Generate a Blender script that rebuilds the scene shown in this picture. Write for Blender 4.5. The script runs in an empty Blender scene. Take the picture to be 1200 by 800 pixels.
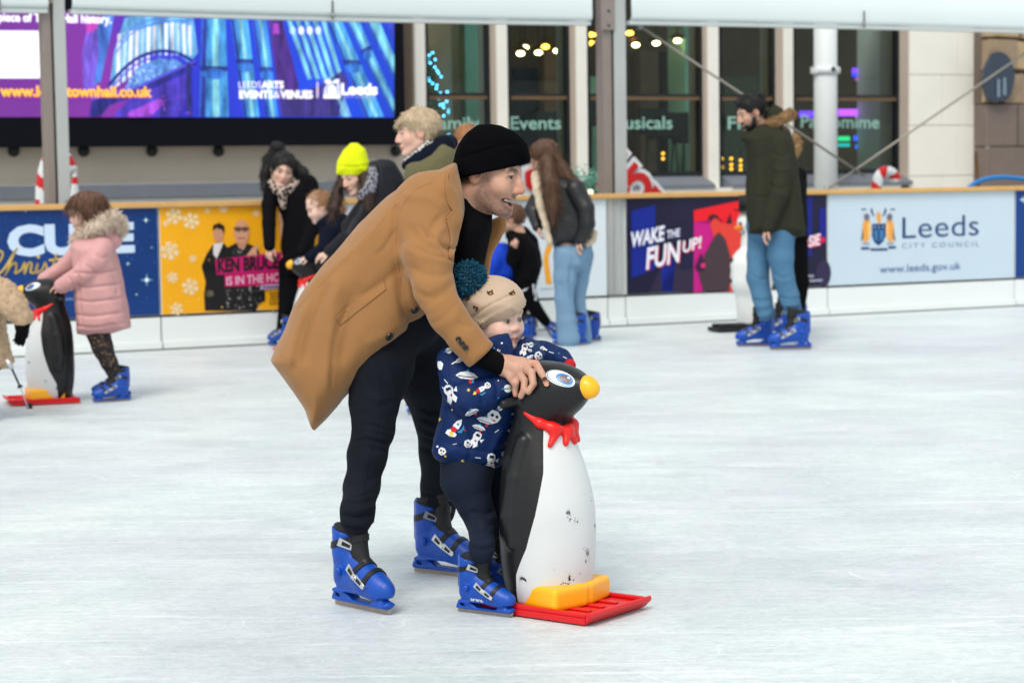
import bpy, bmesh, math, random
import numpy as np
from mathutils import Vector, Matrix
from mathutils.bvhtree import BVHTree
random.seed(7)
S = bpy.context.scene
COL = S.collection
R = math.radians
# ------------------------------------------------------------------ camera
FP = 2450.0            # focal length in photo pixels (1200 wide)
HC = 1.28              # camera height
PITCH = math.atan(195 / FP)
ROLL = 0.014
_U = Vector((0, math.sin(PITCH), math.cos(PITCH)))
_F = Vector((0, math.cos(PITCH), -math.sin(PITCH)))
_X = Vector((1, 0, 0))
CR = math.cos(ROLL) * _X - math.sin(ROLL) * _U
CU = math.sin(ROLL) * _X + math.cos(ROLL) * _U
CAM = Vector((0, 0, HC))
def ray(u, v):
    return _F + (u - 600) / FP * CR + (400 - v) / FP * CU
def W(u, v, Y):
    d = ray(u, v); return CAM + d * (Y / d.y)
def G(u, v, z=0.0):
    d = ray(u, v); return CAM + d * ((z - HC) / d.z)
def proj(P):
    P = np.asarray(P, dtype=np.float64); d = P - np.array(CAM)
    z = d @ np.array(_F); x = d @ np.array(CR); y = d @ np.array(CU)
    return 600 + FP * x / z, 400 - FP * y / z
cam = bpy.data.cameras.new('camera'); camo = bpy.data.objects.new('camera', cam); COL.objects.link(camo)
cam.sensor_fit = 'HORIZONTAL'; cam.sensor_width = 36; cam.lens = FP / 1200 * 36
m3 = Matrix((CR, CU, -_F)).transposed()
camo.matrix_world = Matrix.Translation(CAM) @ m3.to_4x4()
cam.clip_end = 400; cam.clip_start = 0.1
cam.dof.use_dof = True; cam.dof.focus_distance = 6.0; cam.dof.aperture_fstop = 5.0
S.camera = camo
# ------------------------------------------------------------------ materials
def srgb(r, g, b):
    f = lambda c: (c / 255 / 12.92) if c / 255 <= .04045 else ((c / 255 + .055) / 1.055) ** 2.4
    return (f(r), f(g), f(b), 1)
def newmat(name):
    m = bpy.data.materials.new(name); m.use_nodes = True
    nt = m.node_tree; b = nt.nodes['Principled BSDF']
    return m, nt, b
def node(nt, t, **kw):
    n = nt.nodes.new(t)
    for k, v in kw.items():
        if k in n.inputs.keys(): n.inputs[k].default_value = v
        else: setattr(n, k, v)
    return n
def mat(name, c, rough=.7, var=.12, vscale=6, bump=.0, bscale=120, spec=.3, sheen=0, metal=0, coat=0, sss=0, weave=0, speck=None):
    """plain procedural surface: base colour with low-frequency variation, fine bump, optional weave and chips"""
    m, nt, b = newmat(name)
    if len(c) == 3: c = (*c, 1)
    tc = node(nt, 'ShaderNodeTexCoord')
    nz = node(nt, 'ShaderNodeTexNoise', Scale=vscale, Detail=5.0, Roughness=.6)
    nt.links.new(tc.outputs['Object'], nz.inputs['Vector'])
    mx = node(nt, 'ShaderNodeMixRGB', blend_type='MIX')
    mx.inputs[1].default_value = tuple(x * (1 - var) for x in c[:3]) + (1,)
    mx.inputs[2].default_value = tuple(min(1, x * (1 + var)) for x in c[:3]) + (1,)
    nt.links.new(nz.outputs['Fac'], mx.inputs[0])
    out = mx.outputs[0]
    if speck:
        sc, th, scol = speck
        n2 = node(nt, 'ShaderNodeTexNoise', Scale=sc, Detail=6.0, Roughness=.7)
        nt.links.new(tc.outputs['Object'], n2.inputs['Vector'])
        rp = node(nt, 'ShaderNodeValToRGB'); rp.color_ramp.elements[0].position = th; rp.color_ramp.elements[1].position = th + .015
        nt.links.new(n2.outputs['Fac'], rp.inputs[0])
        m2 = node(nt, 'ShaderNodeMixRGB'); nt.links.new(rp.outputs[0], m2.inputs[0]); nt.links.new(out, m2.inputs[1])
        m2.inputs[2].default_value = scol; out = m2.outputs[0]
    nt.links.new(out, b.inputs['Base Color'])
    b.inputs['Roughness'].default_value = rough; b.inputs['Specular IOR Level'].default_value = spec
    b.inputs['Metallic'].default_value = metal
    if sheen: b.inputs['Sheen Weight'].default_value = sheen; b.inputs['Sheen Roughness'].default_value = .4
    if coat: b.inputs['Coat Weight'].default_value = coat; b.inputs['Coat Roughness'].default_value = .2
    if sss:
        b.inputs['Subsurface Weight'].default_value = sss; b.inputs['Subsurface Radius'].default_value = (.012, .005, .003); b.inputs['Subsurface Scale'].default_value = 1
    if bump:
        bz = node(nt, 'ShaderNodeTexNoise', Scale=bscale, Detail=4.0, Roughness=.65)
        nt.links.new(tc.outputs['Object'], bz.inputs['Vector'])
        bp = node(nt, 'ShaderNodeBump', Strength=bump, Distance=.004)
        h = bz.outputs['Fac']
        if weave:
            wv = node(nt, 'ShaderNodeTexWave', Scale=weave, Distortion=1.5); wv.bands_direction = 'DIAGONAL'
            nt.links.new(tc.outputs['Object'], wv.inputs['Vector'])
            ad = node(nt, 'ShaderNodeMath', operation='ADD'); nt.links.new(h, ad.inputs[0]); nt.links.new(wv.outputs['Fac'], ad.inputs[1]); h = ad.outputs[0]
        nt.links.new(h, bp.inputs['Height']); nt.links.new(bp.outputs[0], b.inputs['Normal'])
    return m
def vcmat(name, rough=.5, spec=.35, sss=0, bump=.15, bscale=300, sheen=0):
    """material that takes its colour (skin, lips, beard, painted catchlight ...) from the mesh attribute Col"""
    m, nt, b = newmat(name)
    a = node(nt, 'ShaderNodeAttribute', attribute_name='Col')
    tc = node(nt, 'ShaderNodeTexCoord')
    nz = node(nt, 'ShaderNodeTexNoise', Scale=40.0, Detail=5.0)
    nt.links.new(tc.outputs['Object'], nz.inputs['Vector'])
    mr = node(nt, 'ShaderNodeMapRange'); mr.inputs[3].default_value = .86; mr.inputs[4].default_value = 1.12
    nt.links.new(nz.outputs['Fac'], mr.inputs[0])
    mx = node(nt, 'ShaderNodeMixRGB', blend_type='MULTIPLY'); mx.inputs[0].default_value = 1
    nt.links.new(a.outputs['Color'], mx.inputs[1]); nt.links.new(mr.outputs[0], mx.inputs[2])
    nt.links.new(mx.outputs[0], b.inputs['Base Color'])
    b.inputs['Roughness'].default_value = rough; b.inputs['Specular IOR Level'].default_value = spec
    if sheen: b.inputs['Sheen Weight'].default_value = sheen
    if sss:
        b.inputs['Subsurface Weight'].default_value = sss; b.inputs['Subsurface Radius'].default_value = (.012, .004, .002); b.inputs['Subsurface Scale'].default_value = 1
    bz = node(nt, 'ShaderNodeTexNoise', Scale=bscale, Detail=3.0)
    nt.links.new(tc.outputs['Object'], bz.inputs['Vector'])
    bp = node(nt, 'ShaderNodeBump', Strength=bump, Distance=.002); nt.links.new(bz.outputs['Fac'], bp.inputs['Height']); nt.links.new(bp.outputs[0], b.inputs['Normal'])
    return m
def emit(name, c, s=1.0):
    m, nt, b = newmat(name)
    if len(c) == 3: c = (*c, 1)
    b.inputs['Base Color'].default_value = (0.01, 0.01, 0.01, 1); b.inputs['Emission Color'].default_value = c; b.inputs['Emission Strength'].default_value = s
    b.inputs['Roughness'].default_value = .5
    return m
_pm = {}
def pm(r, g, b, rough=.45):
    """printed vinyl colour"""
    k = (r, g, b)
    if k not in _pm: _pm[k] = mat('print_%02x%02x%02x' % k, srgb(r, g, b), rough=rough, var=.05, vscale=3, spec=.3)
    return _pm[k]
_em = {}
def em(r, g, b, s=.9):
    k = (r, g, b, s)
    if k not in _em: _em[k] = emit('lit_%02x%02x%02x' % k[:3], srgb(r, g, b), s)
    return _em[k]
# ------------------------------------------------------------------ objects
def tag(o, label=None, cat=None, group=None, kind=None):
    if label: o['label'] = label
    if cat: o['category'] = cat
    if group: o['group'] = group
    if kind: o['kind'] = kind
    return o
def empty(name, loc, label=None, cat=None, group=None, rz=0):
    o = bpy.data.objects.new(name, None); COL.objects.link(o); o.location = loc; o.rotation_euler = (0, 0, rz); o.empty_display_size = .1
    o['_M'] = 0; del o['_M']
    return tag(o, label, cat, group)
def wmat(o):
    M = o.matrix_basis.copy()
    while o.parent: o = o.parent; M = o.matrix_basis @ M
    return M
def link(name, me, parent=None, mats=(), world=True):
    o = bpy.data.objects.new(name, me); COL.objects.link(o)
    for m in mats: me.materials.append(m)
    if parent is not None:
        o.parent = parent
        if world: me.transform(wmat(parent).inverted())
    return o
def smooth(me): me.polygons.foreach_set('use_smooth', [True] * len(me.polygons)); me.update()
def mesh_np(name, V, Q, sm=True):
    """V (n,3), Q (m,k) all faces with k corners"""
    me = bpy.data.meshes.new(name); V = np.asarray(V, np.float32); Q = np.asarray(Q, np.int32)
    me.vertices.add(len(V)); me.vertices.foreach_set('co', V.ravel())
    n, k = Q.shape
    me.loops.add(n * k); me.loops.foreach_set('vertex_index', Q.ravel())
    me.polygons.add(n); me.polygons.foreach_set('loop_start', np.arange(n, dtype=np.int32) * k)
    me.update(calc_edges=True); me.validate()
    if sm: smooth(me)
    return me
def setcol(me, C):
    a = me.color_attributes.new('Col', 'FLOAT_COLOR', 'POINT')
    C4 = np.ones((len(me.vertices), 4), np.float32); C4[:, :3] = C; a.data.foreach_set('color', C4.ravel())
class MB:
    """collects boxes, tubes, prisms ... as one mesh with several materials"""
    def __init__(s): s.v = []; s.f = []; s.m = []; s.mats = []; s.sm = []
    def mi(s, m):
        if m not in s.mats: s.mats.append(m)
        return s.mats.index(m)
    def add(s, vs, fs, m, sm=False):
        o = len(s.v); s.v += [tuple(v) for v in vs]; i = s.mi(m)
        for f in fs: s.f.append(tuple(x + o for x in f)); s.m.append(i); s.sm.append(sm)
    def hexa(s, p, m):     # 8 corners: bottom 4 (ccw), top 4
        s.add(p, [(3, 2, 1, 0), (4, 5, 6, 7), (0, 1, 5, 4), (1, 2, 6, 5), (2, 3, 7, 6), (3, 0, 4, 7)], m)
    def box(s, o, ax, ay, az, m):   # corner + three edge vectors
        o, ax, ay, az = map(Vector, (o, ax, ay, az))
        s.hexa([o, o + ax, o + ax + ay, o + ay, o + az, o + ax + az, o + ax + ay + az, o + ay + az], m)
    def tube(s, pts, r, m, n=10, cap=True):
        pts = [Vector(p) for p in pts]; rs = r if isinstance(r, (list, tuple)) else [r] * len(pts)
        vs = []; up = None
        for i, p in enumerate(pts):
            t = (pts[min(i + 1, len(pts) - 1)] - pts[max(i - 1, 0)]).normalized()
            if up is None: up = t.orthogonal().normalized()
            a = (up - t * up.dot(t))
            a = a.normalized() if a.length > 1e-6 else t.orthogonal().normalized(); up = a; b = t.cross(a)
            for k in range(n):
                th = 2 * math.pi * k / n; vs.append(p + (a * math.cos(th) + b * math.sin(th)) * rs[i])
        fs = [(i * n + k, i * n + (k + 1) % n, (i + 1) * n + (k + 1) % n, (i + 1) * n + k) for i in range(len(pts) - 1) for k in range(n)]
        if cap: fs += [tuple(reversed(range(n))), tuple((len(pts) - 1) * n + k for k in range(n))]
        s.add(vs, fs, m, True)
    def prism(s, poly, ext, m):     # planar 3-D polygon, extruded by vector ext
        poly = [Vector(p) for p in poly]; ext = Vector(ext); n = len(poly)
        nrm = Vector((0, 0, 0))
        for i in range(n): nrm += poly[i].cross(poly[(i + 1) % n])
        if nrm.dot(ext) < 0: poly.reverse()
        tri = tess(poly)
        vs = poly + [p + ext for p in poly]
        fs = [tuple(reversed(t)) for t in tri] + [tuple(x + n for x in t) for t in tri] + [(i, (i + 1) % n, (i + 1) % n + n, i + n) for i in range(n)]
        s.add(vs, fs, m)
    def sphere(s, c, r, m, nu=12, nv=8, sq=(1, 1, 1)):
        vs = []; c = Vector(c)
        for j in range(nv + 1):
            for i in range(nu):
                a = math.pi * j / nv; b = 2 * math.pi * i / nu
                vs.append(c + Vector((math.sin(a) * math.cos(b) * sq[0], math.sin(a) * math.sin(b) * sq[1], math.cos(a) * sq[2])) * r)
        s.add(vs, [(j * nu + i, j * nu + (i + 1) % nu, (j + 1) * nu + (i + 1) % nu, (j + 1) * nu + i)[::-1] for j in range(nv) for i in range(nu)], m, True)
    def build(s, name, parent=None, bevel=0):
        me = bpy.data.meshes.new(name); me.from_pydata(s.v, [], s.f)
        me.polygons.foreach_set('material_index', s.m); me.polygons.foreach_set('use_smooth', s.sm)
        o = link(name, me, parent, s.mats)
        me.validate(); me.update()
        if bevel:
            b = o.modifiers.new('bevel', 'BEVEL'); b.width = bevel; b.segments = 2; b.limit_method = 'ANGLE'; b.angle_limit = .8
        return o
def tess(poly):
    from mathutils.geometry import tessellate_polygon
    nrm = Vector((0, 0, 0)); n = len(poly)
    for i in range(n): nrm += poly[i].cross(poly[(i + 1) % n])
    out = []
    for t in tessellate_polygon([poly]):
        a, b, c = (poly[i] for i in t)
        if (b - a).cross(c - a).dot(nrm) < 0: t = t[::-1]
        out.append(tuple(t))
    return out
def text_mesh(txt, size=1, bold=0, shear=0, space=1, res=3):
    """lettering as triangles in the XY plane -> verts, faces, width, height"""
    cu = bpy.data.curves.new('t', 'FONT'); cu.body = txt; cu.size = size; cu.offset = bold; cu.shear = shear; cu.space_character = space; cu.resolution_u = res
    cu.fill_mode = 'FRONT'
    o = bpy.data.objects.new('t', cu); COL.objects.link(o)
    dg = bpy.context.evaluated_depsgraph_get(); me = bpy.data.meshes.new_from_object(o.evaluated_get(dg))
    vs = [v.co.copy() for v in me.vertices]; fs = [tuple(p.vertices) for p in me.polygons]
    bpy.data.objects.remove(o); bpy.data.curves.remove(cu); bpy.data.meshes.remove(me)
    return vs, fs
# ------------------------------------------------------------------ noise
def _hash(i, j, k, seed):
    n = (i * 374761393 + j * 668265263 + k * 2147483647 + seed * 1274126177) & 0xffffffff
    n = ((n ^ (n >> 13)) * 1274126177) & 0xffffffff
    n = n ^ (n >> 16)
    return (n & 0xffff).astype(np.float32) / 65535.0
def vnoise(P, sc, seed=0):
    P = np.asarray(P, np.float64) * sc; i = np.floor(P).astype(np.int64); f = P - i; f = f * f * (3 - 2 * f)
    r = 0
    for a in (0, 1):
        for b in (0, 1):
            for c in (0, 1):
                w = (f[:, 0] if a else 1 - f[:, 0]) * (f[:, 1] if b else 1 - f[:, 1]) * (f[:, 2] if c else 1 - f[:, 2])
                r = r + w * _hash(i[:, 0] + a, i[:, 1] + b, i[:, 2] + c, seed)
    return r * 2 - 1
def fbm(P, sc, seed=0, oct=3):
    r = 0; a = 1; t = 0
    for k in range(oct): r = r + a * vnoise(P, sc * 2 ** k, seed + k); t += a; a *= .5
    return r / t
# ------------------------------------------------------------------ distance-field sculpting
class Fld:
    def __init__(s, lo, hi, h, fine=()):
        s.ax = []
        for a in range(3):
            pts = []; x = lo[a]
            while x < hi[a]:
                pts.append(x); st = h
                for (fl, fh, hh) in fine:
                    if fl[a] - hh <= x <= fh[a]: st = min(st, hh)
                    elif x < fl[a] < x + st: st = max(hh, fl[a] - x)
                x += st
            s.ax.append(np.array(pts + [x], np.float32))
        s.d = np.full([len(a) for a in s.ax], 1.0, np.float32)
    def sl(s, lo, hi):
        r = []
        for a in range(3):
            i = max(0, int(np.searchsorted(s.ax[a], lo[a])) - 1); j = min(len(s.ax[a]), int(np.searchsorted(s.ax[a], hi[a])) + 1)
            if j <= i: return None
            r.append(slice(i, j))
        return tuple(r)
    def grid(s, sl):
        return s.ax[0][sl[0]][:, None, None], s.ax[1][sl[1]][None, :, None], s.ax[2][sl[2]][None, None, :]
    def put(s, sl, d, k, op):
        a = s.d[sl]
        if op == '-':
            d = -d; h = np.clip(.5 - .5 * (a - d) / k, 0, 1); s.d[sl] = a * (1 - h) + d * h + k * h * (1 - h)
        else:
            h = np.clip(.5 + .5 * (a - d) / k, 0, 1); s.d[sl] = a * (1 - h) + d * h - k * h * (1 - h)
    def cone(s, a, b, ra, rb, k=.02, op='+'):
        a = np.array(a, np.float32); b = np.array(b, np.float32); m = max(ra, rb) + k + .012
        sl = s.sl(np.minimum(a, b) - m, np.maximum(a, b) + m)
        if sl is None: return
        X, Y, Z = s.grid(sl); e = b - a; L = float(e @ e) + 1e-12
        t = np.clip(((X - a[0]) * e[0] + (Y - a[1]) * e[1] + (Z - a[2]) * e[2]) / L, 0, 1)
        d = np.sqrt((X - a[0] - t * e[0]) ** 2 + (Y - a[1] - t * e[1]) ** 2 + (Z - a[2] - t * e[2]) ** 2) - (ra + (rb - ra) * t)
        s.put(sl, d, k, op)
    def chain(s, pts, k=.02, op='+'):
        if len(pts) == 1: pts = [pts[0], pts[0]]
        for (p, r), (q, t) in zip(pts, pts[1:]): s.cone(p, q, r, t, k, op)
    def ell(s, c, r, M=None, k=.02, op='+'):
        c = np.array(c, np.float32); m = max(r) + k + .012
        sl = s.sl(c - m, c + m)
        if sl is None: return
        X, Y, Z = s.grid(sl); X = X - c[0]; Y = Y - c[1]; Z = Z - c[2]
        if M is not None:
            M = np.array(M)      # columns = local axes
            X, Y, Z = (X * M[0, i] + Y * M[1, i] + Z * M[2, i] for i in range(3))
        k0 = np.sqrt((X / r[0]) ** 2 + (Y / r[1]) ** 2 + (Z / r[2]) ** 2); k1 = np.sqrt((X / r[0] ** 2) ** 2 + (Y / r[1] ** 2) ** 2 + (Z / r[2] ** 2) ** 2) + 1e-6
        s.put(sl, k0 * (k0 - 1) / k1, k, op)
    def rbox(s, c, h, rad, M=None, k=.01, op='+'):
        c = np.array(c, np.float32); m = float(np.linalg.norm(h)) + k + .012
        sl = s.sl(c - m, c + m)
        if sl is None: return
        X, Y, Z = s.grid(sl); X = X - c[0]; Y = Y - c[1]; Z = Z - c[2]
        if M is not None:
            M = np.array(M); X, Y, Z = (X * M[0, i] + Y * M[1, i] + Z * M[2, i] for i in range(3))
        q = [np.abs(a) - (hh - rad) for a, hh in zip((X, Y, Z), h)]
        d = np.sqrt(sum(np.maximum(a, 0) ** 2 for a in q)) + np.minimum(np.maximum(q[0], np.maximum(q[1], q[2])), 0) - rad
        s.put(sl, d, k, op)
    def infl(s, poly, T, D, y0, k=.02, op='+', tilt=(0, 0), e=2.0):
        """poly: (x, z) outline standing in the vertical plane y = y0; puffed to half thickness T over the inset D"""
        P = np.array(poly, np.float32); lo = P.min(0) - k - .03; hi = P.max(0) + k + .03
        sp = abs(tilt[0]) * (hi[0] - lo[0]) + abs(tilt[1]) * (hi[1] - lo[1])
        sl = s.sl((lo[0], y0 - T - k - .03 - sp, lo[1]), (hi[0], y0 + T + k + .03 + sp, hi[1]))
        if sl is None: return
        x = s.ax[0][sl[0]][:, None]; z = s.ax[2][sl[2]][None, :]
        d2 = poly_sdf(P, x, z)
        X, Y, Z = s.grid(sl); cx, cz = (lo + hi) / 2
        yy = np.abs(Y - y0 - tilt[0] * (X - cx) - tilt[1] * (Z - cz)) / T
        q = np.maximum(d2 + D, 0)[:, None, :] / D
        r = (q ** e + yy ** e) ** (1 / e)
        s.put(sl, (r - 1) * min(D, T), k, op)
    def cut(s, p, n, k=.004):
        """remove everything on the n side of a plane"""
        X, Y, Z = s.grid((slice(None),) * 3); n = Vector(n).normalized()
        d = (X - p[0]) * n[0] + (Y - p[1]) * n[1] + (Z - p[2]) * n[2]
        s.d = np.maximum(s.d, d.astype(np.float32))
    def mesh(s):
        d = s.d; d[d == 0] = 1e-6; ins = d < 0
        n = np.array(d.shape)
        c = np.zeros(n - 1, np.int8)
        for a in (0, 1):
            for b in (0, 1):
                for e in (0, 1): c += ins[a:n[0] - 1 + a, b:n[1] - 1 + b, e:n[2] - 1 + e]
        act = (c > 0) & (c < 8); I = np.argwhere(act)
        idx = np.full(act.shape, -1, np.int32); idx[act] = np.arange(len(I))
        acc = np.zeros((len(I), 3)); cnt = np.zeros(len(I))
        ax = s.ax
        def corner(o): return d[I[:, 0] + o[0], I[:, 1] + o[1], I[:, 2] + o[2]]
        def cp(o): return np.stack([ax[t][I[:, t] + o[t]] for t in range(3)], 1)
        for a in range(3):
            o1, o2 = [t for t in range(3) if t != a]
            for p in (0, 1):
                for q in (0, 1):
                    A = [0, 0, 0]; A[o1] = p; A[o2] = q; B = list(A); B[a] = 1
                    da, db = corner(A), corner(B); m = (da < 0) != (db < 0)
                    t = np.where(m, da / np.where(m, da - db, 1), 0)[:, None]
                    acc += np.where(m[:, None], cp(A) * (1 - t) + cp(B) * t, 0); cnt += m
        V = acc / cnt[:, None]
        Q = []
        for a in range(3):
            o1, o2 = (a + 1) % 3, (a + 2) % 3
            lo = [slice(None)] * 3; hi = [slice(None)] * 3; lo[a] = slice(0, -1); hi[a] = slice(1, None)
            ch = ins[tuple(lo)] != ins[tuple(hi)]; E = np.argwhere(ch)
            ok = (E[:, o1] > 0) & (E[:, o2] > 0) & (E[:, o1] < n[o1] - 1) & (E[:, o2] < n[o2] - 1); E = E[ok]
            fl = ins[tuple(E.T)]
            def cell(p, q):
                C = E.copy(); C[:, o1] -= p; C[:, o2] -= q; return idx[tuple(C.T)]
            q = np.stack([cell(1, 1), cell(0, 1), cell(0, 0), cell(1, 0)], 1)
            q[~fl] = q[~fl][:, ::-1]; Q.append(q)
        return V, np.concatenate(Q)
def poly_sdf(P, x, z):
    d = None; sg = np.ones(np.broadcast(x, z).shape, np.float32); n = len(P)
    for i in range(n):
        a = P[i]; b = P[i - 1]; e = b - a; wx = x - a[0]; wz = z - a[1]
        t = np.clip((wx * e[0] + wz * e[1]) / (e @ e + 1e-12), 0, 1)
        dd = (wx - e[0] * t) ** 2 + (wz - e[1] * t) ** 2; d = dd if d is None else np.minimum(d, dd)
        c1 = z >= a[1]; c2 = z < b[1]; c3 = e[0] * wz > e[1] * wx
        c1, c2, c3 = np.broadcast_arrays(c1, c2, c3)
        sg = np.where((c1 & c2 & c3) | (~c1 & ~c2 & ~c3), -sg, sg)
    return (sg * np.sqrt(d)).astype(np.float32)
def vnormals(V, Q):
    fn = np.cross(V[Q[:, 2]] - V[Q[:, 0]], V[Q[:, 3]] - V[Q[:, 1]]); N = np.zeros_like(V)
    for k in range(4): np.add.at(N, Q[:, k], fn)
    return N / (np.linalg.norm(N, axis=1, keepdims=True) + 1e-12)
def relax(V, Q, it=1, w=.5):
    for _ in range(it):
        A = np.zeros_like(V); c = np.zeros(len(V))
        for k in range(4):
            np.add.at(A, Q[:, k], V[Q[:, (k + 1) % 4]] + V[Q[:, k - 1]]); np.add.at(c, Q[:, k], 2)
        V = V * (1 - w) + w * A / np.maximum(c, 1)[:, None]
    return V
# ================================================================== SETTING
A0 = G(150, 412); B0 = G(1050, 366)
E = (B0 - A0); E.z = 0; E.normalize()
N = Vector((E.y, -E.x, 0))           # towards the camera
UP = Vector((0, 0, 1))
def PL(u, v, off=0.0):
    """where the sight line through (u, v) meets the plane parallel to the barrier, off metres in front of its face"""
    d = ray(u, v); p0 = A0 + N * off; t = (p0 - CAM).dot(N) / d.dot(N); return CAM + d * t
def sz(u, v, off=0.0):
    p = PL(u, v, off) - A0; return p.dot(E), p.z
def at(s, z, off=0.0): return A0 + E * s + N * off + UP * z
ZB, ZT, ZR = .265, 1.072, 1.112
# ---- world and lights
w = bpy.data.worlds.new('World'); S.world = w; w.use_nodes = True
nt = w.node_tree; bg = nt.nodes['Background']
sky = nt.nodes.new('ShaderNodeTexSky'); sky.sky_type = 'NISHITA'; sky.sun_disc = False
SUN_EL, SUN_AZ = R(52), R(200)
sky.sun_elevation = SUN_EL; sky.sun_rotation = SUN_AZ; sky.air_density = 1.0; sky.dust_density = 4.0; sky.ozone_density = 1.0
cl = node(nt, 'ShaderNodeMixRGB'); cl.inputs[0].default_value = .7; nt.links.new(sky.outputs[0], cl.inputs[1]); cl.inputs[2].default_value = (6.8, 7.2, 7.05, 1)   # thin bright overcast
nt.links.new(cl.outputs[0], bg.inputs[0]); bg.inputs[1].default_value = .115
sl = bpy.data.lights.new('sun', 'SUN'); sl.energy = 1.5; sl.angle = R(24); sl.color = (1, .94, .85)
so = bpy.data.objects.new('sun', sl); COL.objects.link(so)
dirv = Vector((math.sin(SUN_AZ) * math.cos(SUN_EL), math.cos(SUN_AZ) * math.cos(SUN_EL), math.sin(SUN_EL)))
so.rotation_euler = dirv.to_track_quat('Z', 'Y').to_euler()
vs_ = S.view_settings; vs_.view_transform = 'Standard'; vs_.look = 'None'; vs_.gamma = 1; vs_.exposure = 0.46
# ---- ice: one big sheet
def ice_mat():
    m, nt, b = newmat('scuffed_ice')
    tc = node(nt, 'ShaderNodeTexCoord')
    def streak(rot, sx, sy, scale, det=8.0, rough=.65):
        mp = node(nt, 'ShaderNodeMapping'); mp.inputs['Rotation'].default_value = (0, 0, R(rot)); mp.inputs['Scale'].default_value = (sx, sy, 1)
        nt.links.new(tc.outputs['Object'], mp.inputs['Vector'])
        n = node(nt, 'ShaderNodeTexNoise', Scale=scale, Detail=det, Roughness=rough); n.inputs['Distortion'].default_value = .6
        nt.links.new(mp.outputs[0], n.inputs['Vector']); return n.outputs['Fac']
    s1 = streak(8, .6, 1.0, 1.3, 9.0, .62); s2 = streak(-17, .8, 1.5, 3.2, 9.0, .7); s3 = streak(35, .7, 2.2, 5.0, 7.0, .7); s4 = streak(0, 1, 1, .5, 3.0)
    fine = streak(3, 1, 1.6, 24.0, 8.0, .8)
    def ramp(x, lo, hi, c0, c1):
        r = node(nt, 'ShaderNodeValToRGB'); r.color_ramp.elements[0].position = lo; r.color_ramp.elements[1].position = hi
        r.color_ramp.elements[0].color = c0; r.color_ramp.elements[1].color = c1; nt.links.new(x, r.inputs[0]); return r.outputs[0]
    def mix(t, a, bb, f, ):
        x = node(nt, 'ShaderNodeMixRGB', blend_type=t); x.inputs[0].default_value = f; nt.links.new(a, x.inputs[1]); nt.links.new(bb, x.inputs[2]); return x.outputs[0]
    c = ramp(s1, .30, .70, (.56, .615, .625, 1), (.70, .752, .755, 1))
    g = lambda a, b_: ((a, a * 1.0, a * 1.01, 1), (b_, b_, b_, 1))
    c = mix('MULTIPLY', c, ramp(s2, .33, .62, (.86, .875, .885, 1), (1.03, 1.03, 1.03, 1)), .7)
    c = mix('MULTIPLY', c, ramp(s3, .30, .52, (.86, .885, .9, 1), (1, 1, 1, 1)), .8)
    c = mix('MULTIPLY', c, ramp(s4, .35, .65, (.91, .90, .95, 1), (1.03, 1.04, 1.03, 1)), 1)
    c = mix('MULTIPLY', c, ramp(fine, .30, .6, (.78, .80, .82, 1), (1.10, 1.10, 1.10, 1)), .9)
    # skate scratches: thin bright lines = ridges of warped noise, several directions
    last = c
    for k, (rot, sx, sy, sc, wd) in enumerate([(20, .5, 1.2, 1.3, .006), (-40, .7, .9, 1.9, .005), (75, .4, 1.5, 1.1, .005), (-8, .3, 2.2, 2.3, .007), (50, .9, .9, 3.1, .006)]):
        x = streak(rot, sx, sy, sc, 1.5, .3)
        sb = node(nt, 'ShaderNodeMath', operation='SUBTRACT'); nt.links.new(x, sb.inputs[0]); sb.inputs[1].default_value = .5 + .03 * (k - 2)
        ab = node(nt, 'ShaderNodeMath', operation='ABSOLUTE'); nt.links.new(sb.outputs[0], ab.inputs[0])
        mk = streak(rot + 40, 1.2, 1.2, 1.7 + k * .4, 4.0)
        l = ramp(ab.outputs[0], wd * .15, wd * .8, (1, 1, 1, 1), (0, 0, 0, 1)); l2 = ramp(mk, .5, .62, (0, 0, 0, 1), (.55, .55, .55, 1))
        lm = mix('MULTIPLY', l, l2, 1)
        mx = node(nt, 'ShaderNodeMixRGB'); nt.links.new(lm, mx.inputs[0]); nt.links.new(last, mx.inputs[1])
        mx.inputs[2].default_value = (.84, .88, .89, 1) if k % 3 else (.46, .53, .57, 1); last = mx.outputs[0]
    # fine straight blade cuts in several directions
    for k, (rot, th) in enumerate([(12, .655), (-33, .66), (58, .665), (84, .67), (-70, .67)]):
        x = streak(rot, .10, 9.0, 5.0, 1.0, .3); mk = streak(rot + 20, .8, .8, 1.1 + .2 * k, 4.0)
        lm = mix('MULTIPLY', ramp(x, th, th + .03, (0, 0, 0, 1), (1, 1, 1, 1)), ramp(mk, .45, .6, (0, 0, 0, 1), (.55, .55, .55, 1)), 1)
        mx = node(nt, 'ShaderNodeMixRGB'); nt.links.new(lm, mx.inputs[0]); nt.links.new(last, mx.inputs[1]); mx.inputs[2].default_value = (.82, .86, .87, 1) if k % 2 == 0 else (.52, .58, .61, 1); last = mx.outputs[0]
    sn = ramp(streak(0, 1, 1, 90.0, 3.0, .6), .60, .70, (0, 0, 0, 1), (.5, .5, .5, 1)); mx = node(nt, 'ShaderNodeMixRGB'); nt.links.new(sn, mx.inputs[0]); nt.links.new(last, mx.inputs[1]); mx.inputs[2].default_value = (.84, .87, .88, 1); last = mx.outputs[0]
    nt.links.new(last, b.inputs['Base Color'])
    rr = node(nt, 'ShaderNodeMapRange'); rr.inputs[3].default_value = .28; rr.inputs[4].default_value = .55; nt.links.new(s2, rr.inputs[0]); nt.links.new(rr.outputs[0], b.inputs['Roughness'])
    b.inputs['Specular IOR Level'].default_value = .25
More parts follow.
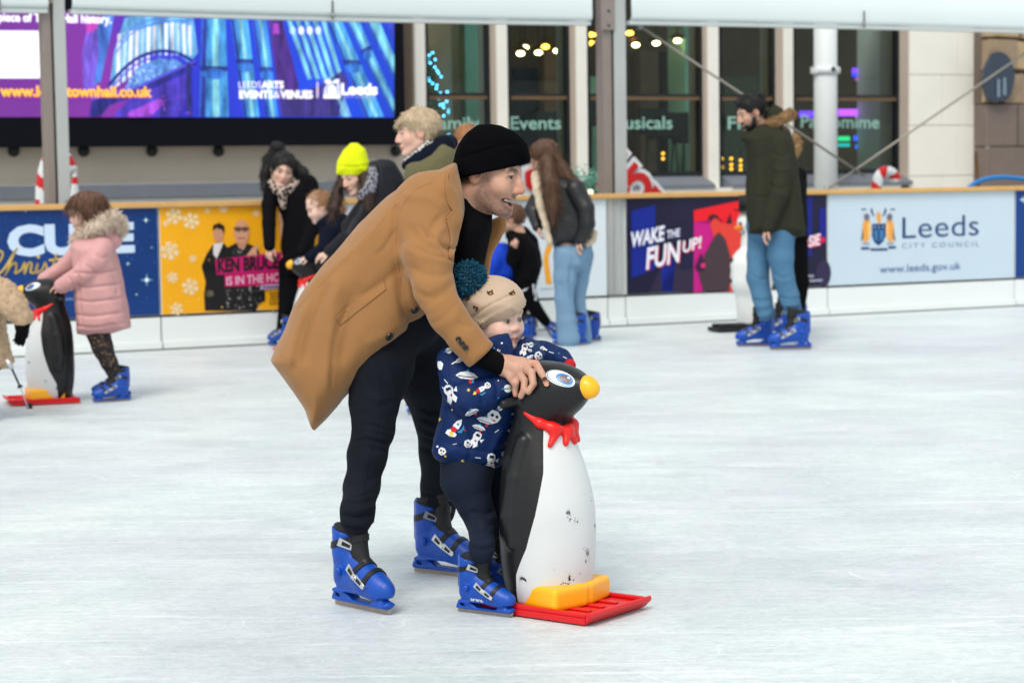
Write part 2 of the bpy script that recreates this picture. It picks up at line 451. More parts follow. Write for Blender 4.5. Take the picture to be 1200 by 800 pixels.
    ad = node(nt, 'ShaderNodeMath', operation='ADD'); nt.links.new(fine, ad.inputs[0]); nt.links.new(s2, ad.inputs[1])
    bp = node(nt, 'ShaderNodeBump', Strength=.35, Distance=.01); nt.links.new(ad.outputs[0], bp.inputs['Height']); nt.links.new(bp.outputs[0], b.inputs['Normal'])
    return m
g = MB(); mI = ice_mat(); mP = mat('paving', (.28, .27, .26), var=.25, vscale=3, bump=.3, bscale=30)
g.add([(-40, -20, -.012), (60, -20, -.012), (60, 120, -.012), (-40, 120, -.012)], [(0, 1, 2, 3)], mP)
tag(g.build('ground'), kind='structure')
g = MB(); off = -.02
g.add([at(-12, 0, off), at(-12, 0, 22), at(20, 0, 22), at(20, 0, off)], [(0, 1, 2, 3)], mI)
tag(g.build('ice'), kind='structure')
# ---- lettering on a plane parallel to the barrier
def letter(mb, txt, u0, v0, u1, v1, off, m, bold=0, shear=0, space=1, ht=None, res=3, thin=.001):
    """text whose baseline runs from pixel (u0,v0) to (u1,v1) on the plane `off`, cap height ht pixels (None: natural)"""
    vs, fs = text_mesh(txt, 1, bold, shear, space, res)
    xs = [v.x for v in vs]; lo, hi = min(xs), max(xs)
    a = PL(u0, v0, off); b = PL(u1, v1, off); ex = (b - a) / (hi - lo)
    if ht is None: ey = UP * ex.length
    else:
        q = PL(u0, v0 - ht, off) - a; ey = UP * (q.length / .73)
    mb.add([a + ex * (v.x - lo) + ey * v.y for v in vs], fs, m)
def shape(mb, pts, off, m):
    """flat printed shape given by its pixel outline, lying on the plane `off`"""
    P = [PL(u, v, off) for u, v in pts]
    n = Vector((0, 0, 0))
    for i in range(len(P)): n += P[i].cross(P[(i + 1) % len(P)])
    if n.dot(N) < 0: P.reverse()
    mb.add(P, tess(P), m)
def circ(u, v, r, n=14, ry=None, a0=0):
    return [(u + r * math.cos(a0 + 2 * math.pi * i / n), v + (ry or r) * math.sin(a0 + 2 * math.pi * i / n)) for i in range(n)]
def stroke(mb, pts, w, off, m):
    for (a, b) in zip(pts, pts[1:]):
        d = Vector((b[0] - a[0], b[1] - a[1])); L = d.length or 1; nx, ny = -d.y / L * w / 2, d.x / L * w / 2
        e = d / L * w * .3
        shape(mb, [(a[0] + nx - e.x, a[1] + ny - e.y), (b[0] + nx + e.x, b[1] + ny + e.y), (b[0] - nx + e.x, b[1] - ny + e.y), (a[0] - nx - e.x, a[1] - ny - e.y)], off, m)
def bez(pts, n=10):
    """smooth path through points (Catmull-Rom)"""
    out = []
    P = [pts[0]] + list(pts) + [pts[-1]]
    for i in range(1, len(P) - 2):
        for k in range(n):
            t = k / n; p0, p1, p2, p3 = P[i - 1:i + 3]
            out.append(tuple(.5 * (2 * p1[j] + (p2[j] - p0[j]) * t + (2 * p0[j] - 5 * p1[j] + 4 * p2[j] - p3[j]) * t * t + (3 * p1[j] - p0[j] - 3 * p2[j] + p3[j]) * t ** 3) for j in range(len(p1))))
    return out + [tuple(pts[-1])]
# ---- barrier sections
m_kick = mat('white_plastic_board', srgb(222, 228, 228), rough=.4, var=.06, vscale=2, spec=.4, bump=.05, bscale=8)
m_pine = mat('pine_rail', srgb(205, 160, 98), rough=.55, var=.2, vscale=5, bump=.15, bscale=50)
m_steel = mat('galvanised_steel', srgb(150, 152, 152), rough=.45, var=.15, vscale=12, metal=.6, bump=.1, bscale=40)
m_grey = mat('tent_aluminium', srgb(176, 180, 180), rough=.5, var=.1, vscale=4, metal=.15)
m_dark = mat('dark_trim', (.03, .032, .035), rough=.6)
bounds = [sz(-150, 300)[0], sz(187, 300)[0], sz(395, 300)[0], sz(598, 300)[0], sz(712, 300)[0], sz(733, 300)[0], sz(970, 300)[0], sz(1189, 300)[0], sz(1420, 300)[0], sz(-620, 300)[0], sz(-150, 300)[0], sz(1420, 300)[0], sz(1700, 300)[0]]
def barrier(i, label, banner_fn, gap=False):
    s0, s1 = bounds[i] + .006, bounds[i + 1] - .006
    r = empty('rink_barrier', at((s0 + s1) / 2, 0, -.06), label, 'barrier', 'barrier sections along the rink edge')
    b = MB()
    b.box(at(s0, .012, .0), E * (s1 - s0), N * -.06, UP * (ZB - .03), m_kick)
    b.box(at(s0, .012, .03), E * (s1 - s0), N * -.03, UP * .055, m_kick)
    b.build('kickboard', r, .004)
    if not gap:
        b = MB(); b.box(at(s0, ZB, -.004), E * (s1 - s0), N * -.05, UP * (ZT - ZB), m_kick); b.build('backing_board', r)
    b = MB(); b.box(at(s0 - .006, ZT, .035), E * (s1 - s0 + .012), N * -.13, UP * (ZR - ZT), m_pine); b.build('top_rail', r, .006)
    b = MB()
    for s in (s0, s1 - .035): b.box(at(s, .3, -.056), E * .035, N * -.035, UP * (ZT - .3), m_steel)
    b.box(at(s0, ZB - .016, .0), E * (s1 - s0), N * -.05, UP * .014, m_dark)
    for k in range(4):
        ss = s0 + (s1 - s0) * (k + .5) / 4; b.sphere(at(ss, ZB - .012, .004), .009, m_steel, 8, 5)
    b.build('edge_frame', r)
    if banner_fn:
        b = MB(); banner_fn(b, s0, s1); b.build('banner', r)
    return r
def base(b, s0, s1, m, off=0.0): b.box(at(s0 + .004, ZB + .003, off), E * (s1 - s0 - .008), N * -.003, UP * (ZT - ZB - .006), m)
O1, O2, O3, O4, O5 = .003, .006, .009, .012, .015
WHT = pm(214, 226, 240); GOLD = pm(214, 178, 84)
def star(b, u, v, r, off, m, n=4, ri=.25):
    shape(b, [(u + (r if k % 2 == 0 else r * ri) * math.cos(math.pi * k / n), v + (r if k % 2 == 0 else r * ri) * math.sin(math.pi * k / n)) for k in range(2 * n)], off, m)
def flake(b, u, v, r, off, m, w=None):
    w = w or r * .2
    for k in range(6):
        a = math.pi * k / 3 + .3; c, s_ = math.cos(a), math.sin(a); stroke(b, [(u, v), (u + r * c, v + r * s_)], w, off, m)
        for q in (.5, .78):
            for t in (-.9, .9):
                stroke(b, [(u + r * q * c, v + r * q * s_), (u + r * q * c + r * .33 * math.cos(a + t), v + r * q * s_ + r * .33 * math.sin(a + t))], w * .8, off, m)
def ban_cube(b, s0, s1):
    base(b, s0, s1, mat('banner_night_blue', srgb(9, 55, 122), rough=.4, var=.45, vscale=1.6))
    letter(b, 'CUBE', 9, 298.5, 158, 293.5, O1, pm(196, 216, 238), bold=.055, ht=34, space=1.02)
    g_ = pm(222, 190, 104)
    P = lambda pts: bez(pts, 6)
    stroke(b, P([(-28, 300), (-14, 292), (2, 295), (1, 304), (-6, 311), (-16, 318), (-12, 324), (2, 318), (14, 300), (20, 291), (15, 300), (8, 318), (6, 322), (12, 312), (18, 308), (19, 314), (18, 320), (25, 316)]), 2.4, O2, g_)
    stroke(b, P([(25, 316), (29, 308), (29, 320), (33, 309), (37, 309), (36, 319), (42, 318), (44, 309), (42, 319), (49, 316), (53, 308), (55, 318), (51, 321), (60, 316), (66, 298), (61, 318), (66, 320), (74, 310), (80, 309), (80, 319), (88, 316), (95, 310), (97, 320), (103, 311), (107, 319), (112, 312), (118, 318), (126, 312), (131, 320)]), 2.4, O2, g_)
    stroke(b, [(58, 305), (72, 303)], 2, O2, g_); shape(b, circ(45, 301, 1.8), O2, g_)
    letter(b, 'icecube', -6, 342, 27, 341, O1, WHT, ht=9); letter(b, 'cube', 60, 341, 95, 340, O1, WHT, ht=9)
    letter(b, 'WWW.MILLENNIUM', -10, 353.5, 44, 352.5, O1, pm(120, 160, 210), ht=3.2); letter(b, 'MARCH', 73, 352, 92, 351.5, O1, pm(140, 180, 224), ht=3.2)
    for (u, v, r) in [(171, 258, 5), (172, 328, 8), (150, 309, 3.4), (30, 248, 2), (140, 252, 2), (178, 290, 2), (160, 345, 2.5), (120, 262, 2)]: star(b, u, v, r, O1, pm(150, 205, 235), 4, .16); shape(b, circ(u, v, r * .3), O2, pm(225, 245, 255))
    rr = random.Random(3)
    for k in range(70): shape(b, circ(rr.uniform(2, 185), rr.uniform(247, 366), rr.uniform(.3, .7), 6), O1, pm(60, 130, 200))
def ban_yellow(b, s0, s1):
    base(b, s0, s1, mat('banner_amber', srgb(236, 168, 22), rough=.4, var=.16, vscale=2.5))
    rr = random.Random(5); fl = pm(244, 226, 182)
    for (u, v, r) in [(204, 253, 9), (224, 259, 9), (199, 294, 10), (223, 336, 9), (202, 325, 6), (262, 244, 5), (207, 368, 7), (243, 247, 3), (194, 262, 3.5), (226, 303, 4), (300, 250, 4), (246, 344, 4)]: flake(b, u, min(v, 362), r, O1, fl)
    for k in range(46): shape(b, circ(rr.uniform(190, 345), rr.uniform(243, 360), rr.uniform(.4, 1.3), 7), O1, pm(246, 204, 92))
    blk = pm(24, 24, 27); skin = pm(196, 142, 112)
    # man in a dark suit, arms folded
    shape(b, [(250, 286), (262, 284), (268, 292), (272, 310), (267, 330), (266, 364), (240, 364), (239, 345), (241, 330), (236, 312), (242, 298)], O1, blk)
    shape(b, [(250, 286), (262, 284), (254, 303), (250, 298)], O2, pm(214, 210, 210)); shape(b, circ(256, 275, 6, 14, 9), O2, skin)
    shape(b, [(249, 271), (250, 264), (257, 261), (263, 265), (263, 274), (260, 269), (253, 267)], O3, pm(40, 28, 24))
    shape(b, [(238, 309), (258, 312), (266, 316), (264, 320), (240, 316)], O3, pm(14, 14, 16))
    # man in a patterned shirt and glasses
    shape(b, [(263, 292), (276, 285), (290, 285), (302, 291), (309, 312), (311, 352), (303, 356), (300, 364), (262, 364), (259, 340), (266, 315)], O2, blk)
    for k in range(150):
        u = rr.uniform(264, 306); v = rr.uniform(290, 363)
        if abs(u - 284) < 9 + (v - 286) * .5: a = rr.uniform(0, 3); star(b, u, v, rr.uniform(.8, 1.9), O3, pm(*rr.choice([(190, 188, 186), (120, 118, 120), (88, 86, 88)])), 3, .4)
    shape(b, circ(283, 272, 9, 16, 14), O3, pm(208, 152, 124)); shape(b, [(277, 284), (290, 284), (286, 292), (280, 291)], O3, pm(190, 134, 108))
    for u in (279, 287): shape(b, circ(u, 268.5, 3.7, 10, 2.8), O4, pm(36, 30, 30)); shape(b, circ(u, 268.7, 2.6, 10, 1.8), O5, pm(120, 86, 74))
    stroke(b, [(274, 267.5), (292, 267.5)], 1.2, O4, pm(30, 26, 28)); stroke(b, [(279, 279), (287, 279)], 1, O4, pm(140, 80, 70))
    shape(b, [(289, 299), (296, 290), (303, 287), (301, 294), (301, 300), (293, 302)], O4, pm(212, 158, 130))
    # pink strap lines
    shape(b, [(252, 304), (331, 295), (331, 318), (254, 322)], O4, pm(196, 22, 110)); shape(b, [(263, 321), (340, 317), (340, 333), (264, 336)], O4, pm(190, 16, 92))
    letter(b, 'KEN BRUCE', 255, 319, 327, 314, O5, blk, bold=.045, ht=15.5); letter(b, 'IS IN THE HOUSE', 265.5, 334.3, 346, 328, O5, pm(226, 186, 214), bold=.012, ht=10.5)
    shape(b, [(305, 334), (335, 332), (335, 337.5), (305, 339.5)], O4, pm(180, 160, 200)); letter(b, 'Weekdays', 307, 338, 330, 336.6, O5, pm(56, 30, 80), bold=.02, ht=3.2)
    for k in range(4): letter(b, ['BAUER', 'GREATEST', 'HITS', 'RADIO'][k], 316, 345 + k * 4, 330, 344.4 + k * 4, O2, pm(92, 66, 10), bold=.03, ht=2.6)
def ban_plain(b, s0, s1): base(b, s0, s1, pm(206, 218, 226))
def ban_ribbon(b, s0, s1):
    base(b, s0, s1, pm(212, 222, 230))
    o = pm(240, 164, 28)
    shape(b, [(641, 287), (648, 287), (643, 300), (643, 308), (647, 333), (640, 333), (637, 306), (638, 297)], O1, o)
    for (u, v) in [(642, 285), (645, 300)]: pass
    stroke(b, [(634, 339), (648, 338)], 1.6, O1, pm(170, 180, 186)); stroke(b, [(604, 345), (622, 344)], 1.2, O1, pm(180, 190, 196))
def ban_wake(b, s0, s1):
    base(b, s0, s1, mat('banner_deep_navy', srgb(22, 18, 52), rough=.4, var=.4, vscale=2.0))
    shape(b, [(740, 247), (768, 240), (768, 315), (740, 326)], O1, pm(10, 34, 140))
    shape(b, [(774, 308), (792, 304), (788, 342), (776, 342)], O1, pm(12, 36, 144))
    shape(b, [(760, 342), (772, 318), (800, 300), (850, 300), (860, 342)], O1, pm(44, 34, 62))
    shape(b, [(813, 246.5), (876, 233), (872, 262), (813, 262)], O2, pm(232, 18, 34)); shape(b, [(813, 260), (846, 256), (846, 322), (822, 342), (813, 343)], O2, pm(196, 14, 130))
    shape(b, [(832, 262), (838, 254), (846, 262), (872, 258), (872, 342), (850, 342), (842, 300)], O3, pm(222, 60, 48))
    shape(b, [(826, 298), (838, 276), (843, 272), (850, 280), (856, 300), (855, 341), (824, 341), (819, 322)], O4, pm(66, 50, 58))
    shape(b, [(829, 256), (834, 251), (841, 252), (843, 258), (838, 255), (832, 258)], O4, pm(60, 24, 34)); shape(b, [(851, 262), (856, 250), (858, 262)], O4, pm(50, 20, 30))
    shape(b, [(815, 312), (822, 296), (826, 312), (824, 318), (817, 318)], O5, pm(44, 20, 56)); shape(b, circ(824, 311, 3), O5 + .002, pm(220, 30, 120))
    shape(b, [(798, 298), (813, 296), (813, 314), (797, 316)], O2, pm(20, 20, 60))
    for dx, c in ((1.0, pm(236, 60, 90)), (0, pm(232, 234, 246))):
        o = O4 if dx else O5
        letter(b, 'WAKE', 739.5 + dx, 289.5 + dx, 779 + dx, 281 + dx, o, c if not dx else pm(60, 70, 150), bold=.035, shear=.12, ht=17.5)
        letter(b, 'THE', 781.5 + dx, 279.5 + dx, 797 + dx, 276.5 + dx, o, c if not dx else pm(60, 70, 150), bold=.02, shear=.1, ht=9.5)
        letter(b, 'FUN', 757 + dx, 315 + dx, 797.5 + dx, 305.5 + dx, o, c, bold=.03, shear=.12, ht=25)
        letter(b, 'UP!', 800 + dx, 296 + dx, 822 + dx, 290 + dx, o, c, bold=.025, shear=.1, ht=14)
    shape(b, [(930, 231), (952, 231), (952, 300), (930, 304)], O1, pm(14, 24, 120)); shape(b, [(960, 245), (968, 243), (968, 284), (960, 288)], O1, pm(12, 22, 130)); shape(b, circ(965, 320, 9, 14, 16), O1, pm(44, 34, 70))
    for dx, c in ((1.0, pm(236, 60, 90)), (0, pm(236, 220, 232))):
        letter(b, 'ROSIE', 932 + dx, 293 + dx, 961.5 + dx, 286 + dx, O4 if dx else O5, c, bold=.03, shear=.1, ht=13)
    star(b, 964, 281, 4, O4, pm(228, 20, 40), 6, .6)
    shape(b, [(937.5, 317), (945, 316), (943, 332), (939.5, 332.5)], O2, pm(214, 220, 232))
    letter(b, 'TLF', 947, 325, 954, 324.6, O2, pm(200, 205, 225), bold=.03, ht=2.8); letter(b, 'YOUR WAY', 947, 330.5, 964, 329.6, O2, pm(200, 205, 225), bold=.03, ht=2.8)
def ban_leeds(b, s0, s1):
    base(b, s0, s1, pm(190, 207, 220)); nv = pm(10, 58, 112); og = pm(226, 158, 70); dk = pm(62, 66, 96)
    # coat of arms: two owls on plinths, shield between, crest owl above
    for sx, u0 in ((1, 1015.5), (-1, 1043)):
        q = lambda pts: [(u0 + sx * a, v) for a, v in pts]
        shape(b, q([(-3.5, 260), (0, 256.5), (4, 259), (5.5, 268), (4, 277), (1, 283), (-3, 284), (-5, 278), (-5, 268)]), O1, og)
        shape(b, q([(-4, 268), (-6, 280), (-7, 284), (-3.6, 278)]), O2, dk); shape(b, q([(-3, 252), (0, 250), (3.6, 252), (3.4, 257), (0, 259), (-2.6, 257)]), O2, pm(110, 104, 120))
        shape(b, q([(1, 262), (4.6, 262), (4.6, 274), (2, 280)]), O2, pm(236, 190, 120)); shape(b, q([(-6, 244.6), (-1, 244.6), (0, 246.2), (-6, 246.2)]), O1, dk)
        shape(b, q([(-4, 284), (3, 284), (4, 287), (-5, 287)]), O1, pm(150, 160, 182))
        shape(b, [(1029.5 - sx * 8, 243), (1029.5 - sx * 9.6, 247), (1029.5 - sx * 6.5, 253), (1029.5 - sx * 4.6, 254), (1029.5 - sx * 6, 250)], O1, nv)
    shape(b, [(1022, 262.5), (1038, 262), (1038, 276), (1035, 283), (1029.8, 288), (1024.5, 284), (1022, 277)], O1, nv)
    shape(b, [(1024, 270), (1030, 269), (1036, 270), (1035, 279), (1030, 285), (1025, 280)], O2, pm(66, 118, 170)); shape(b, [(1028.6, 270), (1031, 270), (1031, 284), (1028.8, 284)], O3, nv)
    for u in (1025, 1030, 1035): star(b, u, 266, 1.5, O2, pm(160, 190, 215), 5, .45)
    shape(b, [(1027, 252), (1029.5, 247), (1033, 252), (1032.6, 260), (1030, 263), (1028, 259)], O1, og)
    for u0, u1, v in ((1009, 1019, 291.4), (1020, 1040, 292.7), (1041, 1050, 290.3)): shape(b, [(u0, v - 1.6), (u1, v - 1.9), (u1, v + .9), (u0, v + 1.2)], O1, nv)
    letter(b, 'Leeds', 1057.5, 279.5, 1147, 275.5, O1, nv, ht=26.5, bold=-.004, space=1.02, res=5)
    letter(b, 'CITY COUNCIL', 1057, 291, 1147.5, 288.5, O1, pm(108, 130, 172), ht=6.2, space=1.45)
    letter(b, 'www.leeds.gov.uk', 1031, 320, 1126, 315.5, O1, pm(58, 96, 150), ht=9.5, bold=.004)
def ban_blue(b, s0, s1):
    base(b, s0, s1, pm(10, 58, 128)); star(b, 1199, 234, 5, O1, pm(200, 225, 240)); letter(b, 'ICE', 1215, 298, 1300, 294, O1, pm(196, 216, 238), bold=.05, ht=34)
barrier(0, 'rink barrier with the night blue CUBE Christmas banner', ban_cube)
barrier(1, 'rink barrier with the amber snowflake banner showing two men', ban_yellow)
barrier(2, 'rink barrier with a plain white banner, mostly hidden behind the camel coat', ban_plain)
barrier(3, 'rink barrier with a white banner and an orange ribbon stripe behind the blue jeans', ban_ribbon)
r = barrier(4, 'narrow rink barrier section of bare steel uprights in front of the tent post', None, True)
barrier(9, 'rink barrier with a plain pale banner beyond the left edge of the photo', ban_plain)
barrier(11, 'rink barrier with a plain pale banner beyond the right edge of the photo', ban_plain)
b = MB(); mcl, nt_, bb_ = newmat('clear_polycarbonate'); bb_.inputs['Base Color'].default_value = (.85, .9, .9, 1); bb_.inputs['Alpha'].default_value = .22; bb_.inputs['Roughness'].default_value = .15
b.box(at(bounds[4] + .01, ZB, -.01), E * (bounds[5] - bounds[4] - .02), N * -.006, UP * (ZT - ZB), mcl); b.build('clear_pane', r)
barrier(5, 'rink barrier with the navy and red banner reading WAKE THE FUN UP', ban_wake)
barrier(6, 'rink barrier with the pale Leeds City Council banner', ban_leeds)
barrier(7, 'rink barrier with a plain blue banner at the right edge of the photo', ban_blue)
m_wood = mat('worn_wood', srgb(128, 84, 52), var=.3, vscale=9)
for u0, u1, lab in ((606, 632, 'brown wooden plank at the foot of the white barrier left of the pale jeans'), (690, 706, 'short brown wooden plank at the foot of the white barrier right of the pale jeans')):
    p, q = PL(u0, 385, .06), PL(u1, 384, .06); s0 = (p - A0).dot(E); s1 = (q - A0).dot(E); b = MB()
    b.box(at(s0, .03, .034), E * (s1 - s0), N * -.032, UP * .06, m_wood); tag(b.build('kick_plank', None, .004), lab, 'plank', 'wooden planks along the barrier foot')
# ---- marquee: posts, eave beam with valance, bracing cables
TO = -.32
def post(u0, u1, label, top):
    s0 = sz(u0, 200, TO)[0]; s1 = sz(u1, 200, TO)[0]; wd = (s1 - s0)
    r = empty('tent_post', at((s0 + s1) / 2, 0, TO - .08), label, 'tent post', 'marquee posts behind the barrier')
    b = MB(); d = .16
    mid = s0 + wd * .46
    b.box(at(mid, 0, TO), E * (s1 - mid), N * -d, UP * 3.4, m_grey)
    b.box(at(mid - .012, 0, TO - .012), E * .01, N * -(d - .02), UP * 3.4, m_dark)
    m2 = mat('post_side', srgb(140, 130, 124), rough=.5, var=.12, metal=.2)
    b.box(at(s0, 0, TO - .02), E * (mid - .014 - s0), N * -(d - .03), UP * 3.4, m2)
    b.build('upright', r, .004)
    b = MB(); z = sz((u0 + u1) / 2, top, TO)[1]
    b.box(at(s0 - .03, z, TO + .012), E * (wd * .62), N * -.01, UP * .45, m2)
    for k in range(3): b.sphere(at(s0 + .04, z + .04 + .12 * k, TO + .014), .012, m_dark, 8, 5)
    b.build('bracket', r, .006)
    b = MB(); b.box(at(s0 - .06, -.01, TO + .06), E * (wd + .12), N * -.3, UP * .02, m_steel); b.build('base_plate', r)
    return r
post(56, 82, 'grey aluminium tent post in front of the LED screen', 5)
post(709.5, 735, 'grey aluminium tent post beside the WAKE THE FUN UP banner', 36)
m_val = mat('white_pvc_fabric', srgb(226, 236, 238), rough=.5, var=.04, vscale=1.2, spec=.3)
m_eave = mat('eave_profile', srgb(206, 214, 214), rough=.45, var=.05, metal=.2)
def valance(u0, u1, vb0, vb1, label, sag=0):
    r = empty('tent_valance', PL((u0 + u1) / 2, vb0, TO), label, 'valance', 'white marquee valances under the eave')
    n = 16; vs = []; b = MB()
    for i in range(n + 1):
        t = i / n; u = u0 + (u1 - u0) * t; v = vb0 + (vb1 - vb0) * t + sag * math.sin(t * 3.14)
        s, z = sz(u, v, TO); vs.append((s, z))
    for k, (dz, of) in enumerate([(0, .03), (.1, .045), (.5, .03), (.9, 0)]): pass
    rows = [(0, .03), (.03, .05), (.25, .045), (.9, .0)]
    P = [at(s, z + dz, TO + of) for dz, of in rows for s, z in vs] + [at(s, z + dz, TO + of - .006) for dz, of in rows for s, z in vs]
    m1 = n + 1; o = m1 * len(rows)
    fs = [(j * m1 + i, j * m1 + i + 1, (j + 1) * m1 + i + 1, (j + 1) * m1 + i) for j in range(len(rows) - 1) for i in range(n)]
    fs += [tuple(x + o for x in f[::-1]) for f in fs] + [(i + 1, i, i + o, i + o + 1) for i in range(n)]
    b.add(P, fs, m_val, True); b.build('fabric', r)
    b = MB(); s0, z0 = vs[0]; s1, z1 = vs[-1]; zz = min(z0, z1)
    for i in range(n):
        (sa, za), (sb, zb) = vs[i], vs[i + 1]
        b.hexa([at(sa, za - .035, TO + .02), at(sb, zb - .035, TO + .02), at(sb, zb - .035, TO - .08), at(sa, za - .035, TO - .08), at(sa, za - .003, TO + .02), at(sb, zb - .003, TO + .02), at(sb, zb - .003, TO - .08), at(sa, za - .003, TO - .08)], m_eave)
    b.build('eave_beam', r)
    b = MB(); s, z = vs[n // 2]; b.tube([at(s, z + .12, TO + .056), at(s, z - .03, TO + .056)], .006, m_dark, 6); b.sphere(at(s, z + .0, TO + .056), .018, m_steel, 8, 6); b.build('strap_loop', r)
    return r
valance(-60, 55, 8, 10, 'short white tent valance left of the first tent post')
valance(83, 691, 10.5, 25, 'long white tent valance between the two tent posts', 1.5)
valance(737, 1280, 24, 37, 'white tent valance right of the second tent post', -1)
m_cab = mat('cable_steel', srgb(150, 144, 136), rough=.5, metal=.3)
def cable(p, q, o1, o2, label):
    a = PL(*p, o1); c = PL(*q, o2); b = MB(); b.tube([a, c], .011, m_cab, 8); b.sphere(a, .03, m_steel, 8, 6)
    tag(b.build('bracing_cable'), label, 'cable', 'bracing cables of the marquee')
cable((750, 31), (1014, 207), TO - .1, TO - .1, 'steel bracing cable running down from the second tent post past the parka man')
cable((969, 222), (1230, 43), TO - .14, TO - .14, 'steel bracing cable rising to the right across the pale stone wall')
# ================================================================== BUILDING behind the rink
BO = -5.0
m_stone = mat('pale_portland_stone', srgb(232, 230, 223), rough=.8, var=.08, vscale=2.2, bump=.25, bscale=25)
m_stone2 = mat('weathered_stone', srgb(206, 194, 180), rough=.85, var=.16, vscale=1.6, bump=.3, bscale=20)
m_slate = mat('slate_sill', srgb(112, 118, 128), rough=.6, var=.15, vscale=4, bump=.1)
m_shaded = mat('stone_shaded_side', srgb(196, 182, 170), rough=.85, var=.12, vscale=3, bump=.2)  # same stone, with the shade of the side faces put into its colour
m_frame = mat('black_window_frame', (.012, .016, .02), rough=.4)
bld = empty('civic_building', PL(600, 300, BO - 1) * 1.0, 'pale stone civic building with tall dark windows behind the marquee', 'building')
bld.location.z = 0
def bz(u, v, off=0): return sz(u, v, BO + off)
def slab(b, u0, u1, z0, z1, off, th, m):
    s0, s1 = bz(u0, 150, off)[0], bz(u1, 150, off)[0]
    b.box(at(s0, z0, BO + off), E * (s1 - s0), N * -th, UP * (z1 - z0), m)
Z = lambda v, u=600, off=0: bz(u, v, off)[1]
ZTOP = 4.2
zs = Z(213, 300); zl = Z(230, 300); zsill = Z(207, 760); ztext = Z(150, 620)
b = MB()
slab(b, -400, 474, zs, ZTOP, 0, .4, m_stone2)                       # wall behind the screen
slab(b, -400, 1056, -.0, zl, .10, .5, m_stone)                      # plinth
b.build('wall', bld)
b = MB(); slab(b, -400, 500, zl + .003, zs - .003, .16, .5, m_slate); b.build('stone_ledge', bld, .01)
wins = [(500, 575, 'Family', 505, 562), (596, 668, 'Events', 598.5, 657.5), (689, 723, None, 0, 0), (723.6, 823, 'Musicals', 716, 788), (843, 908, 'Film', 853, 893), (929, 978, None, 0, 0), (978.5, 1053, 'Pantomime', 938.5, 1030.5)]
m_glass, nt, bb = newmat('window_glass')
for n_ in list(nt.nodes): nt.nodes.remove(n_)
o_ = nt.nodes.new('ShaderNodeOutputMaterial'); tr = node(nt, 'ShaderNodeBsdfTransparent'); tr.inputs[0].default_value = (.80, .90, .87, 1); gl = node(nt, 'ShaderNodeBsdfGlossy'); gl.inputs['Roughness'].default_value = .03
fr = node(nt, 'ShaderNodeFresnel', IOR=1.28); mxs = node(nt, 'ShaderNodeMixShader'); nt.links.new(fr.outputs[0], mxs.inputs[0]); nt.links.new(tr.outputs[0], mxs.inputs[1]); nt.links.new(gl.outputs[0], mxs.inputs[2]); nt.links.new(mxs.outputs[0], o_.inputs[0])
m_mint = mat('mint_lettering', srgb(150, 196, 184), rough=.5, var=.04)
GO = -.16
for (u0, u1, txt, t0, t1) in wins:
    wn = empty('window', at((bz(u0, 150, GO)[0] + bz(u1, 150, GO)[0]) / 2, zsill, BO + GO)); wn.parent = bld; wn.location = wn.location - bld.location
    s0, s1 = bz(u0, 150, GO)[0], bz(u1, 150, GO)[0]; zt = 3.9; zb = zsill
    b = MB(); f = .05
    b.box(at(s1 - f, zb, BO + GO + .03), E * f, N * -.08, UP * (zt - zb), m_frame); b.box(at(s0, zb, BO + GO + .03), E * .02, N * -.08, UP * (zt - zb), m_frame)
    b.box(at(s0 + .022, zb, BO + GO + .03), E * (s1 - s0 - f - .024), N * -.08, UP * .05, m_frame)
    zt2 = Z(117, 640, GO); b.box(at(s0 + .022, zt2, BO + GO + .03), E * (s1 - s0 - f - .024), N * -.08, UP * .035, mat('bronze_rail', srgb(120, 96, 70), rough=.4, metal=.4)); b.box(at(s0 + .022, zt2 + .037, BO + GO + .03), E * (s1 - s0 - f - .024), N * -.08, UP * .03, m_frame)
    b.build('frame', wn)
    b = MB(); b.box(at(s0, zb, BO + GO - .02), E * (s1 - s0), N * -.006, UP * (zt - zb), m_glass)
    if txt and txt != 'Pantomime' and txt != 'Musicals':
        letter(b, txt, t0, 151.5, t1, 151.5 - (t1 - t0) * .004, BO + GO + .035, m_mint, bold=.012, ht=15.5)
    elif txt == 'Pantomime':
        letter(b, txt, t0, 149.5, t1, 150.5, BO + GO + .035, m_mint, bold=.012, ht=15.5)
    elif txt == 'Musicals':
        letter(b, txt, t0, 151, t1, 151, BO + GO + .035, m_mint, bold=.012, ht=15.5)
    b.build('pane', wn)
    b = MB(); zq = zsill
    b.hexa([at(s0, zq - .14, BO + .12), at(s1, zq - .14, BO + .12), at(s1, zq - .14, BO + GO), at(s0, zq - .14, BO + GO), at(s0, zq - .1, BO + .12), at(s1, zq - .1, BO + .12), at(s1, zq - .002, BO + GO + .02), at(s0, zq - .002, BO + GO + .02)], m_slate)
    b.build('sill', wn)
def front_off(u0, um):
    """how far the front of a pier stands out so that its side shows between u0 (at the glass) and um"""
    s = bz(u0, 150, GO)[0]; lo, hi = GO, 2.0
    for _ in range(40):
        f = (lo + hi) / 2; u = proj([at(s, 2, BO + f)])[0][0]
        if u < um: lo = f
        else: hi = f
    return s, f
def mullion(u0, um, u1):
    s0, f = front_off(u0, um); s1 = bz(u1, 150, f)[0]; b = MB(); b.box(at(s0, zl + .002, BO + f), E * (s1 - s0), N * -(f - GO + .3), UP * (ZTOP - zl), m_stone)
    b.box(at(s0 - .012, zl + .002, BO + f - .012), E * .01, N * -(f - GO + .25), UP * (ZTOP - zl), m_shaded)  # thin side face in the stone colour darkened for shade
    b.build('mullion', bld, .008)
s0, f = front_off(1053, 1066); s1 = bz(1155, 150, f)[0]; b = MB(); k = 0; z = 0
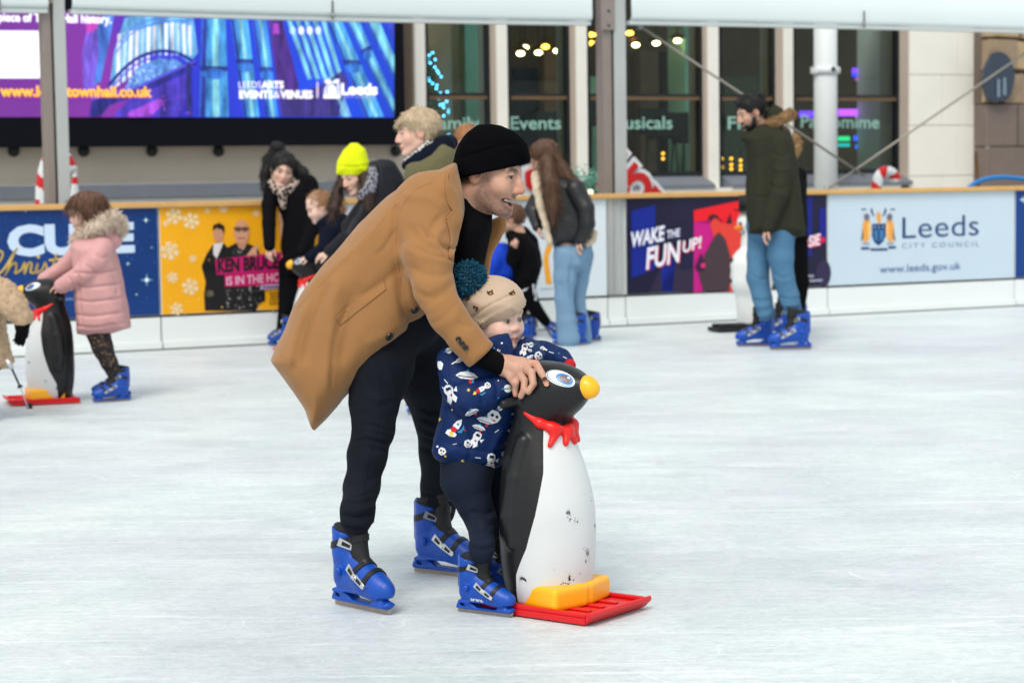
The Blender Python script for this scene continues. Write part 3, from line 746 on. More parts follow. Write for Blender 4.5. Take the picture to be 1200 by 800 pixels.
while z < ZTOP:
    sp = s0 + (s1 - s0) * (.42 if k % 2 else .63)
    for a, c in ((s0, sp - .004), (sp, s1)): b.box(at(a, z, BO + f), E * (c - a), N * -(f + 1.0), UP * .594, m_stone)
    z += .6; k += 1
b.box(at(s0 - .012, .0, BO + f - .012), E * .01, N * -(f + .5), UP * ZTOP, m_shaded)  # pier side, its shade painted by the darker stone
b.build('stone_pier', bld, .01)
mullion(478, 487, 500); mullion(575, 583, 596); mullion(668, 676, 689); mullion(823, 830, 843); mullion(908, 919, 930)
b = MB(); s = bz(967.5, 150, .35)[0]; rr_ = (bz(980, 150, .35)[0] - bz(955, 150, .35)[0]) / 2 * .9
m_pil = mat('white_painted_column', srgb(216, 222, 224), rough=.5, var=.05, vscale=2)
b.tube([at(s, 0, BO + .35), at(s, ZTOP, BO + .35)], rr_, m_pil, 28); zz = Z(82, 967, .35)
b.tube([at(s, zz - .05, BO + .35), at(s, zz + .03, BO + .35)], rr_ * 1.16, m_pil, 28)
b.sphere(at(s, zz - .0, BO + .35 + rr_ * 1.16), .03, m_dark, 8, 6)
for sg in (-1, 1): b.box(at(s + sg * rr_ * 1.1 - .03, zz - .04, BO + .39), E * .06, N * -.08, UP * .07, m_pil)
tag(b.build('round_column'), 'white round column with a bracket collar in front of the Pantomime window', 'column')
# rough stone wall at the right
wl = empty('rubble_wall', at(bz(1180, 150, .3)[0], 0, BO + .3), 'rough rubble wall over smooth brown stone blocks at the right edge', 'wall')
b = MB(); zc = Z(122, 1180, .3); rr = random.Random(2); s0, s1 = bz(1156, 150, .3)[0], bz(1260, 150, .3)[0]
m_br = mat('brown_block', srgb(120, 108, 102), rough=.85, var=.22, vscale=3, bump=.3, bscale=30)
z = 0; k = 0
while z < zc - .01:
    h = (zc - 0) / 4; x = s0 - (.3 if k % 2 else 0)
    while x < s1:
        a = max(x, s0); e_ = min(x + .78, s1)
        if e_ - a > .05: b.box(at(a + .005, z + .005, BO + .3), E * (e_ - a - .01), N * -.4, UP * (h - .01), m_br)
        x += .79
    z += h; k += 1
b.build('stone_block', wl, .012)
ms = [mat('rubble_' + n, srgb(*c), rough=.9, var=.35, vscale=7, bump=.6, bscale=18) for n, c in (('buff', (176, 156, 124)), ('dun', (150, 132, 110)), ('dark', (108, 98, 90)))]
b = MB(); b.box(at(s0, zc, BO + .18), E * (s1 - s0), N * -.3, UP * (ZTOP - zc), ms[2])
z = zc
while z < ZTOP:
    h = rr.uniform(.22, .4); x = s0 + rr.uniform(-.2, 0)
    while x < s1:
        wd = rr.uniform(.25, .55); a = max(x, s0) + .015; e_ = min(x + wd, s1) - .015
        if e_ > a + .05:
            j = lambda: rr.uniform(-.035, .035); d_ = rr.uniform(.06, .13); f0 = BO + .18
            b.hexa([at(a, z + .015, f0), at(e_, z + .015, f0), at(e_, z + .015, f0 - .1), at(a, z + .015, f0 - .1), at(a + j(), z + h - .015 + j(), f0), at(e_ + j(), z + h - .015 + j(), f0), at(e_, z + h - .015, f0 - .1), at(a, z + h - .015, f0 - .1)], ms[rr.randrange(2)])
            n0 = len(b.v) - 8
            for q in (0, 1, 4, 5): b.v[n0 + q] = tuple(Vector(b.v[n0 + q]) + N * d_ + E * j() + UP * j() * .5)
        x += wd
    z += h
b.build('rubble', wl, .02)
b = MB(); m_pl = mat('dark_blue_enamel', srgb(38, 54, 74), rough=.25, spec=.6, var=.2, vscale=5)
P = [PL(u, v, BO + .34) for u, v in bez([(1150, 100), (1153, 78), (1162, 63), (1172, 62), (1181, 70), (1186, 88), (1183, 106), (1176, 118), (1160, 119), (1153, 112)], 5)]
b.prism(P, N * .05, m_pl)
for (u, v) in ((1170, 100), (1177, 98)): b.prism([PL(u + a, v + c, BO + .4) for a, c in ((-1.6, -7), (1.6, -7), (2, 14), (-2, 14))], N * .006, mat('plaque_figure', srgb(120, 140, 156), rough=.4))
tag(b.build('oval_plaque', None, .01), 'dark blue oval plaque fixed on the rough stone wall', 'plaque')
# LED screen
m_bez = mat('screen_bezel', (.005, .006, .010), rough=.8, spec=.08)
SO = BO + .3
led = empty('video_screen', PL(230, 150, SO), 'large LED video screen in a deep black bezel on the stone wall', 'screen')
s0, s1 = sz(-220, 100, SO)[0], sz(474, 100, SO)[0]; z0, z1 = sz(240, 171, SO)[1], sz(240, 3, SO)[1] + .9
b = MB(); b.box(at(s0, z0, SO), E * (s1 - s0), N * -.28, UP * (z1 - z0), m_bez)
for u in (16, 98, 178, 256, 464): b.sphere(PL(u, 177, BO + .02), .06, m_dark, 8, 6)
b.build('bezel', led)
b = MB()
_sm = {}
def em2(r, g_, b_, s):
    k = (r, g_, b_, s)
    if k not in _sm:
        m, nt, bb = newmat('screen_%02x%02x%02x' % k[:3]); tc = node(nt, 'ShaderNodeTexCoord'); mp = node(nt, 'ShaderNodeMapping'); mp.inputs['Scale'].default_value = (7, 7, 1.6); nt.links.new(tc.outputs['Object'], mp.inputs['Vector'])
        nz = node(nt, 'ShaderNodeTexNoise', Scale=1.5, Detail=6.0, Roughness=.6); nt.links.new(mp.outputs[0], nz.inputs['Vector']); c = srgb(r, g_, b_); mx = node(nt, 'ShaderNodeMixRGB')
        mx.inputs[1].default_value = tuple(x * .25 for x in c[:3]) + (1,); mx.inputs[2].default_value = tuple(min(1, x * 1.8 + .02) for x in c[:3]) + (1,); rp = node(nt, 'ShaderNodeMapRange'); rp.inputs[1].default_value = .3; rp.inputs[2].default_value = .7
        nt.links.new(nz.outputs['Fac'], rp.inputs[0]); nt.links.new(rp.outputs[0], mx.inputs[0]); nt.links.new(mx.outputs[0], bb.inputs['Emission Color']); bb.inputs['Emission Strength'].default_value = s; bb.inputs['Base Color'].default_value = (0, 0, 0, 1); _sm[k] = m
    return _sm[k]
def scr(pts, o, c, s=1.0): shape(b, pts, SO + .004 + o * .003, (em2 if min(c) < 200 else em)(*c, s) if isinstance(c, tuple) else c)
mscr, nt, bb = newmat('screen_backdrop')
tc = node(nt, 'ShaderNodeTexCoord'); nz = node(nt, 'ShaderNodeTexNoise', Scale=1.1, Detail=3.0); nt.links.new(tc.outputs['Object'], nz.inputs['Vector'])
sx = node(nt, 'ShaderNodeSeparateXYZ'); nt.links.new(tc.outputs['Object'], sx.inputs[0])
ad = node(nt, 'ShaderNodeMath', operation='MULTIPLY_ADD'); nt.links.new(nz.outputs['Fac'], ad.inputs[0]); ad.inputs[1].default_value = 1.6; nt.links.new(sx.outputs['X'], ad.inputs[2])
mr = node(nt, 'ShaderNodeMapRange'); mr.inputs[1].default_value = -1.6; mr.inputs[2].default_value = 3.4; nt.links.new(ad.outputs[0], mr.inputs[0])
rp = node(nt, 'ShaderNodeValToRGB'); cr = rp.color_ramp; cr.elements[0].color = srgb(96, 40, 130); cr.elements[1].color = srgb(20, 50, 170)
e = cr.elements.new(.30); e.color = srgb(128, 44, 160); e = cr.elements.new(.42); e.color = srgb(40, 40, 190); e = cr.elements.new(.7); e.color = srgb(16, 70, 220)
nt.links.new(mr.outputs[0], rp.inputs[0]); nt.links.new(rp.outputs[0], bb.inputs['Emission Color']); bb.inputs['Emission Strength'].default_value = .9; bb.inputs['Base Color'].default_value = (0, 0, 0, 1)
scr([(-210, 137), (462, 138), (462, 24), (85, 13.5), (-210, 4)], 0, mscr)
# organ case: arch, bright pipes, slanted towers
scr([(128, 104), (134, 60), (146, 22), (160, 16), (226, 18), (232, 62), (222, 74), (205, 62), (180, 60), (158, 70), (142, 88), (134, 106)], 1, (86, 150, 240))
for k in range(13):
    u = 138 + k * 6.8; top = 26 + abs(k - 9) * 1.6
    scr([(u, top), (u + 4.4, top - 1), (u + 3.6 - (6 - k) * .25, 100 - k * 5 if k < 6 else 64), (u - (6 - k) * .4, 102 - k * 5 if k < 6 else 66)], 2, [(196, 214, 255), (150, 186, 255), (222, 232, 255)][k % 3], 1.0)
stroke(b, bez([(140, 50), (160, 30), (190, 21), (226, 18)], 5), 1.6, SO + .013, em(70, 110, 230)); stroke(b, bez([(136, 62), (156, 38), (184, 28), (224, 24)], 5), 1.4, SO + .013, em(60, 96, 220))
ar = bez([(128, 100), (146, 80), (166, 66), (190, 60), (212, 64), (228, 74)], 6)
stroke(b, ar, 4, SO + .016, em(18, 26, 140)); stroke(b, [(u + 1, v + 6) for u, v in ar], 2, SO + .017, em(66, 60, 220))
scr([(146, 104), (160, 80), (186, 68), (206, 70), (216, 76), (180, 92), (152, 106)], 3, (80, 130, 232)); rr = random.Random(9)
for k in range(50): u = rr.uniform(152, 208); v = 104 - (u - 150) * .45 + rr.uniform(-16, 0); star(b, u, v, rr.uniform(1, 2.6), SO + .016, em(*rr.choice([(190, 220, 255), (40, 50, 180), (120, 170, 255)])), 4, .4)
scr([(104, 137), (108, 118), (150, 106), (228, 70), (230, 78), (200, 94), (160, 112), (128, 124), (118, 137)], 4, (20, 22, 132)); scr([(132, 137), (150, 118), (218, 86), (222, 110), (210, 137)], 3, (60, 40, 170))
stroke(b, [(108, 116), (160, 103), (228, 72)], 2.2, SO + .018, em(90, 80, 230)); scr([(150, 132), (186, 116), (196, 118), (176, 137), (150, 137)], 5, (150, 60, 210)); scr([(218, 74), (224, 74), (226, 137), (217, 137)], 5, (24, 24, 120))
for k in range(24): star(b, rr.uniform(176, 222), rr.uniform(112, 136), rr.uniform(1, 3), SO + .02, em(*rr.choice([(90, 60, 220), (40, 90, 230), (190, 70, 200), (20, 20, 110)])), 4, .45)
scr([(96, 64), (102, 34), (112, 22), (126, 24), (122, 60), (112, 104), (98, 110)], 1, (106, 76, 214)); scr([(112, 20), (134, 17), (128, 50), (118, 96), (110, 100), (116, 60)], 2, (60, 110, 236)); scr([(100, 24), (118, 18), (114, 34), (102, 40)], 2, (214, 60, 190))
def tower(p, c=(56, 140, 246), d=(18, 40, 150), mouth=None):
    scr(p, 1, c); (a, b_, c_, d_) = p
    lerp = lambda p, q, t: (p[0] + (q[0] - p[0]) * t, p[1] + (q[1] - p[1]) * t)
    scr([lerp(a, b_, .02), lerp(a, b_, .2), lerp(d_, c_, .2), lerp(d_, c_, .02)], 2, d); scr([lerp(a, b_, .45), lerp(a, b_, .68), lerp(d_, c_, .68), lerp(d_, c_, .45)], 2, (120, 190, 255))
    if mouth:
        q, w_ = mouth; l = lerp(a, d_, q); r_ = lerp(b_, c_, q); l2 = lerp(a, d_, q + .05); r2 = lerp(b_, c_, q + .05); scr([l, r_, r2, l2], 3, (14, 30, 120))
        scr(circ((l2[0] + r2[0]) / 2, (l2[1] + r2[1]) / 2 + 3, abs(r2[0] - l2[0]) / 2 * .9, 12, 7), 3, (40, 110, 230))
tower([(237, 18), (264, 19), (268, 137), (234, 137)], mouth=(.5, 1)); tower([(270, 20), (290, 21), (304, 137), (286, 137)], mouth=(.42, 1)); tower([(295, 20), (312, 21), (326, 137), (312, 137)], (44, 120, 240), mouth=(.5, 1))
scr([(314, 21), (330, 21), (350, 100), (345, 137), (330, 137)], 1, (60, 20, 120)); scr([(320, 28), (326, 28), (328, 40), (320, 40)], 2, (170, 60, 230))
for k in range(5): tower([(334 + k * 10, 22), (341 + k * 10, 22), (366 + k * 9, 92), (360 + k * 9, 94)], (96, 170, 252), (24, 40, 190))
for k, c in enumerate([(150, 200, 255), (220, 230, 255), (220, 230, 255), (200, 220, 255)]): scr(circ(343 + k * 10, 36, 3.6, 10, 5), 4, c)
tower([(382, 22), (400, 23), (450, 137), (428, 137)], mouth=(.42, 1)); tower([(404, 23), (420, 23), (472 - 10, 118), (462, 137), (456, 137)][:4], (70, 150, 250), mouth=(.32, 1)); tower([(428, 23), (444, 24), (462, 66), (462, 92)], (90, 170, 255))
tower([(376, 92), (394, 90), (412, 137), (398, 137)], (100, 150, 250)); scr([(330, 118), (376, 100), (402, 82), (408, 96), (396, 137), (330, 137)], 2, (40, 26, 110)); scr([(452, 24), (462, 24), (462, 50)], 2, (40, 60, 200))
wt = em(245, 245, 255, 1.15); yl = em(255, 190, 60, 1.1); yo = em(226, 110, 20, 1.0); L1 = SO + .036
letter(b, 'piece of Town Hall history.', -2, 25, 130.5, 27.5, L1, wt, bold=.03, ht=10.5)
scr([(-10, 36), (50, 36.5), (50, 92), (-10, 92)], 8, (238, 238, 246), 1.1)
letter(b, 'www.leedstownhall.co.uk', .5, 113.2, 178.7, 114, L1 - .002, yo, bold=.05, ht=12.5); letter(b, 'www.leedstownhall.co.uk', 0, 112.4, 178, 113.2, L1, yl, bold=.028, ht=12.5)
letter(b, 'LEEDS', 280, 103.6, 306, 103.6, L1, wt, bold=-.006, ht=8.4); letter(b, 'ARTS', 306.5, 103.6, 332.5, 103.6, L1, wt, bold=.04, ht=8.4)
letter(b, 'EVENTS', 280.5, 115.2, 320, 115.2, L1, wt, bold=.04, ht=9.2); letter(b, '&', 320.5, 115.2, 328, 115.2, L1, wt, bold=-.004, ht=9.2); letter(b, 'VENUES', 328.5, 115.2, 366.5, 115.2, L1, wt, bold=.04, ht=9.2)
scr([(371, 96), (373, 96), (373, 115), (371, 115)], 10, (190, 170, 240))
for pts in ([(384, 98), (388, 96), (389, 104), (391, 112), (379, 112), (380, 104)], [(396, 96), (398, 99), (399, 112), (391, 112)]): scr(pts, 9, (206, 210, 250))
scr(circ(389.3, 105.5, 6), 10, (60, 60, 150)); scr(circ(389.3, 106, 4.8, 14, 6), 11, (250, 250, 255), 1.1); scr([(379, 112), (399, 112), (398.6, 115.4), (379, 115.4)], 11, (250, 250, 255), 1.1); scr([(380, 94), (386, 93), (389, 97), (393, 93), (398, 93), (397, 98), (381, 98)], 10, (236, 238, 255))
letter(b, 'Leeds', 400, 110.8, 442.5, 110.8, L1, wt, bold=.035, ht=13.2, space=.98); letter(b, 'CITY COUNCIL', 402, 115, 441, 115, L1, em(190, 180, 240), ht=2.6)
b.build('display', led)
# interior seen through the glass
m_in = mat('interior_brown', srgb(140, 118, 92), rough=.8, var=.5, vscale=1.5, bump=.2)
m_in2 = mat('interior_brick', srgb(168, 138, 118), rough=.85, var=.3, vscale=6, bump=.5, bscale=14)
m_teal = mat('interior_teal_wall', srgb(160, 212, 196), rough=.7, var=.1)
IO = BO - 4.2
b = MB(); s0, s1 = sz(470, 100, IO)[0] - 1, sz(1090, 100, IO)[0] + 1
b.box(at(s0, 0, IO), E * (s1 - s0), N * -.1, UP * 4, m_in)
b.box(at(s0, 0, BO - .5), E * .1, N * -3.6, UP * 4, m_in); b.box(at(s1, 0, BO - .5), E * .1, N * -3.6, UP * 4, m_in); b.box(at(s0, 3.95, BO - .5), E * (s1 - s0), N * -3.7, UP * .1, m_in)
b.box(at(s0, .02, BO - .5), E * (s1 - s0), N * -3.6, UP * .02, m_in)
def ib(u0, u1, v0, v1, off, m, th=.15):
    o = BO + off; a, c = sz(u0, v1, o), sz(u1, v1, o); t = sz(u0, v0, o)[1]
    b.box(at(a[0], max(a[1], .03), o), E * (c[0] - a[0]), N * -th, UP * (t - max(a[1], .03)), m)
ib(548, 570, 15, 260, -1.2, m_teal, .5); ib(752, 800, 60, 260, -3.9, m_in2); ib(804, 818, 20, 260, -1.6, m_teal, .4); ib(690, 708, 90, 260, -2.5, m_teal, .4); ib(850, 905, 90, 260, -3.2, mat('interior_olive', srgb(124, 134, 110), rough=.8, var=.3))
ib(640, 664, 60, 260, -3.6, m_in2); ib(780, 790, 60, 260, -3.0, m_dark); ib(604, 640, 80, 260, -3.9, mat('interior_navy', srgb(24, 50, 84), rough=.6)); ib(1032, 1050, 40, 260, -1.2, m_teal, .3)
tag(b.build('interior_room'), 'dim cafe room with brick and pale green columns behind the building windows', 'room')
m_wl = emit('warm_lamp', srgb(255, 176, 64), 9); m_cl = emit('cool_lamp', srgb(255, 226, 170), 10)
m_sh = mat('lamp_shade', srgb(120, 84, 30), rough=.5)
for i, (u, v, wm) in enumerate([(505, 53, 1), (512, 53, 1), (524, 53, 1), (535, 52, 1), (545, 51, 1), (538, 44, 1), (610, 63, 0), (615, 56, 0), (631, 62, 0), (639, 55, 1), (653, 60, 0), (661, 53, 0), (692, 41, 1), (701, 41, 1), (693, 51, 1), (703, 56, 1), (745, 53, 0), (769, 51, 0), (794, 48, 0), (738, 39, 1)]):
    o = BO - 1.6 - (i % 3) * .5; p = PL(u, v, o); b = MB()
    b.sphere(p, .033, m_wl if wm else m_cl, 10, 7, (1.4, 1.4, .8)); b.tube([p + UP * .03, p + UP * .05, p + UP * .1], [.11, .09, .02], m_sh, 12); b.tube([p + UP * .1, Vector((p.x, p.y, 3.94))], .006, m_dark, 5)
    lab = {1: 'small warm pendant lamp glowing in the cafe ceiling', 0: 'small white pendant lamp glowing in the cafe ceiling'}[wm]
    tag(b.build('pendant_lamp'), lab, 'lamp', 'warm pendant lamps inside the cafe' if wm else 'white pendant lamps inside the cafe')
# christmas tree behind the Family window
tp = PL(511, 58, BO - 1.05); ct = empty('christmas_tree', (tp.x, tp.y, .04), 'dark christmas tree with blue lights behind the Family window', 'christmas tree')
m_fir = mat('fir_needles', srgb(112, 168, 150), rough=.6, var=.5, vscale=14); rr = random.Random(4)
b = MB(); b.tube([(tp.x, tp.y, .04), (tp.x, tp.y, tp.z)], [.06, .01], mat('trunk_brown', srgb(70, 50, 36)), 8); b.build('trunk', ct)
b = MB(); H = tp.z
for k in range(3400):
    t = rr.random() ** .8; z = H * (1 - t); rad = t * .8 * (.55 + .45 * rr.random()) * (.85 + .3 * ((z * 3.1) % 1)); a = rr.uniform(0, 6.28)
    p = Vector((tp.x + rad * math.cos(a), tp.y + rad * math.sin(a), z + .05)); d = Vector((math.cos(a), math.sin(a), rr.uniform(-.5, .2))) * rr.uniform(.05, .13); sd = Vector((-math.sin(a), math.cos(a), rr.uniform(-.4, .4))) * .03
    b.add([p - sd, p + sd, p + d], [(0, 1, 2)], m_fir)
b.build('foliage', ct)
m_bl = emit('blue_fairy_light', srgb(90, 190, 255), 7)
for (u, v) in [(503, 65), (507, 62), (510, 70), (514, 86), (517, 90), (501, 100), (507, 98), (512, 100), (514, 113), (516, 123), (526, 132), (520, 136), (513, 136), (505, 112), (524, 108)] + [(rr.uniform(501, 505 + (v - 60) * .34), v) for v in (70, 74, 79, 83, 92, 95, 104, 109, 116, 119, 122, 126, 129, 139, 142, 146, 150, 154, 158, 162)]: b = MB(); b.sphere(PL(u, v, BO - .6), .011, m_bl, 8, 6); b.build('fairy_light', ct)
# coloured lit panels behind the Pantomime window
for k, (u0, u1, v0, v1, c) in enumerate([(980, 1008, 128, 136, (190, 80, 255)), (1000, 1022, 80, 86, (130, 60, 250)), (1000, 1048, 86, 90, (40, 60, 230)), (981, 996, 160, 165, (30, 190, 120)), (1002, 1024, 159, 165, (40, 80, 240)), (1004, 1018, 170, 174, (40, 100, 240)), (982, 996, 168, 172, (20, 150, 150)), (1030, 1048, 158, 170, (130, 60, 200)), (938, 954, 130, 138, (110, 60, 220)), (1037, 1048, 92, 116, (20, 70, 210)), (1036, 1047, 126, 136, (110, 40, 210)), (1004, 1038, 92, 94, (210, 60, 200))]):
    b = MB()
    p = PL(u0, v1, BO - 1.0); q = PL(u1, v1, BO - 1.0); t = PL(u0, v0, BO - 1.0); b.box(p, q - p, N * -.03, UP * (t.z - p.z), em(*c, 1.7)); tag(b.build('light_panel'), 'coloured lit bar glowing behind the Pantomime window', 'light', 'lit bars behind the Pantomime window')
m_or = emit('amber_fairy_light', srgb(255, 176, 50), 3)
for us, vs_l, lab in ((846, (186, 196), 'amber string light hanging at the left edge of the Film window'), (857, (186, 193, 198), 'amber string light hanging between two others behind the Film window'), (868, (188, 194, 199), 'amber string light hanging nearest the parka man behind the Film window'), (777, (180, 186), 'short amber string light behind the Musicals window')):
    st = empty('string_light', PL(us, 178, BO - .5), lab, 'string light', 'amber string lights behind the windows'); b = MB(); b.tube([PL(us, 174, BO - .5), PL(us, 205, BO - .5)], .006, m_dark, 5); b.build('wire', st)
    for v in vs_l: b = MB(); b.sphere(PL(us, v, BO - .5), .018, m_or, 8, 6); b.build('bulb', st)
m_ch = mat('cafe_stool', (.02, .022, .026), rough=.5)
for i, (u, v, lab) in enumerate([(698, 145, 'dark bar stool behind the narrow window left of the second tent post'), (775, 160, 'dark bar stool behind the Musicals window'), (805, 165, 'dark bar stool beside the pale green column behind the Musicals window'), (655, 165, 'dark bar stool behind the Events window')]):
    p = PL(u, v, BO - 1.2); st = empty('bar_stool', (p.x, p.y, .04), lab, 'bar stool', 'bar stools inside the cafe'); b = MB()
    b.tube([(p.x, p.y, p.z - .03), (p.x, p.y, p.z + .03)], .19, m_ch, 16); b.build('seat', st); b = MB()
    b.prism([p + E * a + UP * c + N * -.17 for a, c in ((-.18, .03), (.18, .03), (.2, .34), (-.2, .34))], N * -.03, m_ch); b.build('backrest', st)
    for a in (-1, 1):
        for c in (-1, 1): b = MB(); b.tube([p + E * .12 * a + N * .12 * c - UP * .03, Vector((p.x, p.y, .04)) + E * .2 * a + N * .2 * c], .013, m_ch, 6); b.build('leg', st)
# things standing between barrier and building
m_red = mat('red_gloss', srgb(206, 14, 22), rough=.3, coat=.3, var=.06); m_wg = mat('white_gloss', srgb(226, 230, 234), rough=.3, coat=.3, var=.04)
def cane(pts, r, off, label, r1=None):
    """candy cane: striped tube"""
    P = [PL(u, v, off) for u, v in bez(pts, 12)]; L = 0; V = []; n = 20; b = MB(); up = N.copy()
    acc = [0]
    for a, c in zip(P, P[1:]): acc.append(acc[-1] + (c - a).length)
    rs = []
    for i, p in enumerate(P):
        t = (P[min(i + 1, len(P) - 1)] - P[max(i - 1, 0)]).normalized(); a = (up - t * up.dot(t)).normalized(); c = t.cross(a)
        x = i / (len(P) - 1); ra = r * min(1, (1 - x) / .06 + .25) if r1 is None else r + (r1 - r) * x
        rs.append([p + (a * math.cos(6.2832 * k / n) + c * math.sin(6.2832 * k / n)) * ra for k in range(n)])
    for i in range(len(P) - 1):
        for k in range(n):
            st = ((acc[i] / (r * 3.4) + k / n) % 1) < .45
            b.add([rs[i][k], rs[i][(k + 1) % n], rs[i + 1][(k + 1) % n], rs[i + 1][k]], [(0, 1, 2, 3)], m_red if st else m_wg)
    b.add(rs[0], [tuple(range(n))[::-1]], m_wg); b.add(rs[-1], [tuple(range(n))], m_wg)
    o = b.build('candy_cane'); tag(o, label, 'candy cane', 'giant candy canes behind the barrier')
    bm = bmesh.new(); bm.from_mesh(o.data); bmesh.ops.remove_doubles(bm, verts=bm.verts, dist=.0005); bm.to_mesh(o.data); bm.free(); smooth(o.data)
cane([(50, 400), (50, 300), (50, 230), (52, 206), (58, 186), (66, 180), (76, 186), (86, 204)], .058, -1.3, 'large red and white striped candy cane behind the left tent post')
cane([(1028, 380), (1027, 250), (1028, 215), (1033, 203), (1041, 201), (1048, 206), (1050, 214)], .052, -1.2, 'candy cane with a curled top above the Leeds City Council banner')
b = MB()
for k in range(12):
    t0 = k / 12; t1 = (k + 1) / 12; q = lambda t: PL(87 + 1 * t, 290 - 99 * t, -1.6); rf = lambda t: .075 * (1 - t) + .008
    b.tube([q(t0), q(t1)], [rf(t0), rf(t1)], m_red if k in (2, 5, 9) else m_wg, 18, k in (0, 11))
tag(b.build('striped_cone'), 'white cone with red bands standing just right of the left tent post', 'cone')
# red hand-lettered sign cut to its letters
def red_sign(base_u, base_v, ang, size, off, txt, label):
    r = empty('red_sign', PL(base_u, 235, off), label, 'sign'); r.location.z = 0
    vs, fs = text_mesh(txt, 1, .05, 0, .92, 4); o = PL(base_u, base_v, off); ca, sa = math.cos(ang), math.sin(ang)
    ex = E * ca + UP * sa; ey = E * -sa + UP * ca; xs = [v.x for v in vs]
    vb, fb = text_mesh(txt, 1, .14, 0, .92, 4)
    b = MB(); b.add([o + (ex * v.x + ey * v.y * 1.25) * size for v in vb], fb, m_wg); P = [o + (ex * v.x + ey * v.y * 1.25) * size - N * .02 for v in vb]; b.add(P, fb, m_wg); b.build('outline', r)
    b = MB(); b.add([o + (ex * v.x + ey * v.y * 1.25) * size + N * .012 for v in vs], fs, m_red); b.build('letters', r)
    b = MB(); p = PL(base_u + 12, 235, off - .06); b.box(Vector((p.x, p.y, 0)), E * .05, N * -.05, UP * (p.z - .1), m_steel); b.build('stand', r)
red_sign(706, 202, R(-45), .34, -2.0, 'HOT', 'red and white cut out sign reading HOT tilted beside the second tent post')
b = MB(); P = [PL(u, v, -1.8) for u, v in ((615, 202), (624, 196), (629, 204), (627, 218), (622, 224), (616, 218))]
b.prism(P, N * .02, m_red); P = [PL(u, v, -1.83) for u, v in ((610, 196), (624, 191), (633, 200), (630, 224), (624, 240), (612, 232))]; b.prism(P, N * .02, m_wg); p = PL(620, 235, -1.86); b.box(Vector((p.x, p.y, 0)), E * .04, N * -.04, UP * (p.z - .02), m_steel)
tag(b.build('red_shape_sign'), 'red and white cut out board just past the nose of the black beanie man', 'sign')
# greenery with a red bauble
gp = PL(699, 219, -1.0); gr = empty('garland', (gp.x, gp.y, gp.z), 'dark greenery with a red bauble and round bulbs beside the second tent post', 'garland')
b = MB(); rr = random.Random(8)
for k in range(900):
    p = gp + E * rr.gauss(-.02, .1) + UP * rr.gauss(0, .06) + N * rr.gauss(0, .07); d = Vector((rr.gauss(0, 1), rr.gauss(0, 1), rr.gauss(0, 1))).normalized() * .06; sd = d.orthogonal() * .12
    b.add([p - sd, p + sd, p + d], [(0, 1, 2)], m_fir)
b.build('foliage', gr)
b = MB(); b.sphere(PL(702, 218.5, -.9), .032, m_red, 14, 10); b.build('bauble', gr)
for (u, v, q) in ((691.5, 225.5, 1), (708, 224.5, .7)): b = MB(); b.sphere(PL(u, v, -.88), .028 * q, emit('globe_bulb', srgb(255, 240, 214), 1.6), 12, 8); b.build('bulb', gr)
p = PL(699, 240, -1.0); b = MB(); b.tube([(p.x, p.y, 0), (p.x, p.y, gp.z)], .04, m_dark, 8); b.build('stand', gr)
b = MB(); b.tube([PL(u, v, -.9) for u, v in bez([(1120, 262), (1130, 228), (1142, 215), (1160, 209), (1182, 208), (1206, 212), (1230, 224)], 6)], .022, mat('blue_hose', srgb(40, 130, 205), rough=.4), 10)
tag(b.build('blue_hose'), 'blue hose arching above the barrier rail at the right edge', 'hose')
b = MB(); p, q = PL(1149, 260, -1.4), PL(1143.5, 178, -1.4); b.tube([(p.x, p.y, 0), p, q], .018, mat('rusty_rod', srgb(104, 74, 50), rough=.7, var=.3), 8)
tag(b.build('rusty_rod'), 'thin rusty brown rod leaning against the pale stone pier', 'rod')
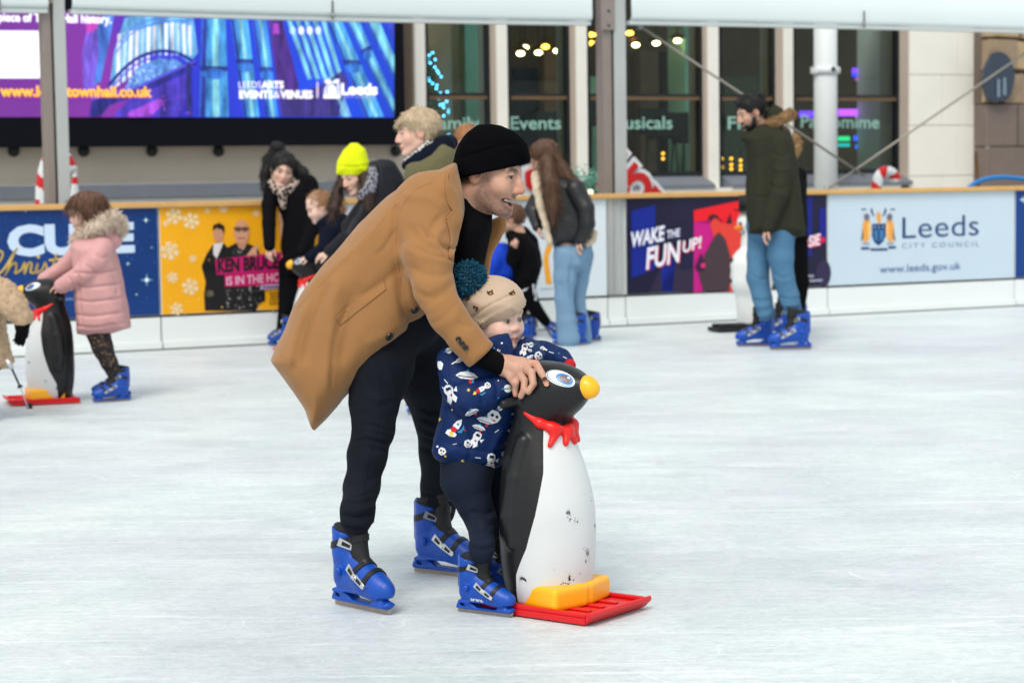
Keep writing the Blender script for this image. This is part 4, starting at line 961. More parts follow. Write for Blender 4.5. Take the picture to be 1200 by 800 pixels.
# ================================================================== FIGURE TOOLS
class HF:
    """head frame: f forward, l left, u up; az 0 = facing +X, 90 = facing the camera, 180 = facing -X"""
    def __init__(s, c, az, pitch=0, roll=0, S=1.0):
        s.c = Vector(c); s.S = S; a = R(az); f = Vector((math.cos(a), -math.sin(a), 0)); u = Vector((0, 0, 1)); l = u.cross(f)
        p = R(pitch); f, u = f * math.cos(p) - u * math.sin(p), u * math.cos(p) + f * math.sin(p)
        r = R(roll); l, u = l * math.cos(r) + u * math.sin(r), u * math.cos(r) - l * math.sin(r)
        s.f, s.l, s.u = f, l, u; s.M = np.array([[f[i], l[i], u[i]] for i in range(3)])
    def p(s, x, y, z): return s.c + (s.f * x + s.l * y + s.u * z) * s.S
    def loc(s, V): return (np.asarray(V) - np.array(s.c)) @ s.M / s.S
def head_prims(F, H, baby=0, smile=0, neck=(-.05, 0, -.17), nr=.055):
    S = H.S
    def E_(c, r, k=.015, op='+'): F.ell(H.p(*c), [x * S for x in r], H.M, k * S, op)
    def C_(pts, k=.01, op='+'): F.chain([(H.p(*q[:3]), q[3] * S) for q in pts], k * S, op)
    b = baby; ez = -.002 if b else .0055
    E_((-.014, 0, .034 + .006 * b), (.098 + .004 * b, .077 + .007 * b, .086 + .006 * b))
    E_((.030, 0, -.028), (.065, .059 + .010 * b, .078), .028)
    for y in (-1, 1):
        C_([(-.004, .049 * y, -.048, .023), (.056, .025 * y, -.094 + .008 * b, .018)], .025)
        E_((.052, .041 * y, -.024 - .012 * b), (.03 + .008 * b, .024 + .008 * b, .026 + .008 * b), .025)
        C_([(.083, .008 * y, .024, .011), (.074, .045 * y, .024, .011)], .018)
    E_((.074, 0, -.1 + .008 * b), (.022, .024, .017), .022)
    if b: C_([(.088, 0, -.006, .007), (.0985, 0, -.026, .0098)], .014)
    else: C_([(.09, 0, .016, .008), (.101, 0, -.008, .0095), (.1125, 0, -.029, .0122)], .014)
    for y in (-1, 1): E_((.1 - .006 * b, .0125 * y, -.034 + .004 * b), (.011, .0085, .009), .008)
    for y in (-1, 1): E_((.097, .033 * y, ez + .001), (.02, .019, .012), .018, '-')
    for y in (-1, 1):
        E_((.0745, .033 * y, ez), (.0145, .0145, .0135), .003)
        o_ = .0018 if b else (-.0012 if smile else 0)
        C_([(.080, .018 * y, ez + .002, .0038), (.0875, .033 * y, ez + .0095 + o_, .0042), (.076, .049 * y, ez + .001, .0038)], .005)
        C_([(.082, .02 * y, ez - .006, .003), (.085, .034 * y, ez - .0105 - o_ * .5, .0036), (.075, .048 * y, ez - .003, .003)], .005)
    if smile:
        C_([(.066, -.040, -.049, .004), (.086, -.022, -.0575, .0052), (.094, 0, -.0600, .0056), (.086, .022, -.0575, .0052), (.066, .040, -.049, .004)], .008)
        C_([(.064, -.037, -.055, .004), (.080, -.020, -.078, .0052), (.0865, 0, -.0830, .0060), (.080, .020, -.078, .0052), (.064, .037, -.055, .004)], .01)
        for y in (-1, 0, 1): E_((.091 - .016 * abs(y), .019 * y, -.0705 + .0065 * abs(y)), (.018, .020, .0102 - .0022 * abs(y)), .004, '-')
        E_((.072, 0, -.0635), (.0165, .030, .0062), .002)
        for y in (-1, 1):
            E_((.066, .043 * y, -.032), (.022, .020, .020), .02)
            C_([(.098, .021 * y, -.030, .003), (.086, .036 * y, -.047, .0035), (.072, .048 * y, -.068, .003)], .008, '-')
    else:
        bx = .006 * b
        C_([(.089 - bx, -.022, -.061, .0045), (.0975 - bx, 0, -.0595, .0058), (.089 - bx, .022, -.061, .0045)], .006)
        C_([(.087 - bx, -.019, -.067, .0045), (.095 - bx, 0, -.0715, .0062), (.087 - bx, .019, -.067, .0045)], .006)
    for y in (-1, 1):
        E_((-.008, .078 * y, -.004), (.023, .010, .031), .008); E_((-.002, .087 * y, .002), (.012, .006, .017), .006, '-')
    C_([(-.012, 0, -.055, nr), (neck[0], neck[1], neck[2], nr * 1.05)], .03)
def face_col(V, H, C, skin, lip=None, brow=None, beard=None, hair=None, iris=(.03, .02, .015), smile=0, baby=0, cheek=.25, gaze=.0):
    L = H.loc(V); x, y, z = L.T; inh = (np.abs(L).max(1) < .16)
    def put(m, c, a=1.0):
        a = (np.asarray(m, np.float32) * a * inh)[:, None]; C[:] = C * (1 - a) + np.array(c[:3]) * a
    sm = lambda d, w: 1 / (1 + np.exp(np.clip(d / w, -30, 30)))
    ay = np.abs(y); ez = -.002 if baby else .0055
    put(sm(np.sqrt((x - .06) ** 2 + (ay - .043) ** 2 + (z + .03) ** 2) - .026, .006), (skin[0] * 1.0, skin[1] * .72, skin[2] * .66), cheek)
    put(sm(np.sqrt((x - .112) ** 2 + y ** 2 + (z + .03) ** 2) - .018, .004), (skin[0] * 1.0, skin[1] * .62, skin[2] * .56), .55)
    put(sm(np.sqrt((x + .006) ** 2 + (ay - .085) ** 2 + z ** 2) - .03, .004), (skin[0] * .95, skin[1] * .66, skin[2] * .6), .5)
    if beard is not None:
        jaw = sm(z + .052 + .25 * np.maximum(x - .03, 0) - .35 * np.maximum(.03 - x, 0), .006) * sm(-(x + .004), .006) * sm(z * -1 - .125, .006)
        side = sm(np.abs(x - .022) - .018, .004) * sm(z - .012, .008) * sm(.055 - ay, .006) * sm(-z - .06, .01)
        must = 1.0 * sm(np.sqrt(((x - .098) / .9) ** 2 + (y / 2.1) ** 2 + ((z + .049) / .6) ** 2) - .013, .002)
        n = .75 + .25 * vnoise(V, 200, 3)
        put(np.clip(jaw + side, 0, 1) * n * (1 - .55 * sm(np.sqrt((x - .06) ** 2 + (ay - .04) ** 2 + (z + .05) ** 2) - .02, .004)), beard, .78); put(must * n, tuple(q * .55 for q in beard), .95); put(sm(np.sqrt(((x - .09) / 1.1) ** 2 + (y / 1.3) ** 2 + ((z + .1) / 1) ** 2) - .016, .004) * n, beard, .45)
    if lip is not None:
        if smile:
            zc = z + .071 - 4.2 * y * y * 2.0
            put(sm(np.sqrt((zc / .62) ** 2 + (y / 1.55) ** 2) - .0255, .0012) * (x > .045), lip, .8)
            ins = sm(np.sqrt(((zc + .0005) / .36) ** 2 + (y / 1.4) ** 2) - .0245, .001) * (x > .03) * sm(x - .0868 + 7.0 * y * y, .0012)
            put(ins, (.09, .018, .018)); put(ins * sm(np.abs(z + .0635) - .0058, .0008) * (ay < .027), (.74, .70, .62))
        else:
            put(sm(np.sqrt(((z + .0655) / .42) ** 2 + (y / 1.15) ** 2) - .021, .0015) * (x > .07), lip, .8)
            put(sm(np.abs(z + .0652) - .0012, .0006) * (ay < .02) * (x > .075), (lip[0] * .25, lip[1] * .2, lip[2] * .2), .8)
    if brow is not None:
        zb = .0285 + (ez - .0055) * .6 - 7 * (ay - .034) ** 2; put(sm(np.abs(z - zb) - (.0060 if smile else .0046), .0012) * sm(np.abs(ay - .033) - .0215, .003) * (x > .05), brow, .9)
    op = .62 if baby else (.42 if smile else .5)
    le = np.sqrt((ay - .033) ** 2 + ((z - ez) / op) ** 2); ey = sm(le - .0130, .0008) * (x > .062)
    put(sm(np.abs(le - .0142) - (.0034 if smile else .0026), .0008) * (x > .062) * (z > ez - .001), (.035, .02, .016), .85); put(sm(np.abs(le - .014) - .0015, .0008) * (x > .062), (.2, .09, .07), .35)
    put(ey, (.40, .34, .30)); ir = np.sqrt((ay - .033 - gaze) ** 2 + (z - ez - .0008) ** 2); put(sm(ir - (.0092 if smile else .0078), .0007) * (x > .062) * sm(le - .0128, .0006), iris); put(sm(ir - .0034, .0006) * (x > .062) * sm(le - .0128, .0006), (.004, .004, .004))
    put(sm(np.sqrt((ay - .0315) ** 2 + (z - ez - .0034) ** 2) - .0011, .0004) * (x > .066), (.8, .8, .8))  # small white catchlight painted into the eye colour
    if hair is not None:
        hm = np.clip(sm(.045 + .9 * x - z, .005) + sm(x + .018 - .35 * np.minimum(z, .03), .004) * sm(-z - .05, .01), 0, 1) * (ay < .083)
        put(hm, hair)
    return C
def hand_prims(F, w, d, n, L=.19, curl=(.5, .5, .5, .5), spread=.1, thumb=1, k=.004, first=0, s=1.0):
    """wrist point w, pointing direction d, palm normal n (palm faces n); curl radians per joint for index..little"""
    d = Vector(d).normalized(); n = Vector(n); n = (n - d * n.dot(d)).normalized(); t = d.cross(n) * thumb     # t: towards the thumb side
    w = Vector(w); u = L / .19
    P = lambda a, b, c: w + (d * a + t * b + n * c) * u
    kk = k * 1.6
    for b0, b1 in ((.012, .028), (.004, .010), (-.004, -.009), (-.012, -.026)): F.chain([(P(-.005, b0 * .8, 0), .016 * u), (P(.088, b1, -.003), .0125 * u)], .012 * u)
    for i, (b, ln, r) in enumerate(((.028, .068, .0088), (.010, .076, .0092), (-.009, .071, .0088), (-.026, .056, .0078))):
        p = P(.088, b, -.002); a = 0; seg = (.45, .3, .25); dd = (d + t * (.028 - .018 * i) * spread * 10).normalized(); pts = [(p, r * 1.12 * u)]
        for j, q in enumerate(seg):
            a += curl[i] * (1, 1.1, .7)[j]; v = dd * math.cos(a) + n * math.sin(a); p = p + v * ln * q * u; pts.append((p, r * (1.02, .94, .82)[j] * u))
        F.chain(pts, k)
    F.chain([(P(.015, .022, .006), .016 * u), (P(.048, .046, .018), .0115 * u), (P(.078, .05, .034), .0105 * u), (P(.098, .044, .044), .0088 * u)], .006)
class Fig:
    def __init__(s, name, label, cat, foot, group=None, Y=None):
        g = G(*foot); s.base = Vector((g.x, g.y, 0)); s.Y = Y or g.y; s.root = empty(name, s.base, label, cat, group)
    def pt(s, u, v, dy=0): return W(u, v, s.Y + dy)
    def px(s, r, dy=0): return r * (s.Y + dy) / FP
    def put(s, F, pr, bb=None):
        """resolve one primitive; with F None only report its bounds"""
        t = pr[0]; op = '+'
        if t[0] == '-': op = '-'; t = t[1:]
        def B(ps, r):
            if op == '+':
                for p in ps:
                    for a in range(3): bb[0][a] = min(bb[0][a], p[a] - r); bb[1][a] = max(bb[1][a], p[a] + r)
        if t == 'c':
            pts = [(s.pt(*q[:3]), s.px(q[3], q[2])) for q in pr[1]]; k = pr[2] if len(pr) > 2 else .02
            if F: F.chain(pts, k, op)
            else:
                for p, r in pts: B([p], r + .01)
        elif t == 'p':
            _, poly, T, D, dy = pr[:5]; k = pr[5] if len(pr) > 5 else .02; tl = pr[6] if len(pr) > 6 else (0, 0); e = pr[7] if len(pr) > 7 else 2.0
            q = [s.pt(u, v, dy) for u, v in poly]
            if F: F.infl([(p.x, p.z) for p in q], T, D, s.Y + dy, k, op, tl, e)
            else:
                w_ = abs(tl[0]) * .5 * (max(p.x for p in q) - min(p.x for p in q)) + abs(tl[1]) * .5 * (max(p.z for p in q) - min(p.z for p in q)); B(q, .02)
                if op == '+': bb[0][1] = min(bb[0][1], s.Y + dy - T - w_ - .02); bb[1][1] = max(bb[1][1], s.Y + dy + T + w_ + .02)
        elif t == 'e':
            _, c, r = pr[:3]; k = pr[3] if len(pr) > 3 else .02; M = pr[4] if len(pr) > 4 else None; c = s.pt(*c)
            if isinstance(M, (int, float)): a = R(M); M = np.array([[math.cos(a), 0, -math.sin(a)], [0, 1, 0], [math.sin(a), 0, math.cos(a)]])
            if F: F.ell(c, r, M, k, op)
            else: B([c], max(r) + .01)
        elif t == 'he':
            _, H, c, r = pr[:4]; k = pr[4] if len(pr) > 4 else .015
            if F: F.ell(H.p(*c), [x * H.S for x in r], H.M, k * H.S, op)
            else: B([H.p(*c)], max(r) * H.S + .01)
        elif t == 'hc':
            _, H, pts = pr[:3]; k = pr[3] if len(pr) > 3 else .015
            if F: F.chain([(H.p(*q[:3]), q[3] * H.S) for q in pts], k * H.S, op)
            else:
                for q in pts: B([H.p(*q[:3])], q[3] * H.S + .01)
        elif t == 'hcut':
            if F: F.cut(pr[1].p(*pr[2]), pr[1].f * pr[3][0] + pr[1].l * pr[3][1] + pr[1].u * pr[3][2])
        elif t == 'f':
            if F: pr[1](F)
            elif len(pr) > 2:
                for q in pr[2]: B([q], pr[3])
        elif t == 'cut':
            if F: F.cut(s.pt(*pr[1]), pr[2])
    def sculpt(s, name, prims, m, h=.01, fine=(), disp=None, col=None, parent=None, rel=1, crease=(), smooth_it=True):
        bb = ([1e9] * 3, [-1e9] * 3)
        for p in prims: s.put(None, p, bb)
        F = Fld([x - 2 * h for x in bb[0]], [x + 2 * h for x in bb[1]], h, fine)
        for p in prims: s.put(F, p)
        V, Q = F.mesh()
        if len(V) == 0: raise ValueError('empty ' + name)
        if rel: V = relax(V, Q, rel, .5)
        if disp or crease:
            Nn = vnormals(V, Q); dd = np.zeros(len(V))
            if disp: dd = dd + disp(V, Nn)
            if crease:
                u, v = proj(V); fr = np.clip(-Nn[:, 1] * 2.5 + .2, 0, 1)
                for pts, wd, amp in crease:
                    P = np.array(bez(pts, 6)); best = np.full(len(u), 1e9); par = np.zeros(len(u)); n = len(P) - 1
                    for i in range(n):
                        e = P[i + 1] - P[i]; t = np.clip(((u - P[i, 0]) * e[0] + (v - P[i, 1]) * e[1]) / (e @ e + 1e-9), 0, 1)
                        q = (u - P[i, 0] - t * e[0]) ** 2 + (v - P[i, 1] - t * e[1]) ** 2; m_ = q < best; best = np.where(m_, q, best); par = np.where(m_, (i + t) / n, par)
                    fade = np.clip(np.minimum(par, 1 - par) * 5, 0, 1)
                    dd = dd + amp * np.exp(-best / wd ** 2) * fr * fade
            V = V + Nn * dd[:, None]
        me = mesh_np(name, V, Q)
        if col is not None: setcol(me, col(V))
        o = link(name, me, parent or s.root, [m] if m else [])
        o['_n'] = 0; del o['_n']
        s.last = (V, Q)
        return o
def bvh_of(V, Q): return BVHTree.FromPolygons([tuple(v) for v in V], [tuple(int(i) for i in q) for q in Q])
def cast(bvh, u, v):
    d = ray(u, v).normalized(); h = bvh.ray_cast(CAM, d)
    return (h[0], h[1]) if h[0] is not None else (None, None)
def seam(mb, bvh, pts, r, m, off=0.0, n=6):
    """thin raised line lying on a surface, following a pixel path as seen from the front"""
    P = []
    for u, v in bez(pts, 8):
        p, nn = cast(bvh, u, v)
        if p is not None: P.append(p + nn * off)
    if len(P) > 2: mb.tube(P, r, m, n)
def patch(mb, bvh, poly, m, off=.0015, sub=3):
    """printed or sewn shape lying on a surface: pixel outline, triangulated finely and laid on the surface"""
    P = [Vector((u, v, 0)) for u, v in poly]; tr = [[P[i] for i in t] for t in tess(P)]
    for _ in range(sub):
        nx = []
        for a, b, c in tr:
            e = max(((a - b).length, 0), ((b - c).length, 1), ((c - a).length, 2))
            if e[0] < 2.0: nx.append([a, b, c]); continue
            if e[1] == 0: mm = (a + b) / 2; nx += [[a, mm, c], [mm, b, c]]
            elif e[1] == 1: mm = (b + c) / 2; nx += [[a, b, mm], [a, mm, c]]
            else: mm = (c + a) / 2; nx += [[a, b, mm], [mm, b, c]]
        tr = nx
    key = {}; vs = []; fs = []
    for t in tr:
        f = []
        for p in t:
            kx = (round(p.x, 3), round(p.y, 3))
            if kx not in key:
                q, nn = cast(bvh, p.x, p.y); key[kx] = None if q is None else len(vs)
                if q is not None: vs.append(q + nn * off)
            f.append(key[kx])
        if None not in f:
            a, b, c = (vs[i] for i in f)
            if max((a - b).length, (b - c).length, (c - a).length) < .06: fs.append(tuple(f) if (b - a).cross(c - a).dot(CAM - a) > 0 else tuple(f[::-1]))
    if fs: mb.add(vs, fs, m, True)
def disc(mb, p, n, r, th, m, holes=None):
    n = Vector(n).normalized(); a = n.orthogonal().normalized(); b = n.cross(a); k = 18
    prof = [(r, 0), (r, th * .6), (r * .9, th), (r * .72, th), (r * .62, th * .7), (0.001, th * .7)]
    vs = [p + (a * math.cos(6.2832 * i / k) + b * math.sin(6.2832 * i / k)) * q[0] + n * q[1] for q in prof for i in range(k)]
    mb.add(vs, [(j * k + i, j * k + (i + 1) % k, (j + 1) * k + (i + 1) % k, (j + 1) * k + i) for j in range(len(prof) - 1) for i in range(k)], m, True)
    if holes:
        for sx in (-1, 1):
            for sy in (-1, 1): mb.sphere(p + n * th * .72 + a * r * .2 * sx + b * r * .2 * sy, r * .1, holes, 6, 4)
def merge(o, mb):
    """put stitching, print or lettering into the mesh of the part it lies on"""
    me = bpy.data.meshes.new('t'); me.from_pydata(mb.v, [], mb.f)
    idx = []
    for m in mb.mats:
        if m.name not in [x.name for x in o.data.materials]: o.data.materials.append(m)
        idx.append([x.name for x in o.data.materials].index(m.name))
    me.polygons.foreach_set('material_index', [idx[i] for i in mb.m]); me.polygons.foreach_set('use_smooth', mb.sm); me.transform(wmat(o).inverted())
    bm = bmesh.new(); bm.from_mesh(o.data); bm.from_mesh(me); bm.to_mesh(o.data); bm.free(); bpy.data.meshes.remove(me); o.data.update()
def tufts(o, V, Q, n, ln, wd, m, seed=1, droop=.2, mask=None, lay=None):
    """short hair tufts growing from a surface, joined into that object's mesh"""
    rr = np.random.RandomState(seed); Nn = vnormals(V, Q)
    c = np.arange(len(V)) if mask is None else np.where(mask(V))[0]
    I = rr.choice(c, n); vs = []; fs = []
    for i in I:
        p = V[i]; d = Nn[i] + rr.normal(0, .45, 3) + np.array([0, 0, -droop])
        if lay is not None: d = d + np.array(lay)
        d = d / np.linalg.norm(d); sd = np.cross(d, rr.normal(0, 1, 3)); sd /= np.linalg.norm(sd) + 1e-9; l = ln * rr.uniform(.5, 1.2); b = len(vs)
        mid = p + d * l * .6; tip = p + d * l + np.array([0, 0, -droop * l * .6])
        vs += [p - sd * wd, p + sd * wd, mid + sd * wd * .7, mid - sd * wd * .7, tip]; fs += [(b, b + 1, b + 2, b + 3), (b + 3, b + 2, b + 4)]
    me = bpy.data.meshes.new('t'); me.from_pydata([tuple(v) for v in vs], [], fs); me.materials.append(m)
    M = wmat(o).inverted(); me.transform(M)
    bm = bmesh.new(); bm.from_mesh(o.data); k = len(o.data.materials)
    nf = len(bm.faces); bm.from_mesh(me); bm.faces.ensure_lookup_table()
    if m.name not in [x.name for x in o.data.materials]: o.data.materials.append(m)
    mi = [x.name for x in o.data.materials].index(m.name)
    for f in bm.faces[nf:]: f.material_index = mi; f.smooth = True
    bm.to_mesh(o.data); bm.free(); bpy.data.meshes.remove(me)
# shared materials
m_skin = vcmat('skin', rough=.5, sss=.12, bump=.12, bscale=350)
SK = (.56, .33, .24); SKP = (.66, .42, .33); SKB = (.74, .50, .42)
# ---------------------------------------------------------------- hire skates: one template, copied
m_blue = mat('hire_skate_blue', srgb(3, 70, 168), rough=.42, var=.2, vscale=14, spec=.45, bump=.06, bscale=60, speck=(34, .70, srgb(60, 110, 210)))
m_blk = mat('black_liner', (.016, .016, .018), rough=.65, var=.2, vscale=20, bump=.2, bscale=90)
m_strap = mat('black_strap', (.012, .012, .013), rough=.45)
m_bld = mat('blade_steel', srgb(164, 152, 142), rough=.45, metal=.25, var=.3, vscale=30)
m_sil = mat('buckle_silver', srgb(196, 198, 200), rough=.3, metal=.7)
def skate_template():
    F = Fld((-.18, -.075, .0), (.19, .075, .3), .0045)
    F.chain([((-.095, 0, .098), .043), ((.02, 0, .092), .045), ((.095, .0, .082), .043), ((.128, 0, .078), .034)], .02)
    F.chain([((-.088, 0, .13), .047), ((-.083, 0, .19), .052), ((-.078, 0, .26), .057)], .015)
    F.chain([((-.02, 0, .14), .044), ((.05, 0, .105), .044)], .03)
    F.chain([((-.03, 0, .32), .036), ((-.012, 0, .2), .026), ((.012, 0, .165), .02)], .008, '-')
    F.chain([((-.08, 0, .33), .045), ((-.078, 0, .2), .04)], .004, '-')
    F.cut((0, 0, .055), (0, 0, -1)); F.cut((-.08, 0, .262), (.25, 0, 1))
    F.rbox((-.01, 0, .056), (.125, .036, .007), .006, None, .01)
    hold = [(-.125, .066), (-.135, .056), (-.152, .046), (-.157, .030), (-.148, .018), (.138, .018), (.156, .028), (.156, .042), (.135, .046), (.118, .054), (.118, .066)]
    F.infl(hold, .026, .02, 0, .008); F.infl([(-.157, .031), (-.15, .018), (.14, .018), (.157, .03), (.15, .038)], .030, .012, 0, .006)
    for hole in ([(-.075, .056), (-.035, .032), (.068, .030), (.082, .042), (.02, .056)], [(-.115, .054), (-.13, .036), (-.098, .034)]): F.infl(hole, .2, .006, 0, .003, '-')
    F.chain([((-.135, 0, .135), .014), ((-.135, 0, .26), .012)], .02)
    for sg in (-1, 1): F.chain([((-.07, .052 * sg, .125), .013), ((-.07, .054 * sg, .13), .013)], .004)
    # groove between lower shell and cuff
    for sg in (-1, 1): F.chain([((-.13, .04 * sg, .12), .004), ((-.09, .05 * sg, .155), .004), ((-.05, .052 * sg, .15), .004), ((-.03, .048 * sg, .12), .004)], .004, '-')
    V, Q = F.mesh(); V = relax(V, Q, 1); boot = mesh_np('skate', V, Q); boot.materials.append(m_blue)
    F = Fld((-.16, -.08, .08), (.06, .08, .31), .006)
    F.chain([((-.082, 0, .18), .044), ((-.076, 0, .282), .051)], .01); F.chain([((.022, 0, .135), .026), ((-.012, 0, .19), .031), ((-.012, 0, .295), .033)], .012); F.cut((-.08, 0, .288), (-.22, 0, 1)); F.chain([((-.075, 0, .35), .042), ((-.075, 0, .27), .034)], .004, '-')
    V2, Q2 = F.mesh(); liner = mesh_np('liner', relax(V2, Q2, 1), Q2); liner.materials.append(m_blk)
    b = MB(); prof = [(-.152, .022), (-.155, .004), (-.144, .0), (.12, .0), (.148, .006), (.154, .022)]
    b.prism([(x, -.002, z) for x, z in prof], (0, .004, 0), m_bld); ob = b.build('blade'); blade = ob.data; bpy.data.objects.remove(ob)
    straps = []; bv = bvh_of(np.concatenate([V, V2]), np.concatenate([Q, Q2 + len(V)]))
    def band(c, ax, w, a0, a1):      # strap laid round the boot: ray cast inwards in a plane
        c = Vector(c); ax = Vector(ax).normalized(); e1 = Vector((0, 1, 0)); e2 = ax.cross(e1); rows = []
        for k in range(25):
            a = a0 + (a1 - a0) * k / 24; d = e1 * math.cos(a) + e2 * math.sin(a); row = []
            for q in (-1, 1):
                o = c + ax * w * q + d * .2; h = bv.ray_cast(o, -d); p = h[0] if h[0] else c + d * .05; row.append((p, d))
            rows.append(row)
        vs = []
        for (p, d), (q, _) in rows: vs += [p + d * .0, p + d * .005, q + d * .005, q + d * .0]
        b = MB(); b.add(vs, [(4 * i + j, 4 * i + (j + 1) % 4, 4 * i + 4 + (j + 1) % 4, 4 * i + 4 + j) for i in range(24) for j in range(4)], m_strap); ob = b.build('strap'); straps.append(ob.data); bpy.data.objects.remove(ob)
    band((-.05, 0, .225), (-.25, 0, 1), .011, 1.0, -4.14); band((.0, 0, .12), (-.75, 0, .62), .010, -.05, -3.09); band((.055, 0, .085), (-.85, 0, .45), .009, -.1, -3.04)
    buckles = []
    for (x, z, sc, tl) in ((-.04, .215, 1.0, -.3), (.0, .128, .95, -.6), (.048, .102, .85, -.55)):
        for sg in (-1, 1):
            h = bv.ray_cast(Vector((x, .2 * sg, z)), Vector((0, -sg, 0))); p = h[0] if h[0] else Vector((x, .045 * sg, z)); nn = h[1] if h[0] else Vector((0, sg, 0))
            b = MB(); t = (Vector((math.cos(tl), 0, math.sin(tl)))); t = (t - nn * t.dot(nn)).normalized(); w = nn.cross(t)
            for (a0, a1, w0, th, mm) in ((-.034, .028, .014, .006, m_sil), (-.020, .012, .0065, .0085, m_strap), (.014, .034, .009, .0105, m_sil)):
                b.hexa([p + (t * a + w * c) * sc + nn * e_ for e_ in (.001, th) for a, c in ((a0, -w0), (a1, -w0 * .7), (a1, w0 * .7), (a0, w0))], mm)
            ob = b.build('buckle'); buckles.append(ob.data); bpy.data.objects.remove(ob)
    return boot, blade, liner, straps, buckles, bv
SKT = skate_template()
def skate(fig, heel, toe, S=1.0, label=None, lift=0, tilt=0, zs=1.0):
    """heel and toe pixels on the ice give place and heading"""
    a, c = G(*heel), G(*toe); ang = math.atan2(c.y - a.y, c.x - a.x); mid = (a + c) / 2
    o = link('skate', SKT[0], None); o.parent = fig.root
    o.location = Vector((mid.x, mid.y, lift)) - fig.base; o.rotation_euler = (0, tilt, ang); o.scale = (S, S, S * zs)
    parts = [('blade', SKT[1]), ('liner', SKT[2])] + [('strap', x) for x in SKT[3]] + [('buckle', x) for x in SKT[4]]
    for n_, me in parts: p = link(n_, me, None); p.parent = o
    return o
# ================================================================== PENGUIN SKATING AIDS
m_yel = mat('penguin_yellow', srgb(246, 176, 16), rough=.38, var=.1, vscale=10, spec=.45, coat=.15, bump=.08, bscale=40, speck=(75, .70, (.03, .02, .01, 1)))
m_prd = mat('penguin_red', srgb(222, 24, 20), rough=.38, var=.1, vscale=10, spec=.45, bump=.06, bscale=40)
m_sled = mat('sled_red', srgb(206, 16, 24), rough=.4, var=.16, vscale=9, spec=.45, bump=.1, bscale=50, speck=(60, .735, (.75, .72, .72, 1)))
def peng_mat():
    m, nt, b = newmat('penguin_paint'); a = node(nt, 'ShaderNodeAttribute', attribute_name='belly'); tc = node(nt, 'ShaderNodeTexCoord')
    nz = node(nt, 'ShaderNodeTexNoise', Scale=55.0, Detail=4.0); nt.links.new(tc.outputs['Object'], nz.inputs['Vector'])
    ad = node(nt, 'ShaderNodeMath', operation='MULTIPLY_ADD'); nt.links.new(nz.outputs['Fac'], ad.inputs[0]); ad.inputs[1].default_value = .012; nt.links.new(a.outputs['Fac'], ad.inputs[2])
    rp = node(nt, 'ShaderNodeValToRGB'); rp.color_ramp.elements[0].position = .503; rp.color_ramp.elements[1].position = .509; nt.links.new(ad.outputs[0], rp.inputs[0])
    ch = node(nt, 'ShaderNodeTexNoise', Scale=15.0, Detail=9.0, Roughness=.75); nt.links.new(tc.outputs['Object'], ch.inputs['Vector'])
    cr = node(nt, 'ShaderNodeValToRGB'); cr.color_ramp.elements[0].position = .588; cr.color_ramp.elements[1].position = .596; nt.links.new(ch.outputs['Fac'], cr.inputs[0])
    c2 = node(nt, 'ShaderNodeTexNoise', Scale=4.0, Detail=2.0); nt.links.new(tc.outputs['Object'], c2.inputs['Vector'])
    c3 = node(nt, 'ShaderNodeValToRGB'); c3.color_ramp.elements[0].position = .52; c3.color_ramp.elements[1].position = .55; nt.links.new(c2.outputs['Fac'], c3.inputs[0])
    cm = node(nt, 'ShaderNodeMath', operation='MULTIPLY'); nt.links.new(cr.outputs[0], cm.inputs[0]); nt.links.new(c3.outputs[0], cm.inputs[1])
    iv = node(nt, 'ShaderNodeMath', operation='SUBTRACT'); iv.inputs[0].default_value = 1; nt.links.new(cm.outputs[0], iv.inputs[1])
    mu = node(nt, 'ShaderNodeMath', operation='MULTIPLY'); nt.links.new(rp.outputs[0], mu.inputs[0]); nt.links.new(iv.outputs[0], mu.inputs[1])
    mx = node(nt, 'ShaderNodeMixRGB'); nt.links.new(mu.outputs[0], mx.inputs[0]); mx.inputs[1].default_value = (.011, .011, .0125, 1)
    wz = node(nt, 'ShaderNodeTexNoise', Scale=5.0, Detail=5.0); nt.links.new(tc.outputs['Object'], wz.inputs['Vector'])
    w2 = node(nt, 'ShaderNodeMixRGB'); w2.inputs[1].default_value = (.54, .565, .58, 1); w2.inputs[2].default_value = (.68, .70, .705, 1); nt.links.new(wz.outputs['Fac'], w2.inputs[0]); nt.links.new(w2.outputs[0], mx.inputs[2])
    nt.links.new(mx.outputs[0], b.inputs['Base Color']); b.inputs['Roughness'].default_value = .36; b.inputs['Specular IOR Level'].default_value = .3
    bn = node(nt, 'ShaderNodeTexNoise', Scale=70.0, Detail=4.0); nt.links.new(tc.outputs['Object'], bn.inputs['Vector']); bp = node(nt, 'ShaderNodeBump', Strength=.12, Distance=.003); nt.links.new(bn.outputs['Fac'], bp.inputs['Height']); nt.links.new(bp.outputs[0], b.inputs['Normal'])
    return m
m_pg = peng_mat()
def plastic(c, r=.3): return mat('gloss_%d_%d_%d' % c, srgb(*c), rough=r, var=.04, spec=.5)
